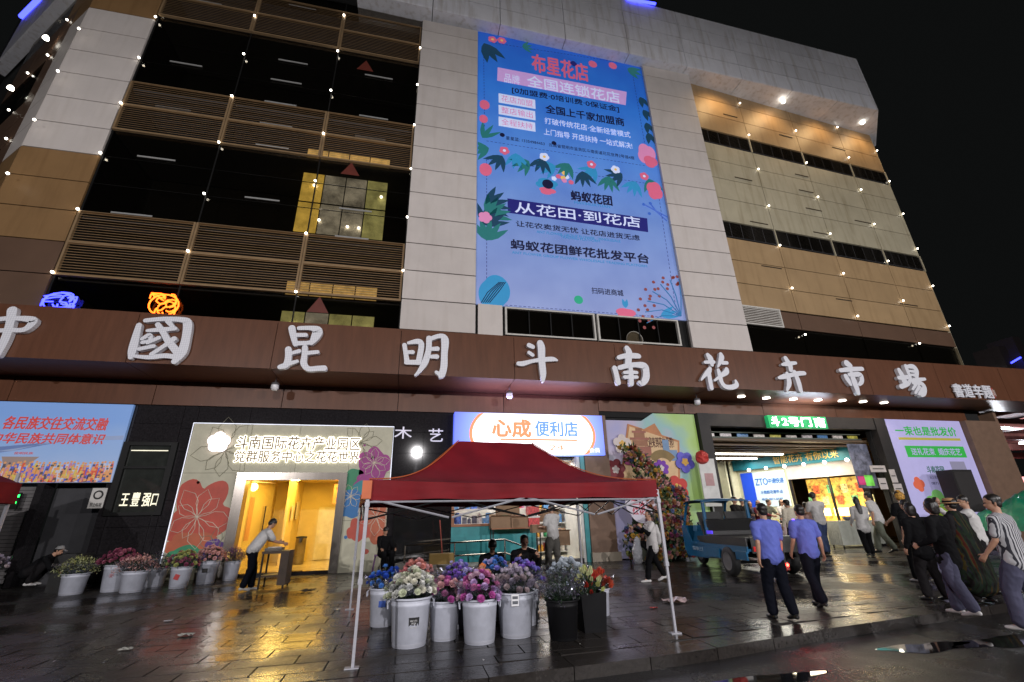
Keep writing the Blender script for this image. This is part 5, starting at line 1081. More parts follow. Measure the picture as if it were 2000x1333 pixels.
white_p = mat('white_powder_paint', (.40, .40, .44), .35, metal=.1, var=.08, scale=30)
CNR = [(-.48, 6.55), (3.92, 6.88), (3.95, 10.6), (-.92, 10.56)]; ZE = 2.12; ZV = 1.86
TOPA, TOPB = (.92, 8.6, 2.98), (2.38, 8.68, 2.96)
def ridge(a, b_, t, sag=.22):
    p = Vector(a).lerp(Vector(b_), t); p.z -= sag * math.sin(math.pi * t) ; return p
E4 = [Vector((x, y, ZE)) for x, y in CNR]; A_, B_ = Vector(TOPA), Vector(TOPB)
def surf(c0, c1, t0, t1, N=22, M=18):
    """ruled sheet between two ridge lines (eave corner -> ridge end), eave sags slightly, wrinkled"""
    vs = []; fs = []
    for i in range(N + 1):
        u = i / N; p0 = ridge(c0, t0, u); p1 = ridge(c1, t1, u)
        for j in range(M + 1):
            v = j / M; p = p0.lerp(p1, v); e = 4 * v * (1 - v)
            p.z -= (.05 * (1 - u) + .03 * math.sin(math.pi * u)) * e
            p.z += .012 * noise.noise(p * 2.5) + .006 * noise.noise(p * 9); vs.append(p)
    for i in range(N):
        for j in range(M): a = i * (M + 1) + j; fs.append((a, a + 1, a + M + 2, a + M + 1))
    return vs, fs
mb = MB()
for c0, c1, t0, t1 in ((E4[0], E4[1], A_, B_), (E4[1], E4[2], B_, B_), (E4[2], E4[3], B_, A_), (E4[3], E4[0], A_, A_)):
    vs, fs = surf(c0, c1, t0, t1); mb.add(vs, fs)
mb.build('roof_cloth', [redc], tent, smooth=True)
mb = MB()
for k in range(4):
    a, c = E4[k], E4[(k + 1) % 4]; nrm = Vector((c.y - a.y, a.x - c.x, 0)).normalized(); N = 60; vs = []; fs = []
    for i in range(N + 1):
        u = i / N; p = a.lerp(c, u); sg_ = .05 * 4 * u * (1 - u)
        for j in range(7):
            w_ = j / 6; wav = (.012 * math.sin(u * 40 + k) + .02 * noise.noise(Vector((u * 9, k, w_ * .5)))) * w_ + .01 * math.sin(w_ * 20 + 6 * noise.noise(Vector((u * 3, k, 0)))) * w_ * (1 - w_) * 3
            q = p + nrm * (.012 + wav); q.z = ZE + .005 - sg_ * (1 - w_) - (ZE - ZV) * w_ - .01 * math.sin(u * 23 + k) * w_; vs.append(q)
    for i in range(N):
        for j in range(6): a_ = i * 7 + j; fs.append((a_, a_ + 7, a_ + 8, a_ + 1))
    mb.add(vs, fs)
mb.build('valance', [redc], tent, smooth=True)
orp = mat('orange_piping', (.50, .11, .03), .5)
for c, t in ((E4[0], A_), (E4[1], B_), (E4[2], B_), (E4[3], A_)): MB().tube([ridge(c, t, u / 16) + Vector((0, 0, .014)) for u in range(17)], .009, 5).build('piping', [orp], tent)
MB().box(-.56, -.44, 6.5, 6.58, ZV + .02, ZE - .01).build('corner_patch', [orp], tent)
for k, (x, y) in enumerate(CNR):
    MB().box(x - .022, x + .022, y - .022, y + .022, .9, ZV + .12).box(x - .017, x + .017, y - .017, y + .017, .02, .9).build('leg', [white_p], tent)
    MB().box(x - .028, x + .028, y - .028, y + .028, .88, .94).box(x - .03, x + .03, y - .03, y + .03, ZV - .08, ZV - .02).build('collar', [white_p], tent)
    MB().box(x - .09, x + .07, y - .05, y + .05, 0.006, .022).build('foot_plate', [white_p], tent)
for k in range(4):
    a, c = Vector((*CNR[k], 0)), Vector((*CNR[(k + 1) % 4], 0)); n_ = 4
    for s in range(n_):
        p, q = a.lerp(c, (s + .02) / n_), a.lerp(c, (s + .98) / n_); hi, lo = ZV + .02, ZV - .23; off = Vector((0, .02, 0)) if k % 2 == 0 else Vector((.02, 0, 0))
        z0, z1 = (hi, lo) if s % 2 == 0 else (lo, hi)
        MB().tube([(p.x, p.y, z0), (q.x, q.y, z1)], .013, 4).build('scissor_bar', [white_p], tent); MB().tube([(p.x + off.x, p.y + off.y, z1), (q.x + off.x, q.y + off.y, z0)], .011, 4).build('scissor_bar', [frame_d], tent)
MB().tube([(CNR[0][0], CNR[0][1], ZV - .02), (CNR[1][0], CNR[1][1], ZV - .02)], .012, 4).build('eave_bar', [white_p], tent)

# a second red tent reaches into the picture at the left edge
tn2 = T('gazebo_tent', (-13.2, 14.6, 0), 'corner of another red tent with a white leg at the left edge', 'tent')
tx = U(18, 978, 14.4)[0]; MB().box(tx - .03, tx + .03, 14.37, 14.43, .0, 2.95).build('leg', [white_p], tn2); MB().box(tx - .1, tx + .08, 14.34, 14.46, .006, .03).build('foot_plate', [white_p], tn2)
for x, y in ((tx - 3, 14.4), (tx, 11.4), (tx - 3, 11.4)): MB().box(x - .03, x + .03, y - .03, y + .03, 0, 2.9).build('leg', [white_p], tn2)
zt = U(14, 945, 14.4)[1]; zb = U(14, 985, 14.4)[1]
MB().prism([(tx - 3.1, 11.3), (tx + .08, 11.3), (tx + .08, 14.5), (tx - 3.1, 14.5)], zb, zb + .01).add([(tx - 3.1, 11.3, zb), (tx + .08, 11.3, zb), (tx + .08, 14.5, zb), (tx - 3.1, 14.5, zb), (tx - 3.1, 11.3, zt), (tx + .08, 11.3, zt), (tx + .08, 14.5, zt), (tx - 3.1, 14.5, zt), (tx - 1.5, 12.9, zt + .9)], [(0, 1, 5, 4), (1, 2, 6, 5), (2, 3, 7, 6), (3, 0, 4, 7), (4, 5, 8), (5, 6, 8), (6, 7, 8), (7, 4, 8)]).build('roof_cloth', [redc], tn2)
# ---------------------------------------------------------------- flower buckets
bkm = mat('grey_white_bucket_plastic', (.52, .54, .62), .42, var=.10, scale=7, dirt=.0); bkd = mat('black_bucket_plastic', (.008, .008, .009), .5, spec=.15); bks = mat('bucket_base_stain', (.36, .37, .42), .5)
wrapm = bpy.data.materials.new('clear_flower_wrap'); wrapm.use_nodes = True; n = wrapm.node_tree.nodes; l = wrapm.node_tree.links; n.remove(n['Principled BSDF'])
t = n.new('ShaderNodeBsdfTransparent'); g = n.new('ShaderNodeBsdfGlossy'); g.inputs['Roughness'].default_value = .12; g.inputs['Color'].default_value = (.8, .82, .9, 1); t.inputs[0].default_value = (.93, .94, .97, 1)
nz = n.new('ShaderNodeTexNoise'); nz.inputs['Scale'].default_value = 14; bp = n.new('ShaderNodeBump'); bp.inputs['Strength'].default_value = 1; bp.inputs['Distance'].default_value = .05; geo = n.new('ShaderNodeNewGeometry'); l.new(geo.outputs['Position'], nz.inputs['Vector']); l.new(nz.outputs['Fac'], bp.inputs['Height']); l.new(bp.outputs[0], g.inputs['Normal'])
lw = n.new('ShaderNodeLayerWeight'); lw.inputs['Blend'].default_value = .25; l.new(bp.outputs[0], lw.inputs['Normal']); ml = n.new('ShaderNodeMath'); ml.operation = 'MULTIPLY_ADD'; ml.inputs[1].default_value = .8; ml.inputs[2].default_value = .14; l.new(lw.outputs['Facing'], ml.inputs[0])
mx = n.new('ShaderNodeMixShader'); l.new(ml.outputs[0], mx.inputs[0]); l.new(t.outputs[0], mx.inputs[1]); l.new(g.outputs[0], mx.inputs[2]); l.new(mx.outputs[0], n['Material Output'].inputs['Surface'])
stem_m = mat('stem_green', (.018, .045, .015), .5, var=.5, scale=30); leaf_m = mat('leaf_green', (.025, .06, .022), .5, var=.5, scale=25)

def bloom(kind, m, seed):
    """one flower head about 6 cm wide; layered petals"""
    r_ = random.Random(seed); mb = MB()
    if kind == 'carnation':
        for ring, (R_, z, np_, tilt) in enumerate(((.034, .0, 9, .35), (.030, .008, 8, .8), (.022, .017, 7, 1.2), (.012, .024, 5, 1.6))):
            for k in range(np_):
                a = 2 * math.pi * (k + r_.random() * .5) / np_; c, s = math.cos(a), math.sin(a); w_ = R_ * .55
                up = math.sin(tilt) * R_ * .8; out = R_ * (.35 + .65 * math.cos(tilt * .6))
                base = Vector((c * .004, s * .004, z - .012)); tip = Vector((c * out, s * out, z + up * .6)); sd = Vector((-s, c, 0)) * w_
                mid = base.lerp(tip, .65); mb.add([base, mid + sd * .8 + Vector((0, 0, r_.uniform(-.003, .004))), tip + sd * .5 + Vector((0, 0, r_.uniform(-.006, .006))), tip + Vector((c, s, 0)) * .004 + Vector((0, 0, r_.uniform(-.006, .006))), tip - sd * .5 + Vector((0, 0, r_.uniform(-.006, .006))), mid - sd * .8], [(0, 1, 2, 3, 4, 5)], 0)
        mb.lathe([(.003, -.04), (.010, -.03), (.011, -.012), (.014, -.004)], n=6, mi=1)
    elif kind == 'tulip':
        for k in range(6):
            a = math.pi / 3 * k; c, s = math.cos(a), math.sin(a); o = .018
            mb.add([(0, 0, -.025), (c * o - s * .014, s * o + c * .014, -.002), (c * o * .7, s * o * .7, .038), (c * o + s * .014, s * o - c * .014, -.002)], [(0, 1, 2, 3)])
        mb.tube([(0, 0, -.12), (0, 0, -.02)], .004, 5, mi=1)
    elif kind == 'spray':
        for k in range(16):
            p = Vector((r_.gauss(0, .022), r_.gauss(0, .022), r_.gauss(0, .018))); q = [p + Vector((r_.uniform(-1, 1), r_.uniform(-1, 1), r_.uniform(-1, 1))) * .012 for _ in range(3)]; mb.add(q, [(0, 1, 2)])
        for k in range(4): mb.tube([(0, 0, -.06), (r_.gauss(0, .015), r_.gauss(0, .015), 0)], .0015, 3, mi=1)
    elif kind == 'rose':
        for ring, (R_, z) in enumerate(((.030, -.004), (.025, .002), (.018, .008), (.010, .012))):
            for k in range(5):
                a = 2 * math.pi * (k / 5 + ring * .1); c, s = math.cos(a), math.sin(a); w_ = R_ * .62
                mb.add([(c * .006, s * .006, z - .02), (c * R_ * .8 - s * w_, s * R_ * .8 + c * w_, z), (c * R_ - s * w_ * .5, s * R_ + c * w_ * .5, z + .014), (c * R_ * 1.02, s * R_ * 1.02, z + .018), (c * R_ + s * w_ * .5, s * R_ - c * w_ * .5, z + .014), (c * R_ * .8 + s * w_, s * R_ * .8 - c * w_, z)], [(0, 1, 2, 3, 4, 5)])
        mb.ball((0, 0, -.02), .012, 6, 4, mi=1)
    return mb
BLM = {}
def bloommesh(kind, m, v):
    k = (kind, m.name, v)
    if k not in BLM: BLM[k] = bloom(kind, m, v).mesh('flower_head', [m, stem_m], fix=False)
    return BLM[k]

def bucket(x, y, label, h=.6, r=.26, black=False, handles=True, stick=None, square=False, group='plastic flower buckets', rz=0, s_sym=None):
    t = T('flower_bucket', (x, y, .006), label, 'bucket', group, rz); m = bkd if black else bkm
    if square:
        a = r; MB().add([(-a, -a, 0), (a, -a, 0), (a, a, 0), (-a, a, 0), (-a * 1.2, -a * 1.2, h), (a * 1.2, -a * 1.2, h), (a * 1.2, a * 1.2, h), (-a * 1.2, a * 1.2, h)], [(3, 2, 1, 0), (0, 1, 5, 4), (1, 2, 6, 5), (2, 3, 7, 6), (3, 0, 4, 7)]).build('tub', [m], t, local=True, fix=False)
    else:
        rb_ = r * .8
        MB().lathe([(rb_ * .96, 0), (rb_, .015), (rb_ * 1.01, h * .1), (rb_ * 1.03, h * .105), (r * .93, h * .82), (r * .955, h * .83), (r * .955, h * .87), (r * .94, h * .88), (r * .97, h * .955)], n=36).build('tub', [m], t, True, local=True)
        MB().lathe([(r * .97, h * .955), (r * 1.04, h * .955), (r * 1.05, h * .985), (r * 1.02, h), (r * .95, h), (r * .93, h * .9)], n=36, cap0=False).build('rim', [m], t, True, local=True)
        if not black: MB().lathe([(rb_ * .965, .004), (rb_ * 1.006, .018), (rb_ * 1.016, h * .1)], n=36, cap0=False).build('base_band', [bks], t, True, local=True)
    if handles and not square:
        for s in (-1, 1):
            MB().tube([(s * r * 1.02, -.05, h * .93), (s * (r + .035), -.05, h * .9), (s * (r + .03), -.045, h * .78), (s * (r + .03), .045, h * .78), (s * (r + .035), .05, h * .9), (s * r * 1.02, .05, h * .93)], .008, 6).build('handle', [bkm], t, local=True)
    if stick == 'black':
        a0 = -1.42; mb = MB()
        pts = [(r * .945 * math.cos(a0 + d), r * .945 * math.sin(a0 + d)) for d in (-.28, -.14, 0, .14, .28)]; k0 = .885
        vs = [(px * k0 * 1.03, py * k0 * 1.03, h * .40) for px, py in pts] + [(px * .965, py * .965, h * .62) for px, py in pts]
        MB().add(vs, [(i, i + 1, i + 6, i + 5) for i in range(4)]).build('sticker', [mat('black_sticker', (.02, .02, .022), .4)], t, local=True, fix=False)
        for zz, ww, s_ in ((.57, .10, '鲜花'), (.52, .07, 'S'), (.44, .09, '批发')):
            q = text(s_, -ww / 2, ww / 2, 0, h * .035, 0, mat('sticker_white', (.6, .6, .6)), None, th=.002); q.parent = t; q.location = (.035, -r * .945 * (.90 + zz * .04) - .006, h * zz - .02); q.rotation_euler = (R(-4), 0, R(8))
    if stick == 'blue': piece('sticker', (x - .0, y - r * .93, h * .62), (.11, .008, .09), mat('blue_sticker', (.02, .08, .4), .4), t, (R(-3), 0, 0))
    if stick == 'tag':
        q = MB().box(-.055, .055, -.006, 0, -.075, .075).build('label_tag', [mat('white_tag', (.8, .8, .82), .4)], t, local=True); q.location = (-.06, -r * 1.03, h * .86); q2 = MB().box(-.04, .04, -.009, -.0062, -.05, -.01).box(-.04, .04, -.009, -.0062, .015, .05).build('tag_window', [mat('grey_tag_print', (.12, .13, .15), .4)], t, local=True); q2.location = q.location
    if s_sym == 'star':
        for k in range(7): q = MB().box(-.004, .004, -.003, 0, .01, .06).build('drawn_mark', [mat('red_marker', (.45, .03, .03))], t, local=True); q.location = (0, -r * .93, h * .62); q.rotation_euler = (R(-3), k * .9, 0)
    if s_sym == 'patch': piece('drawn_mark', (x - .02, y - r * .92, h * .55), (.12, .006, .13), mat('red_marker', (.45, .03, .03)), t, (R(-3), .3, 0))
    return t

def bouquet(x, y, z, r, H, kind, cols, label, nh=32, seed=0, parts=True, wrap=True, size=1.0, lean=(0, 0), spread=1.0, group='flower bunches standing in the buckets'):
    """bunch of flowers rising from a bucket rim: stems, leaves, heads on an uneven dome and crumpled clear wrap"""
    rr_ = random.Random(seed); t = T('flower_bunch', (x, y, z - .12), label, 'flowers', group)
    tops = []
    nh = int(nh * 1.35); spread *= 1.12
    for k in range(nh):
        f = math.sqrt((k + .5) / nh); a = k * 2.39996 + seed; rad = r * spread * f * rr_.uniform(.9, 1.08); hh = H * (1 - .88 * f ** 2.4) + rr_.uniform(-.05, .06)
        tops.append(Vector((rad * math.cos(a) + lean[0], rad * math.sin(a) + lean[1], .12 + hh)))
    mb = MB()
    for p in tops: mb.tube([(p.x * .25, p.y * .25, -.1), (p.x * .7, p.y * .7, p.z * .55), (p.x, p.y, p.z - .02)], .0035, 4)
    mb.build('stems', [stem_m], t, kind='stuff', local=True, fix=False)
    mb = MB()
    for k in range(nh * 7):
        p = rr_.choice(tops); u = rr_.uniform(.35, .97); c = Vector((p.x * (.3 + .7 * u), p.y * (.3 + .7 * u), p.z * u)); a = rr_.random() * 6.3; L = rr_.uniform(.04, .09); d = Vector((math.cos(a), math.sin(a), rr_.uniform(-.3, .9))).normalized() * L; s = d.cross(Vector((0, 0, 1))).normalized() * L * .14
        mb.add([c, c + d * .5 + s, c + d, c + d * .5 - s], [(0, 1, 2, 3)])
    mb.build('leaves', [leaf_m], t, kind='stuff', local=True, fix=False)
    joined = MB() if not parts else None; ms = [stem_m] + list(cols)
    for k, p in enumerate(tops):
        m = rr_.choice(cols); v = rr_.randrange(4); sc = size * rr_.uniform(1.0, 1.5); d = Vector((p.x, p.y, .10 + r * .5)).normalized()
        q = Vector((0, 0, 1)).rotation_difference(d); M4 = Matrix.Translation(p) @ (q.to_matrix() @ Matrix.Rotation(rr_.random() * 6, 3, 'Z')).to_4x4() @ Matrix.Scale(sc, 4)
        me = bloommesh(kind, m, v)
        if parts:
            o = bpy.data.objects.new('flower_head', me); COL.objects.link(o); o.parent = t; o.matrix_local = M4
        else: joined.add([M4 @ v_.co for v_ in me.vertices], [list(pl.vertices) for pl in me.polygons if pl.material_index == 0], 1 + cols.index(m))
    if joined: joined.build('flower_heads', ms, t, kind='stuff', local=True, fix=False)
    if wrap:
        mb = MB(); N = 40; rows_ = 7; vs = []; fs = []
        for j in range(rows_):
            v = j / (rows_ - 1)
            for i in range(N):
                a = 2 * math.pi * i / N; rad = (r * .75 + (r * spread * 1.12 - r * .75) * v) * (1 + .13 * noise.noise(Vector((math.cos(a) * 3 + seed, math.sin(a) * 3, v * 2))) * (.3 + v))
                vs.append((rad * math.cos(a) + lean[0] * v, rad * math.sin(a) + lean[1] * v, .1 + (H * .78 + .06 * noise.noise(Vector((math.cos(a) * 4, math.sin(a) * 4, seed)))) * v))
        for j in range(rows_ - 1):
            for i in range(N): fs.append((j * N + i, j * N + (i + 1) % N, (j + 1) * N + (i + 1) % N, (j + 1) * N + i))
        mb.add(vs, fs).build('clear_wrap', [wrapm], t, smooth=False, local=True, fix=False)
    return t
pc = lambda nme, c: mat(nme + '_petals', c, .55, var=.22, scale=40)
white_f = [pc('cream_white', (.72, .70, .58)), pc('pure_white', (.80, .80, .76)), pc('greenish_white', (.62, .66, .48))]
pink_f = [pc('coral_pink', (.66, .22, .24)), pc('light_pink', (.72, .40, .42)), pc('salmon', (.66, .26, .22))]
mag_f = [pc('magenta', (.50, .09, .36)), pc('deep_pink', (.58, .18, .38)), pc('lilac_pink', (.52, .34, .62)), pc('faded_pink', (.64, .42, .54))]
blue_f = [pc('royal_blue', (.02, .09, .55)), pc('sky_blue', (.07, .22, .62))]; viol_f = [pc('violet_blue', (.22, .20, .62)), pc('pale_violet', (.46, .42, .72)), pc('deep_violet', (.24, .12, .55))]
orange_f = [pc('orange', (.68, .20, .05)), pc('peach', (.60, .30, .20))]; dusty_f = [pc('dusty_mauve', (.38, .30, .33)), pc('grey_pink', (.54, .44, .46)), pc('silver_pink', (.46, .40, .50))]
silver_f = [pc('silver_blue', (.44, .50, .58)), pc('pale_blue_grey', (.56, .62, .68))]; red_f = [pc('tulip_red', (.40, .03, .02)), pc('orange_red', (.50, .07, .03))]; yelg_f = [pc('yellow_green', (.40, .42, .14)), pc('pale_lime', (.46, .48, .25))]
wine_f = [pc('wine_red', (.22, .04, .09)), pc('dark_rose', (.36, .10, .16))]; dark_f = [pc('dusk_purple', (.06, .05, .08)), pc('dusk_green', (.05, .06, .05))]; bro_f = [pc('rose_pink', (.66, .36, .35)), pc('dull_pink', (.58, .30, .27))]

FB = [  # x, y, h, r, label, flower label, kind, colours, heads, bloom size, bunch height, bucket extras
 (.17, 7.42, .60, .285, 'big white bucket with a black square sticker at the front left of the tent', 'big bunch of cream white carnations in the front left bucket with a black sticker', 'carnation', white_f, 46, 1.25, .30, dict(stick='black')),
 (-.24, 8.88, .56, .25, 'white bucket with a small blue sticker nearest the tent leg', 'small bunch of royal blue flowers in the bucket beside the tent leg', 'carnation', blue_f, 22, 1.0, .26, dict(stick='blue')),
 (.66, 7.62, .50, .225, 'plain white bucket without handles, holding magenta and pink flowers', 'magenta and light pink carnations drooping over a plain white bucket', 'carnation', [mag_f[0], mag_f[1], pink_f[1]], 24, 1.25, .26, dict(handles=False)),
 (1.13, 7.28, .55, .26, 'white bucket with open side handles in the middle of the front row', 'bunch of magenta and lilac carnations in the middle front bucket', 'carnation', mag_f, 42, 1.2, .30, {}),
 (1.70, 7.48, .58, .28, 'white bucket with a white plastic tag on its rim, right of the middle', 'bunch of dusty mauve carnations in the bucket with the white tag', 'rose', dusty_f, 42, 1.15, .30, dict(stick='tag')),
 (.26, 8.55, .60, .25, 'white bucket hidden behind the white carnations', 'bunch of coral pink carnations behind the white ones', 'carnation', pink_f, 34, 1.1, .34, {}),
 (.92, 8.35, .56, .25, 'white bucket behind the magenta flowers', 'tall bunch of violet blue flowers behind the magenta ones', 'carnation', viol_f, 34, 1.0, .36, {}),
 (1.32, 8.15, .50, .20, 'white bucket hidden in the middle of the second row', 'small bunch of orange lilies in the middle of the second row', 'rose', orange_f, 16, 1.5, .32, {}),
 (1.62, 8.75, .58, .25, 'white bucket at the back in front of the two seated men', 'bunch of pale blue and violet flowers in front of the seated men', 'carnation', [viol_f[1], blue_f[1], viol_f[0]], 34, 1.05, .34, {}),
 (2.02, 8.2, .58, .25, 'white bucket just behind the one with the tag', 'bunch of deep violet flowers behind the dusty mauve ones', 'carnation', [viol_f[2], viol_f[0]], 28, 1.05, .34, {}),
 (2.83, 8.4, .55, .29, 'white bucket holding silvery wrapped flowers on the right', 'wide bunch of silver blue wrapped flowers on the right', 'rose', silver_f, 36, 1.2, .34, {}),
 (3.42, 8.45, .42, .20, 'small white bucket at the right end holding red tulips', 'bunch of orange red tulips in the small white bucket at the right end', 'tulip', red_f, 26, 1.3, .26, dict(handles=False)),
]
for k, (x, y, h, r, lb, fl_b, kd, cl, nh, sz, H, ex) in enumerate(FB):
    bucket(x, y, lb, h, r, rz=random.uniform(-.15, .15), group='flower buckets under the red tent', **ex)
    bouquet(x, y, h, r, H, kd, cl, fl_b, nh, k + 1, k in (0, 1, 2, 3, 4, 7, 11) , True, sz, spread=1.12, group='flower bunches under the red tent')
bucket(2.3, 7.1, 'tall black bucket on the right of the front row', .50, .24, True, False, group='flower buckets under the red tent'); bouquet(2.3, 7.1, .5, .25, .32, 'spray', dark_f, 'dark purple and green sprigs in the tall black bucket', 46, 30, False, True, 1.5, spread=1.2, group='flower bunches under the red tent')
bucket(2.86, 7.45, 'square black tub right of the black bucket', .52, .17, True, False, square=True, group='flower buckets under the red tent'); bouquet(2.86, 7.45, .5, .20, .32, 'tulip', yelg_f + [red_f[0]], 'pale yellow green tulips standing in the square black tub', 18, 31, True, False, 1.3, spread=1.0, group='flower bunches under the red tent')
# row of buckets along the dark wall on the left
LB = [(-8.35, 15.5, .50, .30, 'wide white bucket of yellow green flowers at the left end of the wall row', 'yellow green sprays in the leftmost wide bucket by the dark wall', 'spray', yelg_f, None),
      (-7.55, 15.75, .66, .31, 'white bucket with a red star drawn on it, second in the row by the wall', 'dark wine red flowers in the bucket with the drawn star', 'carnation', wine_f, 'star'),
      (-6.92, 15.35, .52, .31, 'plain white bucket third in the row by the wall', 'broad bunch of dull rose pink flowers in the third bucket by the wall', 'spray', bro_f, None),
      (-6.9, 16.5, .5, .28, 'shaded bucket standing behind the third one by the wall', 'dark lilac sprigs in the shaded bucket at the back of the wall row', 'spray', dark_f, None),
      (-5.98, 15.75, .55, .27, 'white bucket with a red patch on its front by the flower wall', 'dark rose flowers in the bucket with the red patch', 'carnation', wine_f + [yelg_f[0]], 'patch'),
      (-5.62, 16.6, .62, .29, 'white bucket with a small dark label next to the glass door', 'rose pink flowers in the bucket next to the glass door', 'carnation', bro_f, 'lab'),
      (-5.15, 17.2, .55, .24, 'narrow white bucket nearest the door frame', 'purple sprigs in the bucket nearest the door frame', 'spray', [pc('plum', (.10, .03, .14))], None),
      (-9.05, 16.4, .5, .28, 'shaded white bucket behind the leftmost wide one', 'dim grey lilac sprigs in the shaded bucket at the far left', 'spray', dark_f, None),
      (-11.4, 17.0, .62, .3, 'pale bucket at the left edge beside the crouching person', 'pale pink wrapped flowers at the left edge beside the crouching person', 'rose', dusty_f, None)]
for k, (x, y, h, r, lb, fb_, kd, cl, sy) in enumerate(LB):
    t = bucket(x, y, lb, h, r, rz=.1, handles=False, group='flower buckets along the dark wall', s_sym=sy)
    if sy == 'lab': piece('sticker', (x, y - r * .94, h * .6), (.14, .006, .11), mat('black_sticker', (.02, .02, .022), .4), t)
    bouquet(x, y, h, r, .34, kd, cl, fb_, 46, 50 + k, False, k % 2 == 0, 1.6 if kd == 'spray' else 1.25, spread=1.35, group='flower bunches along the dark wall')

# ---------------------------------------------------------------- tall opening-day flower stand
fs_ = T('flower_stand', (10.0, 17.1, 0), 'very tall stand packed with mixed flowers and a round white greeting card before the mural', 'flower stand')
rr_ = random.Random(9); cols_ = [bro_f[0], pc('dull_magenta', (.28, .06, .15)), orange_f[1], yelg_f[0], pc('dull_cream', (.55, .50, .36)), pc('golden', (.60, .36, .06)), pc('pale_rose', (.55, .34, .32)), pc('dull_blue', (.10, .14, .30)), pc('dull_orange', (.42, .17, .05)), pc('dull_red', (.26, .04, .03)), bro_f[1], pc('golden', (.50, .30, .05)), pc('rust', (.26, .10, .05)), pc('olive', (.10, .12, .04)), yelg_f[1]]
mb = MB(); lf = MB()
def spine(z): return 10.05 + (0.5 * math.sin(z * .75 + .9)) * (1 if z > 2 else .4) - max(0, z - 3) * .45
for k in range(760):
    z = rr_.uniform(.15, 4.15) if k > 300 else rr_.uniform(.1, 2.6); wd = 1.35 if z < 1.3 else 1.25 - .1 * (z - 1.3) if z < 2.6 else .75 - .28 * (z - 2.6)
    cx = spine(z) - .55 if z > 1.2 else 9.45; u = rr_.uniform(-1, 1); x = cx + u * wd; yy = 17.0 - .42 * math.sqrt(max(0, 1 - u * u)) + rr_.uniform(-.1, .12); m = rr_.randrange(len(cols_))
    if x < 9.0 and z > 1.45 and z < 2.4 and rr_.random() < .8: continue
    me = bloommesh(('carnation', 'rose')[k % 2], cols_[m], k % 3); q = Vector((0, 0, 1)).rotation_difference(Vector((rr_.uniform(-.6, .6), -1, rr_.uniform(-.2, .7))).normalized())
    M4 = Matrix.Translation((x, yy, z)) @ q.to_matrix().to_4x4() @ Matrix.Scale(rr_.uniform(1.6, 3.0), 4); mb.add([M4 @ v_.co for v_ in me.vertices], [list(pl.vertices) for pl in me.polygons if pl.material_index == 0], m)
    for q_ in range(3):
        a = rr_.random() * 6.3; L = rr_.uniform(.12, .26); d = Vector((math.cos(a), -.4, math.sin(a))) * L; s = Vector((-math.sin(a), 0, math.cos(a))) * L * .16; c = Vector((x, yy + .1, z)); lf.add([c, c + d * .5 + s, c + d, c + d * .5 - s], [(0, 1, 2, 3)])
mb.build('flower_heads', cols_, fs_, kind='stuff', fix=False); lf.build('leaves', [leaf_m], fs_, kind='stuff', fix=False)
MB().box(8.6, 10.6, 17.1, 17.2, 0, 2.6).build('backing_board', [mat('dark_green_foam', (.02, .035, .02), .8)], fs_); MB().tube([(9.4, 17.15, 2.5), (9.1, 17.2, 3.3), (8.9, 17.2, 4.1)], .05, 6).build('pole', [grey_m], fs_)
gc = MB().poly(blob(8.75, 1.98, .66, 3, .12, .6, 40), 16.62, .02).build('greeting_card', [mat('white_card_print', (.62, .58, .66), .5)], fs_)
text('送你\n一朵小\n红花', 8.35, 9.15, 1.62, 2.36, 16.597, mat('red_card_ink', (.5, .03, .06)), fs_, bold=.03)

# ---------------------------------------------------------------- blue cargo tricycle
bl = mat('blue_trike_paint', (.008, .10, .22), .28, var=.12, scale=6, coat=.4); blk = mat('black_vinyl', (.018, .018, .018), .5, bump=.3, bscale=50); rub = mat('tyre_rubber', (.012, .012, .012), .7); chrome = mat('chrome', (.8, .8, .8), .08, metal=1)
TR = T('cargo_tricycle', (9.75, 12.0, 0), 'blue cargo tricycle with an open cab parked between the tent and the gate', 'tricycle', rz=R(-7))
def tb_(mb, name, m, par=None, smooth=False): return mb.build(name, m if isinstance(m, list) else [m], par or TR, smooth, local=True)
W = .76
def wheel(x, y, r, wd):
    o = bpy.data.objects.new('wheel', MB().lathe([(r * .3, -wd / 2), (r * .8, -wd / 2), (r * .96, -wd * .38), (r, -wd * .15), (r, wd * .15), (r * .96, wd * .38), (r * .8, wd / 2), (r * .3, wd / 2)], n=28, cap0=True, cap1=True).mesh('tyre', [rub], True)); COL.objects.link(o); o.parent = TR; o.location = (x, y, r); o.rotation_euler = (0, R(90), 0)
    MB().lathe([(.03, -wd * .56), (r * .25, -wd * .55), (r * .55, -wd * .52), (r * .62, -wd * .56)], n=20).build('rim', [grey_m], o, True, local=True); MB().lathe([(.03, wd * .56), (r * .25, wd * .55), (r * .55, wd * .52), (r * .62, wd * .56)], n=20).build('rim', [grey_m], o, True, local=True)
wheel(-.86, .05, .37, .19); wheel(.86, .05, .37, .19); wheel(.0, 3.35, .34, .15)
tb_(MB().box(-.86, .86, -.9, 1.35, .66, .72), 'cargo_bed', bl)
for a in ((-.9, -.86, -.9, 1.35), (.86, .9, -.9, 1.35)): tb_(MB().box(a[0], a[1], a[2], a[3], .78, .98), 'bed_side', blk); tb_(MB().box(a[0], a[1], a[2], a[3], .62, .777), 'bed_side', bl)
for s in (-1, 1): tb_(MB().box(s * .92 - .02, s * .92 + .02, .45, 1.4, .42, .66).box(s * .92 - .02, s * .92 + .02, -.9, -.38, .45, .66), 'side_strip', bl)
tb_(MB().box(-.78, .78, -.94, -.9, .62, 1.0), 'tailgate', blk); tb_(MB().box(-.78, .78, 1.31, 1.35, .70, 1.1), 'bed_front', blk)
tb_(MB().box(-.82, .82, -.8, 1.25, .90, .99), 'dark_load', blk)
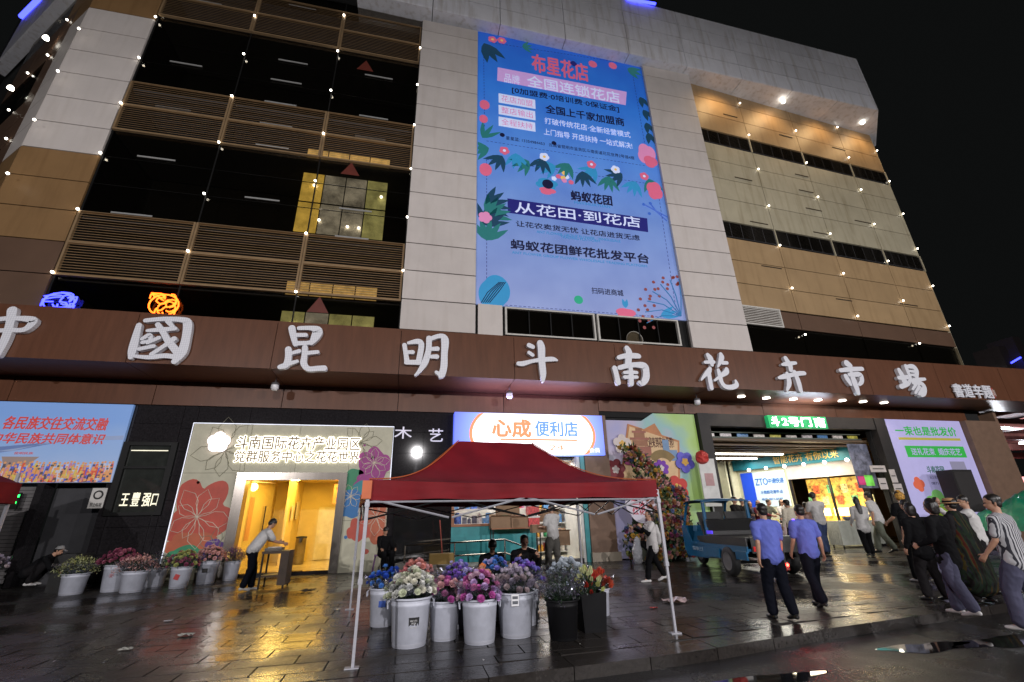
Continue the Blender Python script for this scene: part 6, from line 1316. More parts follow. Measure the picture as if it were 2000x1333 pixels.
for s in (-1, 1): tb_(MB().add([(s * .08, 1.36, 1.0), (s * .82, 1.36, 1.0), (s * .82, 1.44, 1.0), (s * .08, 1.44, 1.0), (s * .08, 1.62, 1.66), (s * .82, 1.62, 1.66), (s * .82, 1.70, 1.64), (s * .08, 1.70, 1.64)], [(0, 1, 5, 4), (1, 2, 6, 5), (2, 3, 7, 6), (3, 0, 4, 7), (4, 5, 6, 7)]), 'back_cover', blk)
tb_(MB().box(-.12, .12, -.8, 3.0, .42, .52), 'chassis', frame_d); tb_(MB().tube([(-.72, .05, .33), (.72, .05, .33)], .04, 8), 'axle', frame_d)
# cab floor, side skirts with lettering
tb_(MB().prism([(-W, 1.38), (W, 1.38), (W, 2.9), (.3, 3.3), (-.3, 3.3), (-W, 2.9)], .38, .46), 'cab_floor', bl)
for s in (-1, 1):
    pts = [(.55, .40), (1.5, .34), (2.75, .34), (2.95, .62), (2.8, 1.0), (2.5, 1.04), (2.3, .72), (1.9, .70), (.55, .70)]
    vs = [(s * (W + .03), y, z) for y, z in pts] + [(s * W, y, z) for y, z in pts]; k = len(pts)
    tb_(MB().add(vs, [list(range(k)), [i + k for i in range(k)][::-1]] + [(i, (i + 1) % k, (i + 1) % k + k, i + k) for i in range(k)]), 'side_skirt', bl)
q = text('宗申三轮', 0, .8, 0, .12, 0, mat('pale_blue_letter', (.35, .45, .55)), None, bold=.02); q.parent = TR; q.location = (-W - .035, 2.35, .52); q.rotation_euler = (0, 0, R(-90))
# seat with slanting back rests
tb_(MB().box(-W + .05, W - .05, 1.42, 2.0, .46, .82), 'seat_base', blk)
sm_ = MB().box(-W + .02, W - .02, 1.4, 2.05, .82, .95); tb_(sm_, 'seat', blk)
tb_(MB().add([(-W + .02, 1.45, .95), (W - .02, 1.45, .95), (W - .02, 1.58, .95), (-W + .02, 1.58, .95), (-W + .02, 1.2, 1.42), (W - .02, 1.2, 1.42), (W - .02, 1.3, 1.45), (-W + .02, 1.3, 1.45)], [(0, 1, 5, 4), (1, 2, 6, 5), (2, 3, 7, 6), (3, 0, 4, 7), (4, 5, 6, 7)]), 'backrest', blk)
# front fairing, fender, windscreen, roof
prof = [(2.95, .46), (3.2, .55), (3.3, .8), (3.28, 1.08), (3.15, 1.22), (2.95, 1.25)]
mb = MB(); vs = []; nx_ = 9
for i in range(nx_):
    u = i / (nx_ - 1) * 2 - 1; 
    for (y, z) in prof: vs.append((u * W, y - .28 * abs(u) ** 2.5, z))
k = len(prof); mb.add(vs, [(i * k + j, (i + 1) * k + j, (i + 1) * k + j + 1, i * k + j + 1) for i in range(nx_ - 1) for j in range(k - 1)]); tb_(mb, 'front_fairing', bl, smooth=True)
tb_(MB().add([(-W, 2.72, .46), (W, 2.72, .46), (W, 2.72, 1.25), (-W, 2.72, 1.25), (-W, 2.95, 1.25), (W, 2.95, 1.25)], [(0, 1, 2, 3), (3, 2, 5, 4)]), 'dashboard', bl)
for s in (-1, 1):
    tb_(MB().add([(s * W, 2.45, .46), (s * W, 3.0, .46), (s * W, 3.02, 1.25), (s * W, 2.7, 1.25), (s * W, 2.5, .8), (s * (W - .04), 2.45, .46), (s * (W - .04), 3.0, .46), (s * (W - .04), 3.02, 1.25), (s * (W - .04), 2.7, 1.25), (s * (W - .04), 2.5, .8)], [(0, 1, 2, 3, 4), (9, 8, 7, 6, 5), (0, 4, 9, 5), (4, 3, 8, 9), (3, 2, 7, 8)]), 'side_panel', bl)
    tb_(MB().box(s * (W + .035) - .03, s * (W + .035) + .03, .46, 2.4, .70, .78), 'side_rail', bl)
    tb_(MB().ball((s * .3, 2.7, 1.3), .07, 10, 6, sq=(1, .6, .7)), 'gauge', chrome, smooth=True)
mb = MB()
for i in range(8):
    a = math.pi * (.05 + .9 * i / 7); mb.add([(s * .1, 3.35 + .40 * math.cos(a), .31 + .40 * math.sin(a)) for s in (-1, 1)], [])
mb.f = [[2 * i, 2 * i + 1, 2 * i + 3, 2 * i + 2] for i in range(7)]; mb.mi = [0] * 7; tb_(mb, 'front_fender', bl, smooth=True)
for s in (-1, 1):
    hl = MB().lathe([(0, .0), (.08, .02), (.09, .08), (.02, .1)], n=16).build('headlight', [chrome], TR, True, local=True); hl.location = (s * .42, 3.14, 1.0); hl.rotation_euler = (R(-80), 0, 0)
    tb_(MB().tube([(s * (W - .02), 2.85, 1.25), (s * (W - .06), 2.62, 1.78), (s * (W - .08), 2.5, 1.98)], .045, 8), 'windscreen_pillar', bl)
    tb_(MB().tube([(s * (W - .02), 1.36, .9), (s * (W - .04), 1.38, 2.0)], .055, 8), 'rear_pillar', bl)
    tb_(MB().tube([(s * (W + .02), 2.6, 1.35), (s * (W + .2), 2.65, 1.5)], .01, 6), 'mirror_arm', frame_d); tb_(MB().ball((s * (W + .24), 2.66, 1.54), .07, 10, 6, sq=(.9, .3, 1)), 'mirror', frame_d, smooth=True)
tb_(MB().add([(-W + .04, 2.84, 1.27), (W - .04, 2.84, 1.27), (W - .1, 2.52, 1.96), (-W + .1, 2.52, 1.96)], [(0, 1, 2, 3)]), 'windscreen', glc)
mb = MB(); vs = []
for i in range(11):
    u = i / 10 * 2 - 1
    for y, z in ((1.28, 1.97), (1.35, 2.03), (1.9, 2.07), (2.4, 2.05), (2.6, 1.99), (2.62, 1.95)): vs.append((u * (W + .02), y, z - .05 * abs(u) ** 3))
mb.add(vs, [(i * 6 + j, (i + 1) * 6 + j, (i + 1) * 6 + j + 1, i * 6 + j + 1) for i in range(10) for j in range(5)]); tb_(mb, 'cab_roof', bl, smooth=True)
tb_(MB().tube([(-W + .04, 1.37, 1.3), (W - .04, 1.37, 1.3)], .02, 6), 'rear_rail', bl); tb_(MB().tube([(-.3, 2.5, 1.18), (0, 2.62, 1.1), (.3, 2.5, 1.18)], .016, 6), 'handlebar', frame_d)
tb_(MB().box(-.75, -.6, -.96, -.94, .66, .78), 'tail_light', mat('red_lamp', (.6, .02, .02), .3))
MB().box(-.78, -.74, 1.0, 1.32, 1.03, 1.12).build('reflector', [mat('blue_reflector', (.1, .05, .9), emis=.6)], TR, local=True)

# ---------------------------------------------------------------- hall tables with cloths
pinkcl = mat('pale_pink_tablecloth', (.50, .40, .42), .7, var=.15)
def cloth_table(x0, x1, y0, y1, z, m, label, rz=0):
    t = T('cloth_table', ((x0 + x1) / 2, (y0 + y1) / 2, 0), label, 'table', rz=rz); hx, hy = (x1 - x0) / 2, (y1 - y0) / 2; N = 90; vs = []; fs = []
    per = []
    for i in range(N):
        u = i / N * 4; s = int(u); f = u - s
        per.append(((-hx + 2 * hx * f, -hy), (hx, -hy + 2 * hy * f), (hx - 2 * hx * f, hy), (-hx, hy - 2 * hy * f))[s])
    for zz, k in ((z, 0), (z * .5, .5), (.12, 1)):
        for i, (x, y) in enumerate(per): w_ = .03 * math.sin(i * 1.9) * k + .02 * k; L = math.hypot(x, y) or 1; vs.append((x + x / L * w_, y + y / L * w_, zz))
    for r_ in range(2):
        for i in range(N): fs.append((r_ * N + i, r_ * N + (i + 1) % N, (r_ + 1) * N + (i + 1) % N, (r_ + 1) * N + i))
    fs.append(list(range(N))); MB().add(vs, fs).build('tablecloth', [m], t, local=True, fix=False)
    for sx_ in (-1, 1):
        for sy_ in (-1, 1): MB().box(sx_ * (hx - .08) - .02, sx_ * (hx - .08) + .02, sy_ * (hy - .08) - .02, sy_ * (hy - .08) + .02, 0, z - .01).build('leg', [frame_d], t, local=True)
    return t
cloth_table(15.3, 19.4, 19.3, 20.1, 1.1, pinkcl, 'long table under a pale pink cloth inside the gate behind the tricycle'); cloth_table(19.7, 22.1, 18.7, 19.4, 1.15, mat('grey_green_tablecloth', (.32, .34, .30), .7), 'shorter table under a grey green cloth in front of the food stall')
for k, (x, y, z, m, nm) in enumerate(((16.3, 19.6, 1.1, gm[7], 'round white bowl at the left end of the pink table'), (17.2, 19.7, 1.1, gm[10], 'yellow bowl on the pink table'), (20.6, 19.0, 1.15, gm[9], 'dark tray on the grey green table'), (21.4, 19.0, 1.15, gm[6], 'orange bowl at the right end of the grey green table'), (21.0, 19.1, 1.15, gm[1], 'blue bowl in the middle of the grey green table'))):
    solo(MB().lathe([(.08, 0), (.14, .06), (.18, .16), (.17, .17), (.12, .05)], (x, y, z + .002), 18), 'bowl', [m], nm, 'bowl', 'bowls on the hall tables', True)

# ---------------------------------------------------------------- small things on the paving
pap = mat('dirty_paper', (.30, .30, .27), .7, var=.3, scale=20)
def litter(x, y, s, name, m, label, cat, seed, group='litter on the wet paving'):
    rr_ = random.Random(seed); mb = MB(); N = 5; vs = []
    for i in range(N + 1):
        for j in range(N + 1): vs.append((x + (i / N - .5) * s + rr_.uniform(-.2, .2) * s / N, y + (j / N - .5) * s * .7 + rr_.uniform(-.2, .2) * s / N, .016 + rr_.random() * s * .18))
    mb.add(vs, [(i * (N + 1) + j, (i + 1) * (N + 1) + j, (i + 1) * (N + 1) + j + 1, i * (N + 1) + j + 1) for i in range(N) for j in range(N)]); return solo(mb, name, [m], label, cat, group)
for px, py, s, m, lb in ((245, 1272, .16, pap, 'crumpled pale paper scrap lying at the lower left'), (363, 1244, .2, pap, 'thin pale paper scrap right of the crumpled one'), (329, 1216, .14, mat('grey_film', (.4, .4, .42), .2), 'shiny film scrap beyond the paper scraps at the left'), (601, 1157, .35, mat('dark_rag', (.02, .02, .02), .6), 'dark crumpled rag lying in the yellow light of the door'), (658, 1193, .12, mat('grey_film', (.4, .4, .42), .2), 'little pale scrap beside the back leg of the tent'), (1318, 1178, .42, mat('pink_white_plastic', (.5, .38, .38), .4), 'pink and white plastic scrap by the right front tent leg'), (1276, 1190, .14, mat('red_scrap', (.3, .03, .02)), 'small red scrap right of the tulips'), (1715, 1112, .16, pap, 'small white scrap on the wet paving before the gate'), (630, 1120, .25, pap, 'crumpled paper at the foot of the glass door')):
    x, y = G(px, py); litter(x, y, s, 'litter', m, lb, 'litter', int(px))
rr_ = random.Random(77); mb = MB()
for k in range(420):
    x, y = rr_.uniform(-9, 14), rr_.uniform(6.3, 17); s = rr_.uniform(.006, .022); a = rr_.random() * 6
    mb.add([(x + s * math.cos(a), y + s * math.sin(a), .016), (x + s * math.cos(a + 2), y + s * math.sin(a + 2), .014 + s * .6), (x + s * math.cos(a + 4), y + s * math.sin(a + 4), .015)], [(0, 1, 2)], k % 3)
o = mb.build('scattered_petals', [pap, leaf_m, mat('grey_film', (.4, .4, .42), .2)], fix=False); tag(o, 'tiny petals, leaf bits and scraps scattered over the wet paving', 'petals', kind='stuff')
# work bench by the door and stool by the wall
wb = T('tool_cart', (-3.3, 14.6, 0), 'dark wooden tool cart in front of the glass doorway next to the man in white', 'cart')
wd_m = mat('dark_worn_wood', (.06, .035, .02), .6, var=.3, scale=9)
MB().box(-3.62, -2.95, 14.3, 14.95, .86, .92).build('cart_top', [wd_m], wb); MB().box(-3.15, -2.95, 14.3, 14.95, .1, .86).build('side_board', [wd_m], wb); MB().box(-3.6, -3.15, 14.35, 14.9, .3, .34).build('shelf', [wd_m], wb)
for x in (-3.59, -3.0):
    for y in (14.35, 14.9): MB().box(x - .02, x + .02, y - .02, y + .02, .02, .86).build('leg', [frame_d], wb)
bx_ = T('tool_tray', (-3.4, 14.6, .92), 'shallow metal tray with pale bundles lying on the tool cart', 'tray'); MB().box(-3.6, -3.17, 14.42, 14.75, .925, .945).box(-3.6, -3.17, 14.42, 14.44, .945, 1.0).box(-3.6, -3.17, 14.73, 14.75, .945, 1.0).build('tray_body', [steel], bx_); MB().box(-3.53, -3.23, 14.48, 14.68, .946, 1.02).build('bundle', [gm[7]], bx_)
pst_ = mat('purple_plastic', (.22, .10, .26), .4); stl = T('purple_stool', (-.72, 17.3, 0), 'purple plastic stool with open legs against the flower wall', 'stool')
MB().box(-.17, .17, -.17, .17, .52, .56).build('seat', [pst_], stl, local=True)
for sx_ in (-1, 1):
    for sy_ in (-1, 1): MB().tube([(sx_ * .14, sy_ * .14, .52), (sx_ * .2, sy_ * .2, 0)], .022, 6).build('leg', [pst_], stl, local=True)
#@@
# ---------------------------------------------------------------- people
SKIN = mat('skin', (.42, .23, .15), .5, var=.06, scale=20); HAIR = mat('black_hair', (.012, .010, .009), .4, var=.4, scale=60, stretch=(1, 1, .2)); EYE = mat('dark_eye', (.02, .015, .012), .2)
def fabric(name, c, **k): return mat(name, c, .85, var=k.pop('var', .10), scale=k.pop('scale', 9), spec=.1, **k)
F_WHITE = fabric('white_cotton', (.52, .51, .50)); F_BLACK = fabric('black_cotton', (.006, .006, .007)); F_BLUE = fabric('light_blue_shirt', (.12, .15, .50)); F_NAVY = fabric('navy_trousers', (.005, .006, .011)); F_JEAN = fabric('blue_jeans', (.05, .07, .14)); F_GREY = fabric('grey_trousers', (.10, .095, .085)); F_DARK = fabric('charcoal_cloth', (.012, .011, .012)); F_PINK = fabric('pale_pink_shirt', (.50, .34, .33)); F_CREAM = fabric('cream_shirt', (.55, .50, .40)); F_OLIVE = fabric('faded_grey_green', (.12, .13, .10)); F_SLATE = fabric('faded_slate_jeans', (.075, .075, .12))
SHOE_W = mat('white_shoe', (.55, .54, .53), .5); SHOE_B = mat('black_shoe', (.012, .012, .012), .4)

def ringtube(mb, pts, n=14, mi=0):
    """pts: (centre, rx, ry) with rings perpendicular to the path; rx along local x, ry along the other; rounded ends"""
    P = [(Vector(c), a, b) for c, a, b in pts]; k = len(P); d0 = (P[1][0] - P[0][0]).normalized(); d1 = (P[-1][0] - P[-2][0]).normalized()
    Q = [(P[0][0] - d0 * min(P[0][1], P[0][2]) * .85, P[0][1] * .45, P[0][2] * .45), (P[0][0] - d0 * min(P[0][1], P[0][2]) * .5, P[0][1] * .82, P[0][2] * .82)] + P + [(P[-1][0] + d1 * min(P[-1][1], P[-1][2]) * .5, P[-1][1] * .82, P[-1][2] * .82), (P[-1][0] + d1 * min(P[-1][1], P[-1][2]) * .85, P[-1][1] * .45, P[-1][2] * .45)]
    o = len(mb.v); k = len(Q)
    for i, (c, rx, ry) in enumerate(Q):
        d = (Q[min(i + 1, k - 1)][0] - Q[max(i - 1, 0)][0]).normalized()
        if d.length == 0: d = Vector((0, 0, 1))
        x = Vector((1, 0, 0)); x = (x - d * x.dot(d))
        if x.length < .35: x = Vector((0, 0, 1)) - d * d.z
        x.normalize(); y = d.cross(x)
        for j in range(n):
            t = 2 * math.pi * j / n; mb.v.append(tuple(c + x * (rx * math.cos(t)) + y * (ry * math.sin(t))))
    for i in range(k - 1):
        for j in range(n): mb.f.append([o + i * n + j, o + i * n + (j + 1) % n, o + (i + 1) * n + (j + 1) % n, o + (i + 1) * n + j]); mb.mi.append(mi)
    mb.f.append([o + j for j in range(n)][::-1]); mb.mi.append(mi); mb.f.append([o + (k - 1) * n + j for j in range(n)]); mb.mi.append(mi)
    return mb

def egg(mb, c, X, Y, Z, n=20, m=12):
    o = len(mb.v)
    for i in range(m + 1):
        a = math.pi * i / m
        for j in range(n):
            t = 2 * math.pi * j / n; mb.v.append(tuple(c + X * (math.sin(a) * math.cos(t)) + Y * (math.sin(a) * math.sin(t)) + Z * math.cos(a)))
    for i in range(m):
        for j in range(n): mb.f.append([o + i * n + j, o + (i + 1) * n + j, o + (i + 1) * n + (j + 1) % n, o + i * n + (j + 1) % n]); mb.mi.append(0)

def fuse(mb, name, mats, parent, voxel=.014, smooth=3, wrinkle=0.0, seed=0, colour=None):
    """one continuous skin over overlapping rounded forms"""
    me = mb.mesh('tmp', mats); o = bpy.data.objects.new('tmp', me)
    m = o.modifiers.new('r', 'REMESH'); m.mode = 'VOXEL'; m.voxel_size = voxel; m.use_smooth_shade = True
    if smooth: s = o.modifiers.new('s', 'SMOOTH'); s.iterations = smooth; s.factor = .5
    out = evaluated(o); bpy.data.meshes.remove(me)
    if wrinkle:
        out.update(); sv = Vector((seed * 3.1, seed * 1.7, 0))
        nv = len(out.vertices); cs_ = [0.0] * (3 * nv); ns_ = [0.0] * (3 * nv); out.vertices.foreach_get('co', cs_); out.vertex_normals.foreach_get('vector', ns_)
        for i in range(0, 3 * nv, 3):
            cx_, cy_, cz_ = cs_[i], cs_[i + 1], cs_[i + 2]; q = noise.noise(Vector((cx_ * 7, cy_ * 7, cz_ * 4)) + sv); q2 = 1 - abs(noise.noise(Vector((cx_ * 12 + cz_ * 6, cy_ * 12, cz_ * 9)) + sv)) * 2
            d_ = wrinkle * (.6 * q + .5 * q2); cs_[i] += ns_[i] * d_; cs_[i + 1] += ns_[i + 1] * d_; cs_[i + 2] += ns_[i + 2] * d_
        out.vertices.foreach_set('co', cs_)
    out.name = name; out.materials.clear()
    for m_ in (mats if isinstance(mats, (list, tuple)) else [mats]): out.materials.append(m_)
    out.polygons.foreach_set('use_smooth', [True] * len(out.polygons)); out.polygons.foreach_set('material_index', [0] * len(out.polygons))
    return link(name, out, parent, local=True)

def hand(mb, wr, d, side, s=1.0, curl=.5, up=None):
    """palm, four unequal bent fingers and a thumb leaving the side of the palm"""
    wr = Vector(wr); d = Vector(d).normalized(); up = Vector(up) if up else Vector((side, 0, 0)); n_ = (up - d * up.dot(d)).normalized(); ac = d.cross(n_).normalized()   # n_: back of hand; ac: across
    palm = wr + d * .045 * s
    ringtube(mb, [(wr, .021 * s, .026 * s), (palm, .017 * s, .036 * s), (wr + d * .085 * s, .014 * s, .037 * s)], 10)
    for k, L in enumerate((.066, .074, .068, .054)):
        b0 = wr + d * .085 * s + ac * (.030 - .020 * k) * s; a1, a2 = curl * .7, curl * 1.9
        d1 = (d * math.cos(a1) - n_ * math.sin(a1)); d2 = (d * math.cos(a2) - n_ * math.sin(a2)); p1 = b0 + d1 * L * .5 * s; p2 = p1 + d2 * L * .55 * s
        ringtube(mb, [(b0 - d * .01 * s, .009 * s, .009 * s), (p1, .0085 * s, .0085 * s), (p2, .0072 * s, .0072 * s)], 8)
    t0 = wr + d * .03 * s + ac * .028 * s; t1 = t0 + (ac * .75 + d * .6 - n_ * .25 * curl).normalized() * .035 * s; t2 = t1 + (ac * .2 + d * 1.0 - n_ * .5 * curl).normalized() * .03 * s
    ringtube(mb, [(t0, .012 * s, .012 * s), (t1, .0095 * s, .0095 * s), (t2, .008 * s, .008 * s)], 8)

def person(x, y, face, label, pose='stand', h=1.70, top=F_WHITE, bottom=F_NAVY, sleeve='short', shoes=SHOE_B, hair='short', hat=None, women=False, stride=0.0, arms=((0, 0), (0, 0)), lean=0.0, z0=.006, head_turn=(0, 0), vox=.014, top_len=0.0, skirt=None, items=(), group=None, loose=1.0, bottom_len=1.0, hairm=None, belt=False):
    """face: heading in degrees, 0 = away from the viewer (+y), 90 = to the left (-x). Arms: (forward swing deg, elbow bend deg[, outward deg])"""
    t = T('person', (x, y, z0), label, 'person', group, R(face)); s = h / 1.70; hairm = hairm or HAIR
    wsh = .175 if women else .19; hipw = .085; seatz = .95
    LG = []
    if pose in ('stand', 'walk', 'bend'):
        hz = .93 - abs(stride) * .12
        pel = Vector((0, 0, hz))
        for sd, st in ((-1, stride), (1, -stride)):
            hip = Vector((sd * hipw, 0, hz - .03)); back = st < 0
            an = Vector((sd * (hipw + .01), st * .95, .085 + (.10 * min(1, abs(st) * 2.2) if back else 0)))
            kn = hip.lerp(an, .5) + Vector((sd * .005, .05 + (.10 * abs(st) if back else .05 * abs(st)), .015)); LG.append((hip, kn, an, .5 * max(0, -st)))
    elif pose == 'sit':
        hz = .50; pel = Vector((0, 0, hz))
        for sd in (-1, 1): LG.append((Vector((sd * hipw, .02, hz)), Vector((sd * .13, .42, hz + .02)), Vector((sd * .13, .40, .085)), 0))
    elif pose == 'squat':
        hz = .30; pel = Vector((0, 0, hz))
        for sd in (-1, 1): LG.append((Vector((sd * hipw, 0, hz)), Vector((sd * .17, .36, .46)), Vector((sd * .12, .12, .085)), 0))
    la = R(lean); ax = Vector((0, math.sin(la), math.cos(la))); fx = Vector((0, math.cos(la), -math.sin(la)))
    def sp(d, f=0): return pel + ax * d + fx * f + Vector((0, .02 * math.sin(math.pi * min(1, d / .5)) * 0, 0))
    neck = sp(.55); nd = (ax + Vector((0, 0, .6))).normalized() if lean < 60 else (ax + Vector((0, .1, .15))).normalized(); hc = neck + nd * .135 + Vector((0, .02, 0))
    hy, hp_ = R(head_turn[0]), R(head_turn[1]); hf = Vector((math.sin(-hy) * math.cos(hp_), math.cos(hy) * math.cos(hp_), math.sin(hp_))); hr = Vector((math.cos(hy), math.sin(hy), 0)); hu = hr.cross(hf)
    def H(a, b, c): return hc + hr * a + hf * b + hu * c
    SH = [sp(.47) + Vector((sd * wsh, 0, 0)) for sd in (-1, 1)]; ARM = []
    for sd, sh_, a in ((-1, SH[0], arms[0]), (1, SH[1], arms[1])):
        sw, eb = R(a[0]), R(a[1]); outw = R(a[2]) if len(a) > 2 else R(7); inw = R(a[3]) if len(a) > 3 else 0
        ud = Vector((sd * math.sin(outw), math.sin(sw) * math.cos(outw), -math.cos(sw) * math.cos(outw))); el = sh_ + ud * .275
        fd = Vector((sd * math.sin(outw * .6 - inw), math.sin(sw + eb), -math.cos(sw + eb))).normalized(); wr = el + fd * .235; ARM.append((sh_, ud, el, fd, wr))
    # --- body: one continuous figure
    mb = MB(); g = .9 if women else 1.0
    ringtube(mb, [(sp(-.03), .135 * (1.05 if women else 1), .09), (sp(.10), .118 * g, .085), (sp(.25), .130 * g, .092), (sp(.40), .150 * g, .10), (sp(.49), .120 * g, .075)], 18)
    ringtube(mb, [(sp(.47) + Vector((-wsh, 0, 0)), .045, .05), (sp(.49), .06, .06), (sp(.47) + Vector((wsh, 0, 0)), .045, .05)], 12)
    ringtube(mb, [(sp(.47), .06, .058), (neck + nd * .02, .052, .052), (neck + nd * .09, .05, .052)], 12)
    egg(mb, H(0, -.008, .028), hr * .074, hf * .092, hu * .092); egg(mb, H(0, .016, -.035), hr * .058, hf * .066, hu * .075); ringtube(mb, [(neck + nd * .05, .048, .05), (H(0, -.01, -.03), .05, .052)], 12)
    ringtube(mb, [(H(0, .075, -.012), .011, .010), (H(0, .094, -.036), .015, .012)], 8); ringtube(mb, [(H(-.018, .072, -.068), .009, .009), (H(.018, .072, -.068), .009, .009)], 8)
    ringtube(mb, [(H(-.035, .072, .012), .010, .008), (H(.035, .072, .012), .010, .008)], 8)
    for sd in (-1, 1): ringtube(mb, [(H(sd * .074, -.01, -.035), .010, .014), (H(sd * .080, -.014, .0), .009, .016)], 8)
    for k, (sh_, ud, el, fd, wr) in enumerate(ARM):
        ringtube(mb, [(sh_, .05, .05), (sh_ + ud * .12, .045, .045), (el - ud * .02, .037, .037)], 12); ringtube(mb, [(el, .037, .037), (el + fd * .08, .037, .036), (wr, .025, .023)], 12)
        hand(mb, wr, fd, -1 if k == 0 else 1, 1.0, .6 if abs(arms[k][1]) < 40 else 1.0)
    for hip, kn, an, lift in LG:
        ringtube(mb, [(hip + Vector((0, 0, .02)), .082, .085), (hip.lerp(kn, .5), .072, .075), (kn, .054, .056)], 14); ringtube(mb, [(kn, .053, .055), (kn.lerp(an, .35), .052, .054), (an, .033, .036)], 12); ringtube(mb, [(an, .034, .036), (an + Vector((0, .09, -.045 - lift * .25)), .034, .026)], 10)
    fuse(mb, 'body', SKIN, t, min(vox, .010), 1)
    # --- eyes and mouth
    for sd in (-1, 1): MB().ball(H(sd * .031, .080, -.003), .0125, 10, 6, sq=(1, .6, .6)).build('eye', [EYE], t, True, local=True)
    MB().ball(H(0, .078, -.064), .02, 10, 6, sq=(1, .3, .22)).build('mouth', [mat('lip', (.25, .08, .07), .5)], t, True, local=True)
    # --- hair
    mb = MB()
    if hair == 'long':
        ringtube(mb, [(H(0, -.02, .085), .06, .07), (H(0, -.028, .045), .084, .088), (H(0, -.038, -.01), .084, .075), (H(0, -.06, -.08), .078, .052), (neck + Vector((0, -.085, -.04)) + ax * .0, .078, .034), (sp(.40, -.115), .070, .026), (sp(.30, -.125), .05, .02)], 16)
    elif hair == 'bob':
        ringtube(mb, [(H(0, -.015, .088), .06, .07), (H(0, -.022, .05), .088, .094), (H(0, -.035, -.01), .094, .085), (H(0, -.045, -.075), .088, .06)], 16)
    elif hair == 'tail':
        ringtube(mb, [(H(0, -.012, .085), .055, .066), (H(0, -.02, .045), .080, .088), (H(0, -.035, .0), .076, .066)], 16); ringtube(mb, [(H(0, -.10, .02), .02, .02), (H(0, -.14, -.04), .03, .028), (H(0, -.13, -.15), .025, .022), (H(0, -.12, -.22), .012, .012)], 10)
    else:
        v1 = .006 * math.sin(x * 7.3); v2 = .006 * math.cos(y * 5.1)
        egg(mb, H(0, -.017 + v1, .046), hr * (.081 + v2), hf * .096, hu * (.086 + v1)); egg(mb, H(0, -.048, -.006 + v2), hr * .072, hf * .056, hu * .072)
        for sd in (-1, 1): egg(mb, H(sd * .058, -.012, .012), hr * .022, hf * .032, hu * .045)
    ho = fuse(mb, 'hair', hairm, t, .010, 1, .006, x)
    # --- trousers
    mb = MB(); L = loose; tops = 1.16
    if pose != 'squat': ringtube(mb, [(sp(.04), .142 * g, .108), (sp(-.03), .160, .128), (sp(-.07) if pose != 'sit' else sp(-.03), .14, .11)], 18)
    else: ringtube(mb, [(sp(.08), .145, .11), (sp(.0), .15, .115)], 18)
    for hip, kn, an, lift in LG:
        an2 = kn.lerp(an, .93 if bottom_len >= 1 else bottom_len)
        ringtube(mb, [(hip, .088, .104), (hip.lerp(kn, .5), .096 * L, .100 * L), (kn, .082 * L, .084 * L)], 14)
        if bottom_len > .1: ringtube(mb, [(kn, .082 * L, .084 * L), (kn.lerp(an, .45), .078 * L, .080 * L), (an2, .074 * L, .078 * L)], 14)
    fuse(mb, 'trousers', bottom, t, vox, 2, .013, x + 1)
    if belt: ringtube(MB(), [(sp(.055), .150, .118), (sp(.085), .149, .116)], 24).build('belt', [SHOE_B], t, True, local=True); MB().box(.13, .19, -.06, .04, pel.z - .10, pel.z + .07).build('belt_pouch', [SHOE_B], t, local=True)
    # --- shirt
    mb = MB(); b0 = -.02 - top_len
    ringtube(mb, [(sp(b0), .182 * (g if top_len < .1 else 1.08), .142), (sp(.10), .170 * g, .135), (sp(.25), .172 * g, .135), (sp(.40), .176 * g, .132), (sp(.485), .125, .085)], 20)
    ringtube(mb, [(sp(.465) + Vector((-wsh, 0, 0)), .066, .066), (sp(.488), .078, .074), (sp(.465) + Vector((wsh, 0, 0)), .066, .066)], 14)
    for (sh_, ud, el, fd, wr) in ARM:
        if sleeve == 'none': continue
        e = sh_ + ud * (.275 if sleeve == 'long' else .20); ringtube(mb, [(sh_, .067, .067), (sh_ + ud * .1, .064, .064), (e, .060 if sleeve == 'short' else .052, .060 if sleeve == 'short' else .052)], 14)
        if sleeve == 'long': ringtube(mb, [(el, .052, .052), (el + fd * .1, .048, .048), (el + fd * .215, .038, .038)], 12)
    fuse(mb, 'jacket' if sleeve == 'long' and top in (F_BLACK, F_DARK) else 'shirt', top, t, vox, 2, .015, x + 2)
    ringtube(MB(), [(sp(.535) - nd * .02, .062, .058), (sp(.535), .058, .055)], 20).build('collar', [top], t, True, local=True)
    # --- shoes
    for (hip, kn, an, lift) in LG:
        mb = MB(); dn = Vector((0, .15, -.10 * 1.0 - lift * .55)).normalized()
        fl_ = an + Vector((0, .0, -.045)); ringtube(mb, [(fl_ + Vector((0, -.05, 0)), .036, .036), (fl_ + Vector((0, .03, .004)), .042, .040), (fl_ + Vector((0, .12, -.010 - lift * .3)), .044, .030), (fl_ + Vector((0, .17, -.014 - lift * .4)), .034, .022)], 12)
        ringtube(mb, [(an + Vector((0, 0, -.03)), .042, .044), (an + Vector((0, -.005, .01)), .042, .044)], 12)
        fuse(mb, 'shoe', shoes, t, .012, 1)
    # --- headgear
    if hat:
        kind, hm = hat
        if kind == 'cap': MB().lathe([(.095, .035), (.094, .07), (.075, .105), (.03, .12), (0, .122)], n=20, cap0=False).build('cap', [hm], t, True, local=True).location = hc; MB().add([H(-.06, .07, .045), H(.06, .07, .045), H(.05, .16, .03), H(-.05, .16, .03), H(-.06, .07, .052), H(.06, .07, .052), H(.05, .16, .037), H(-.05, .16, .037)], [(0, 1, 2, 3), (4, 5, 6, 7), (0, 1, 5, 4), (1, 2, 6, 5), (2, 3, 7, 6), (3, 0, 4, 7)]).build('cap_peak', [hm], t, local=True)
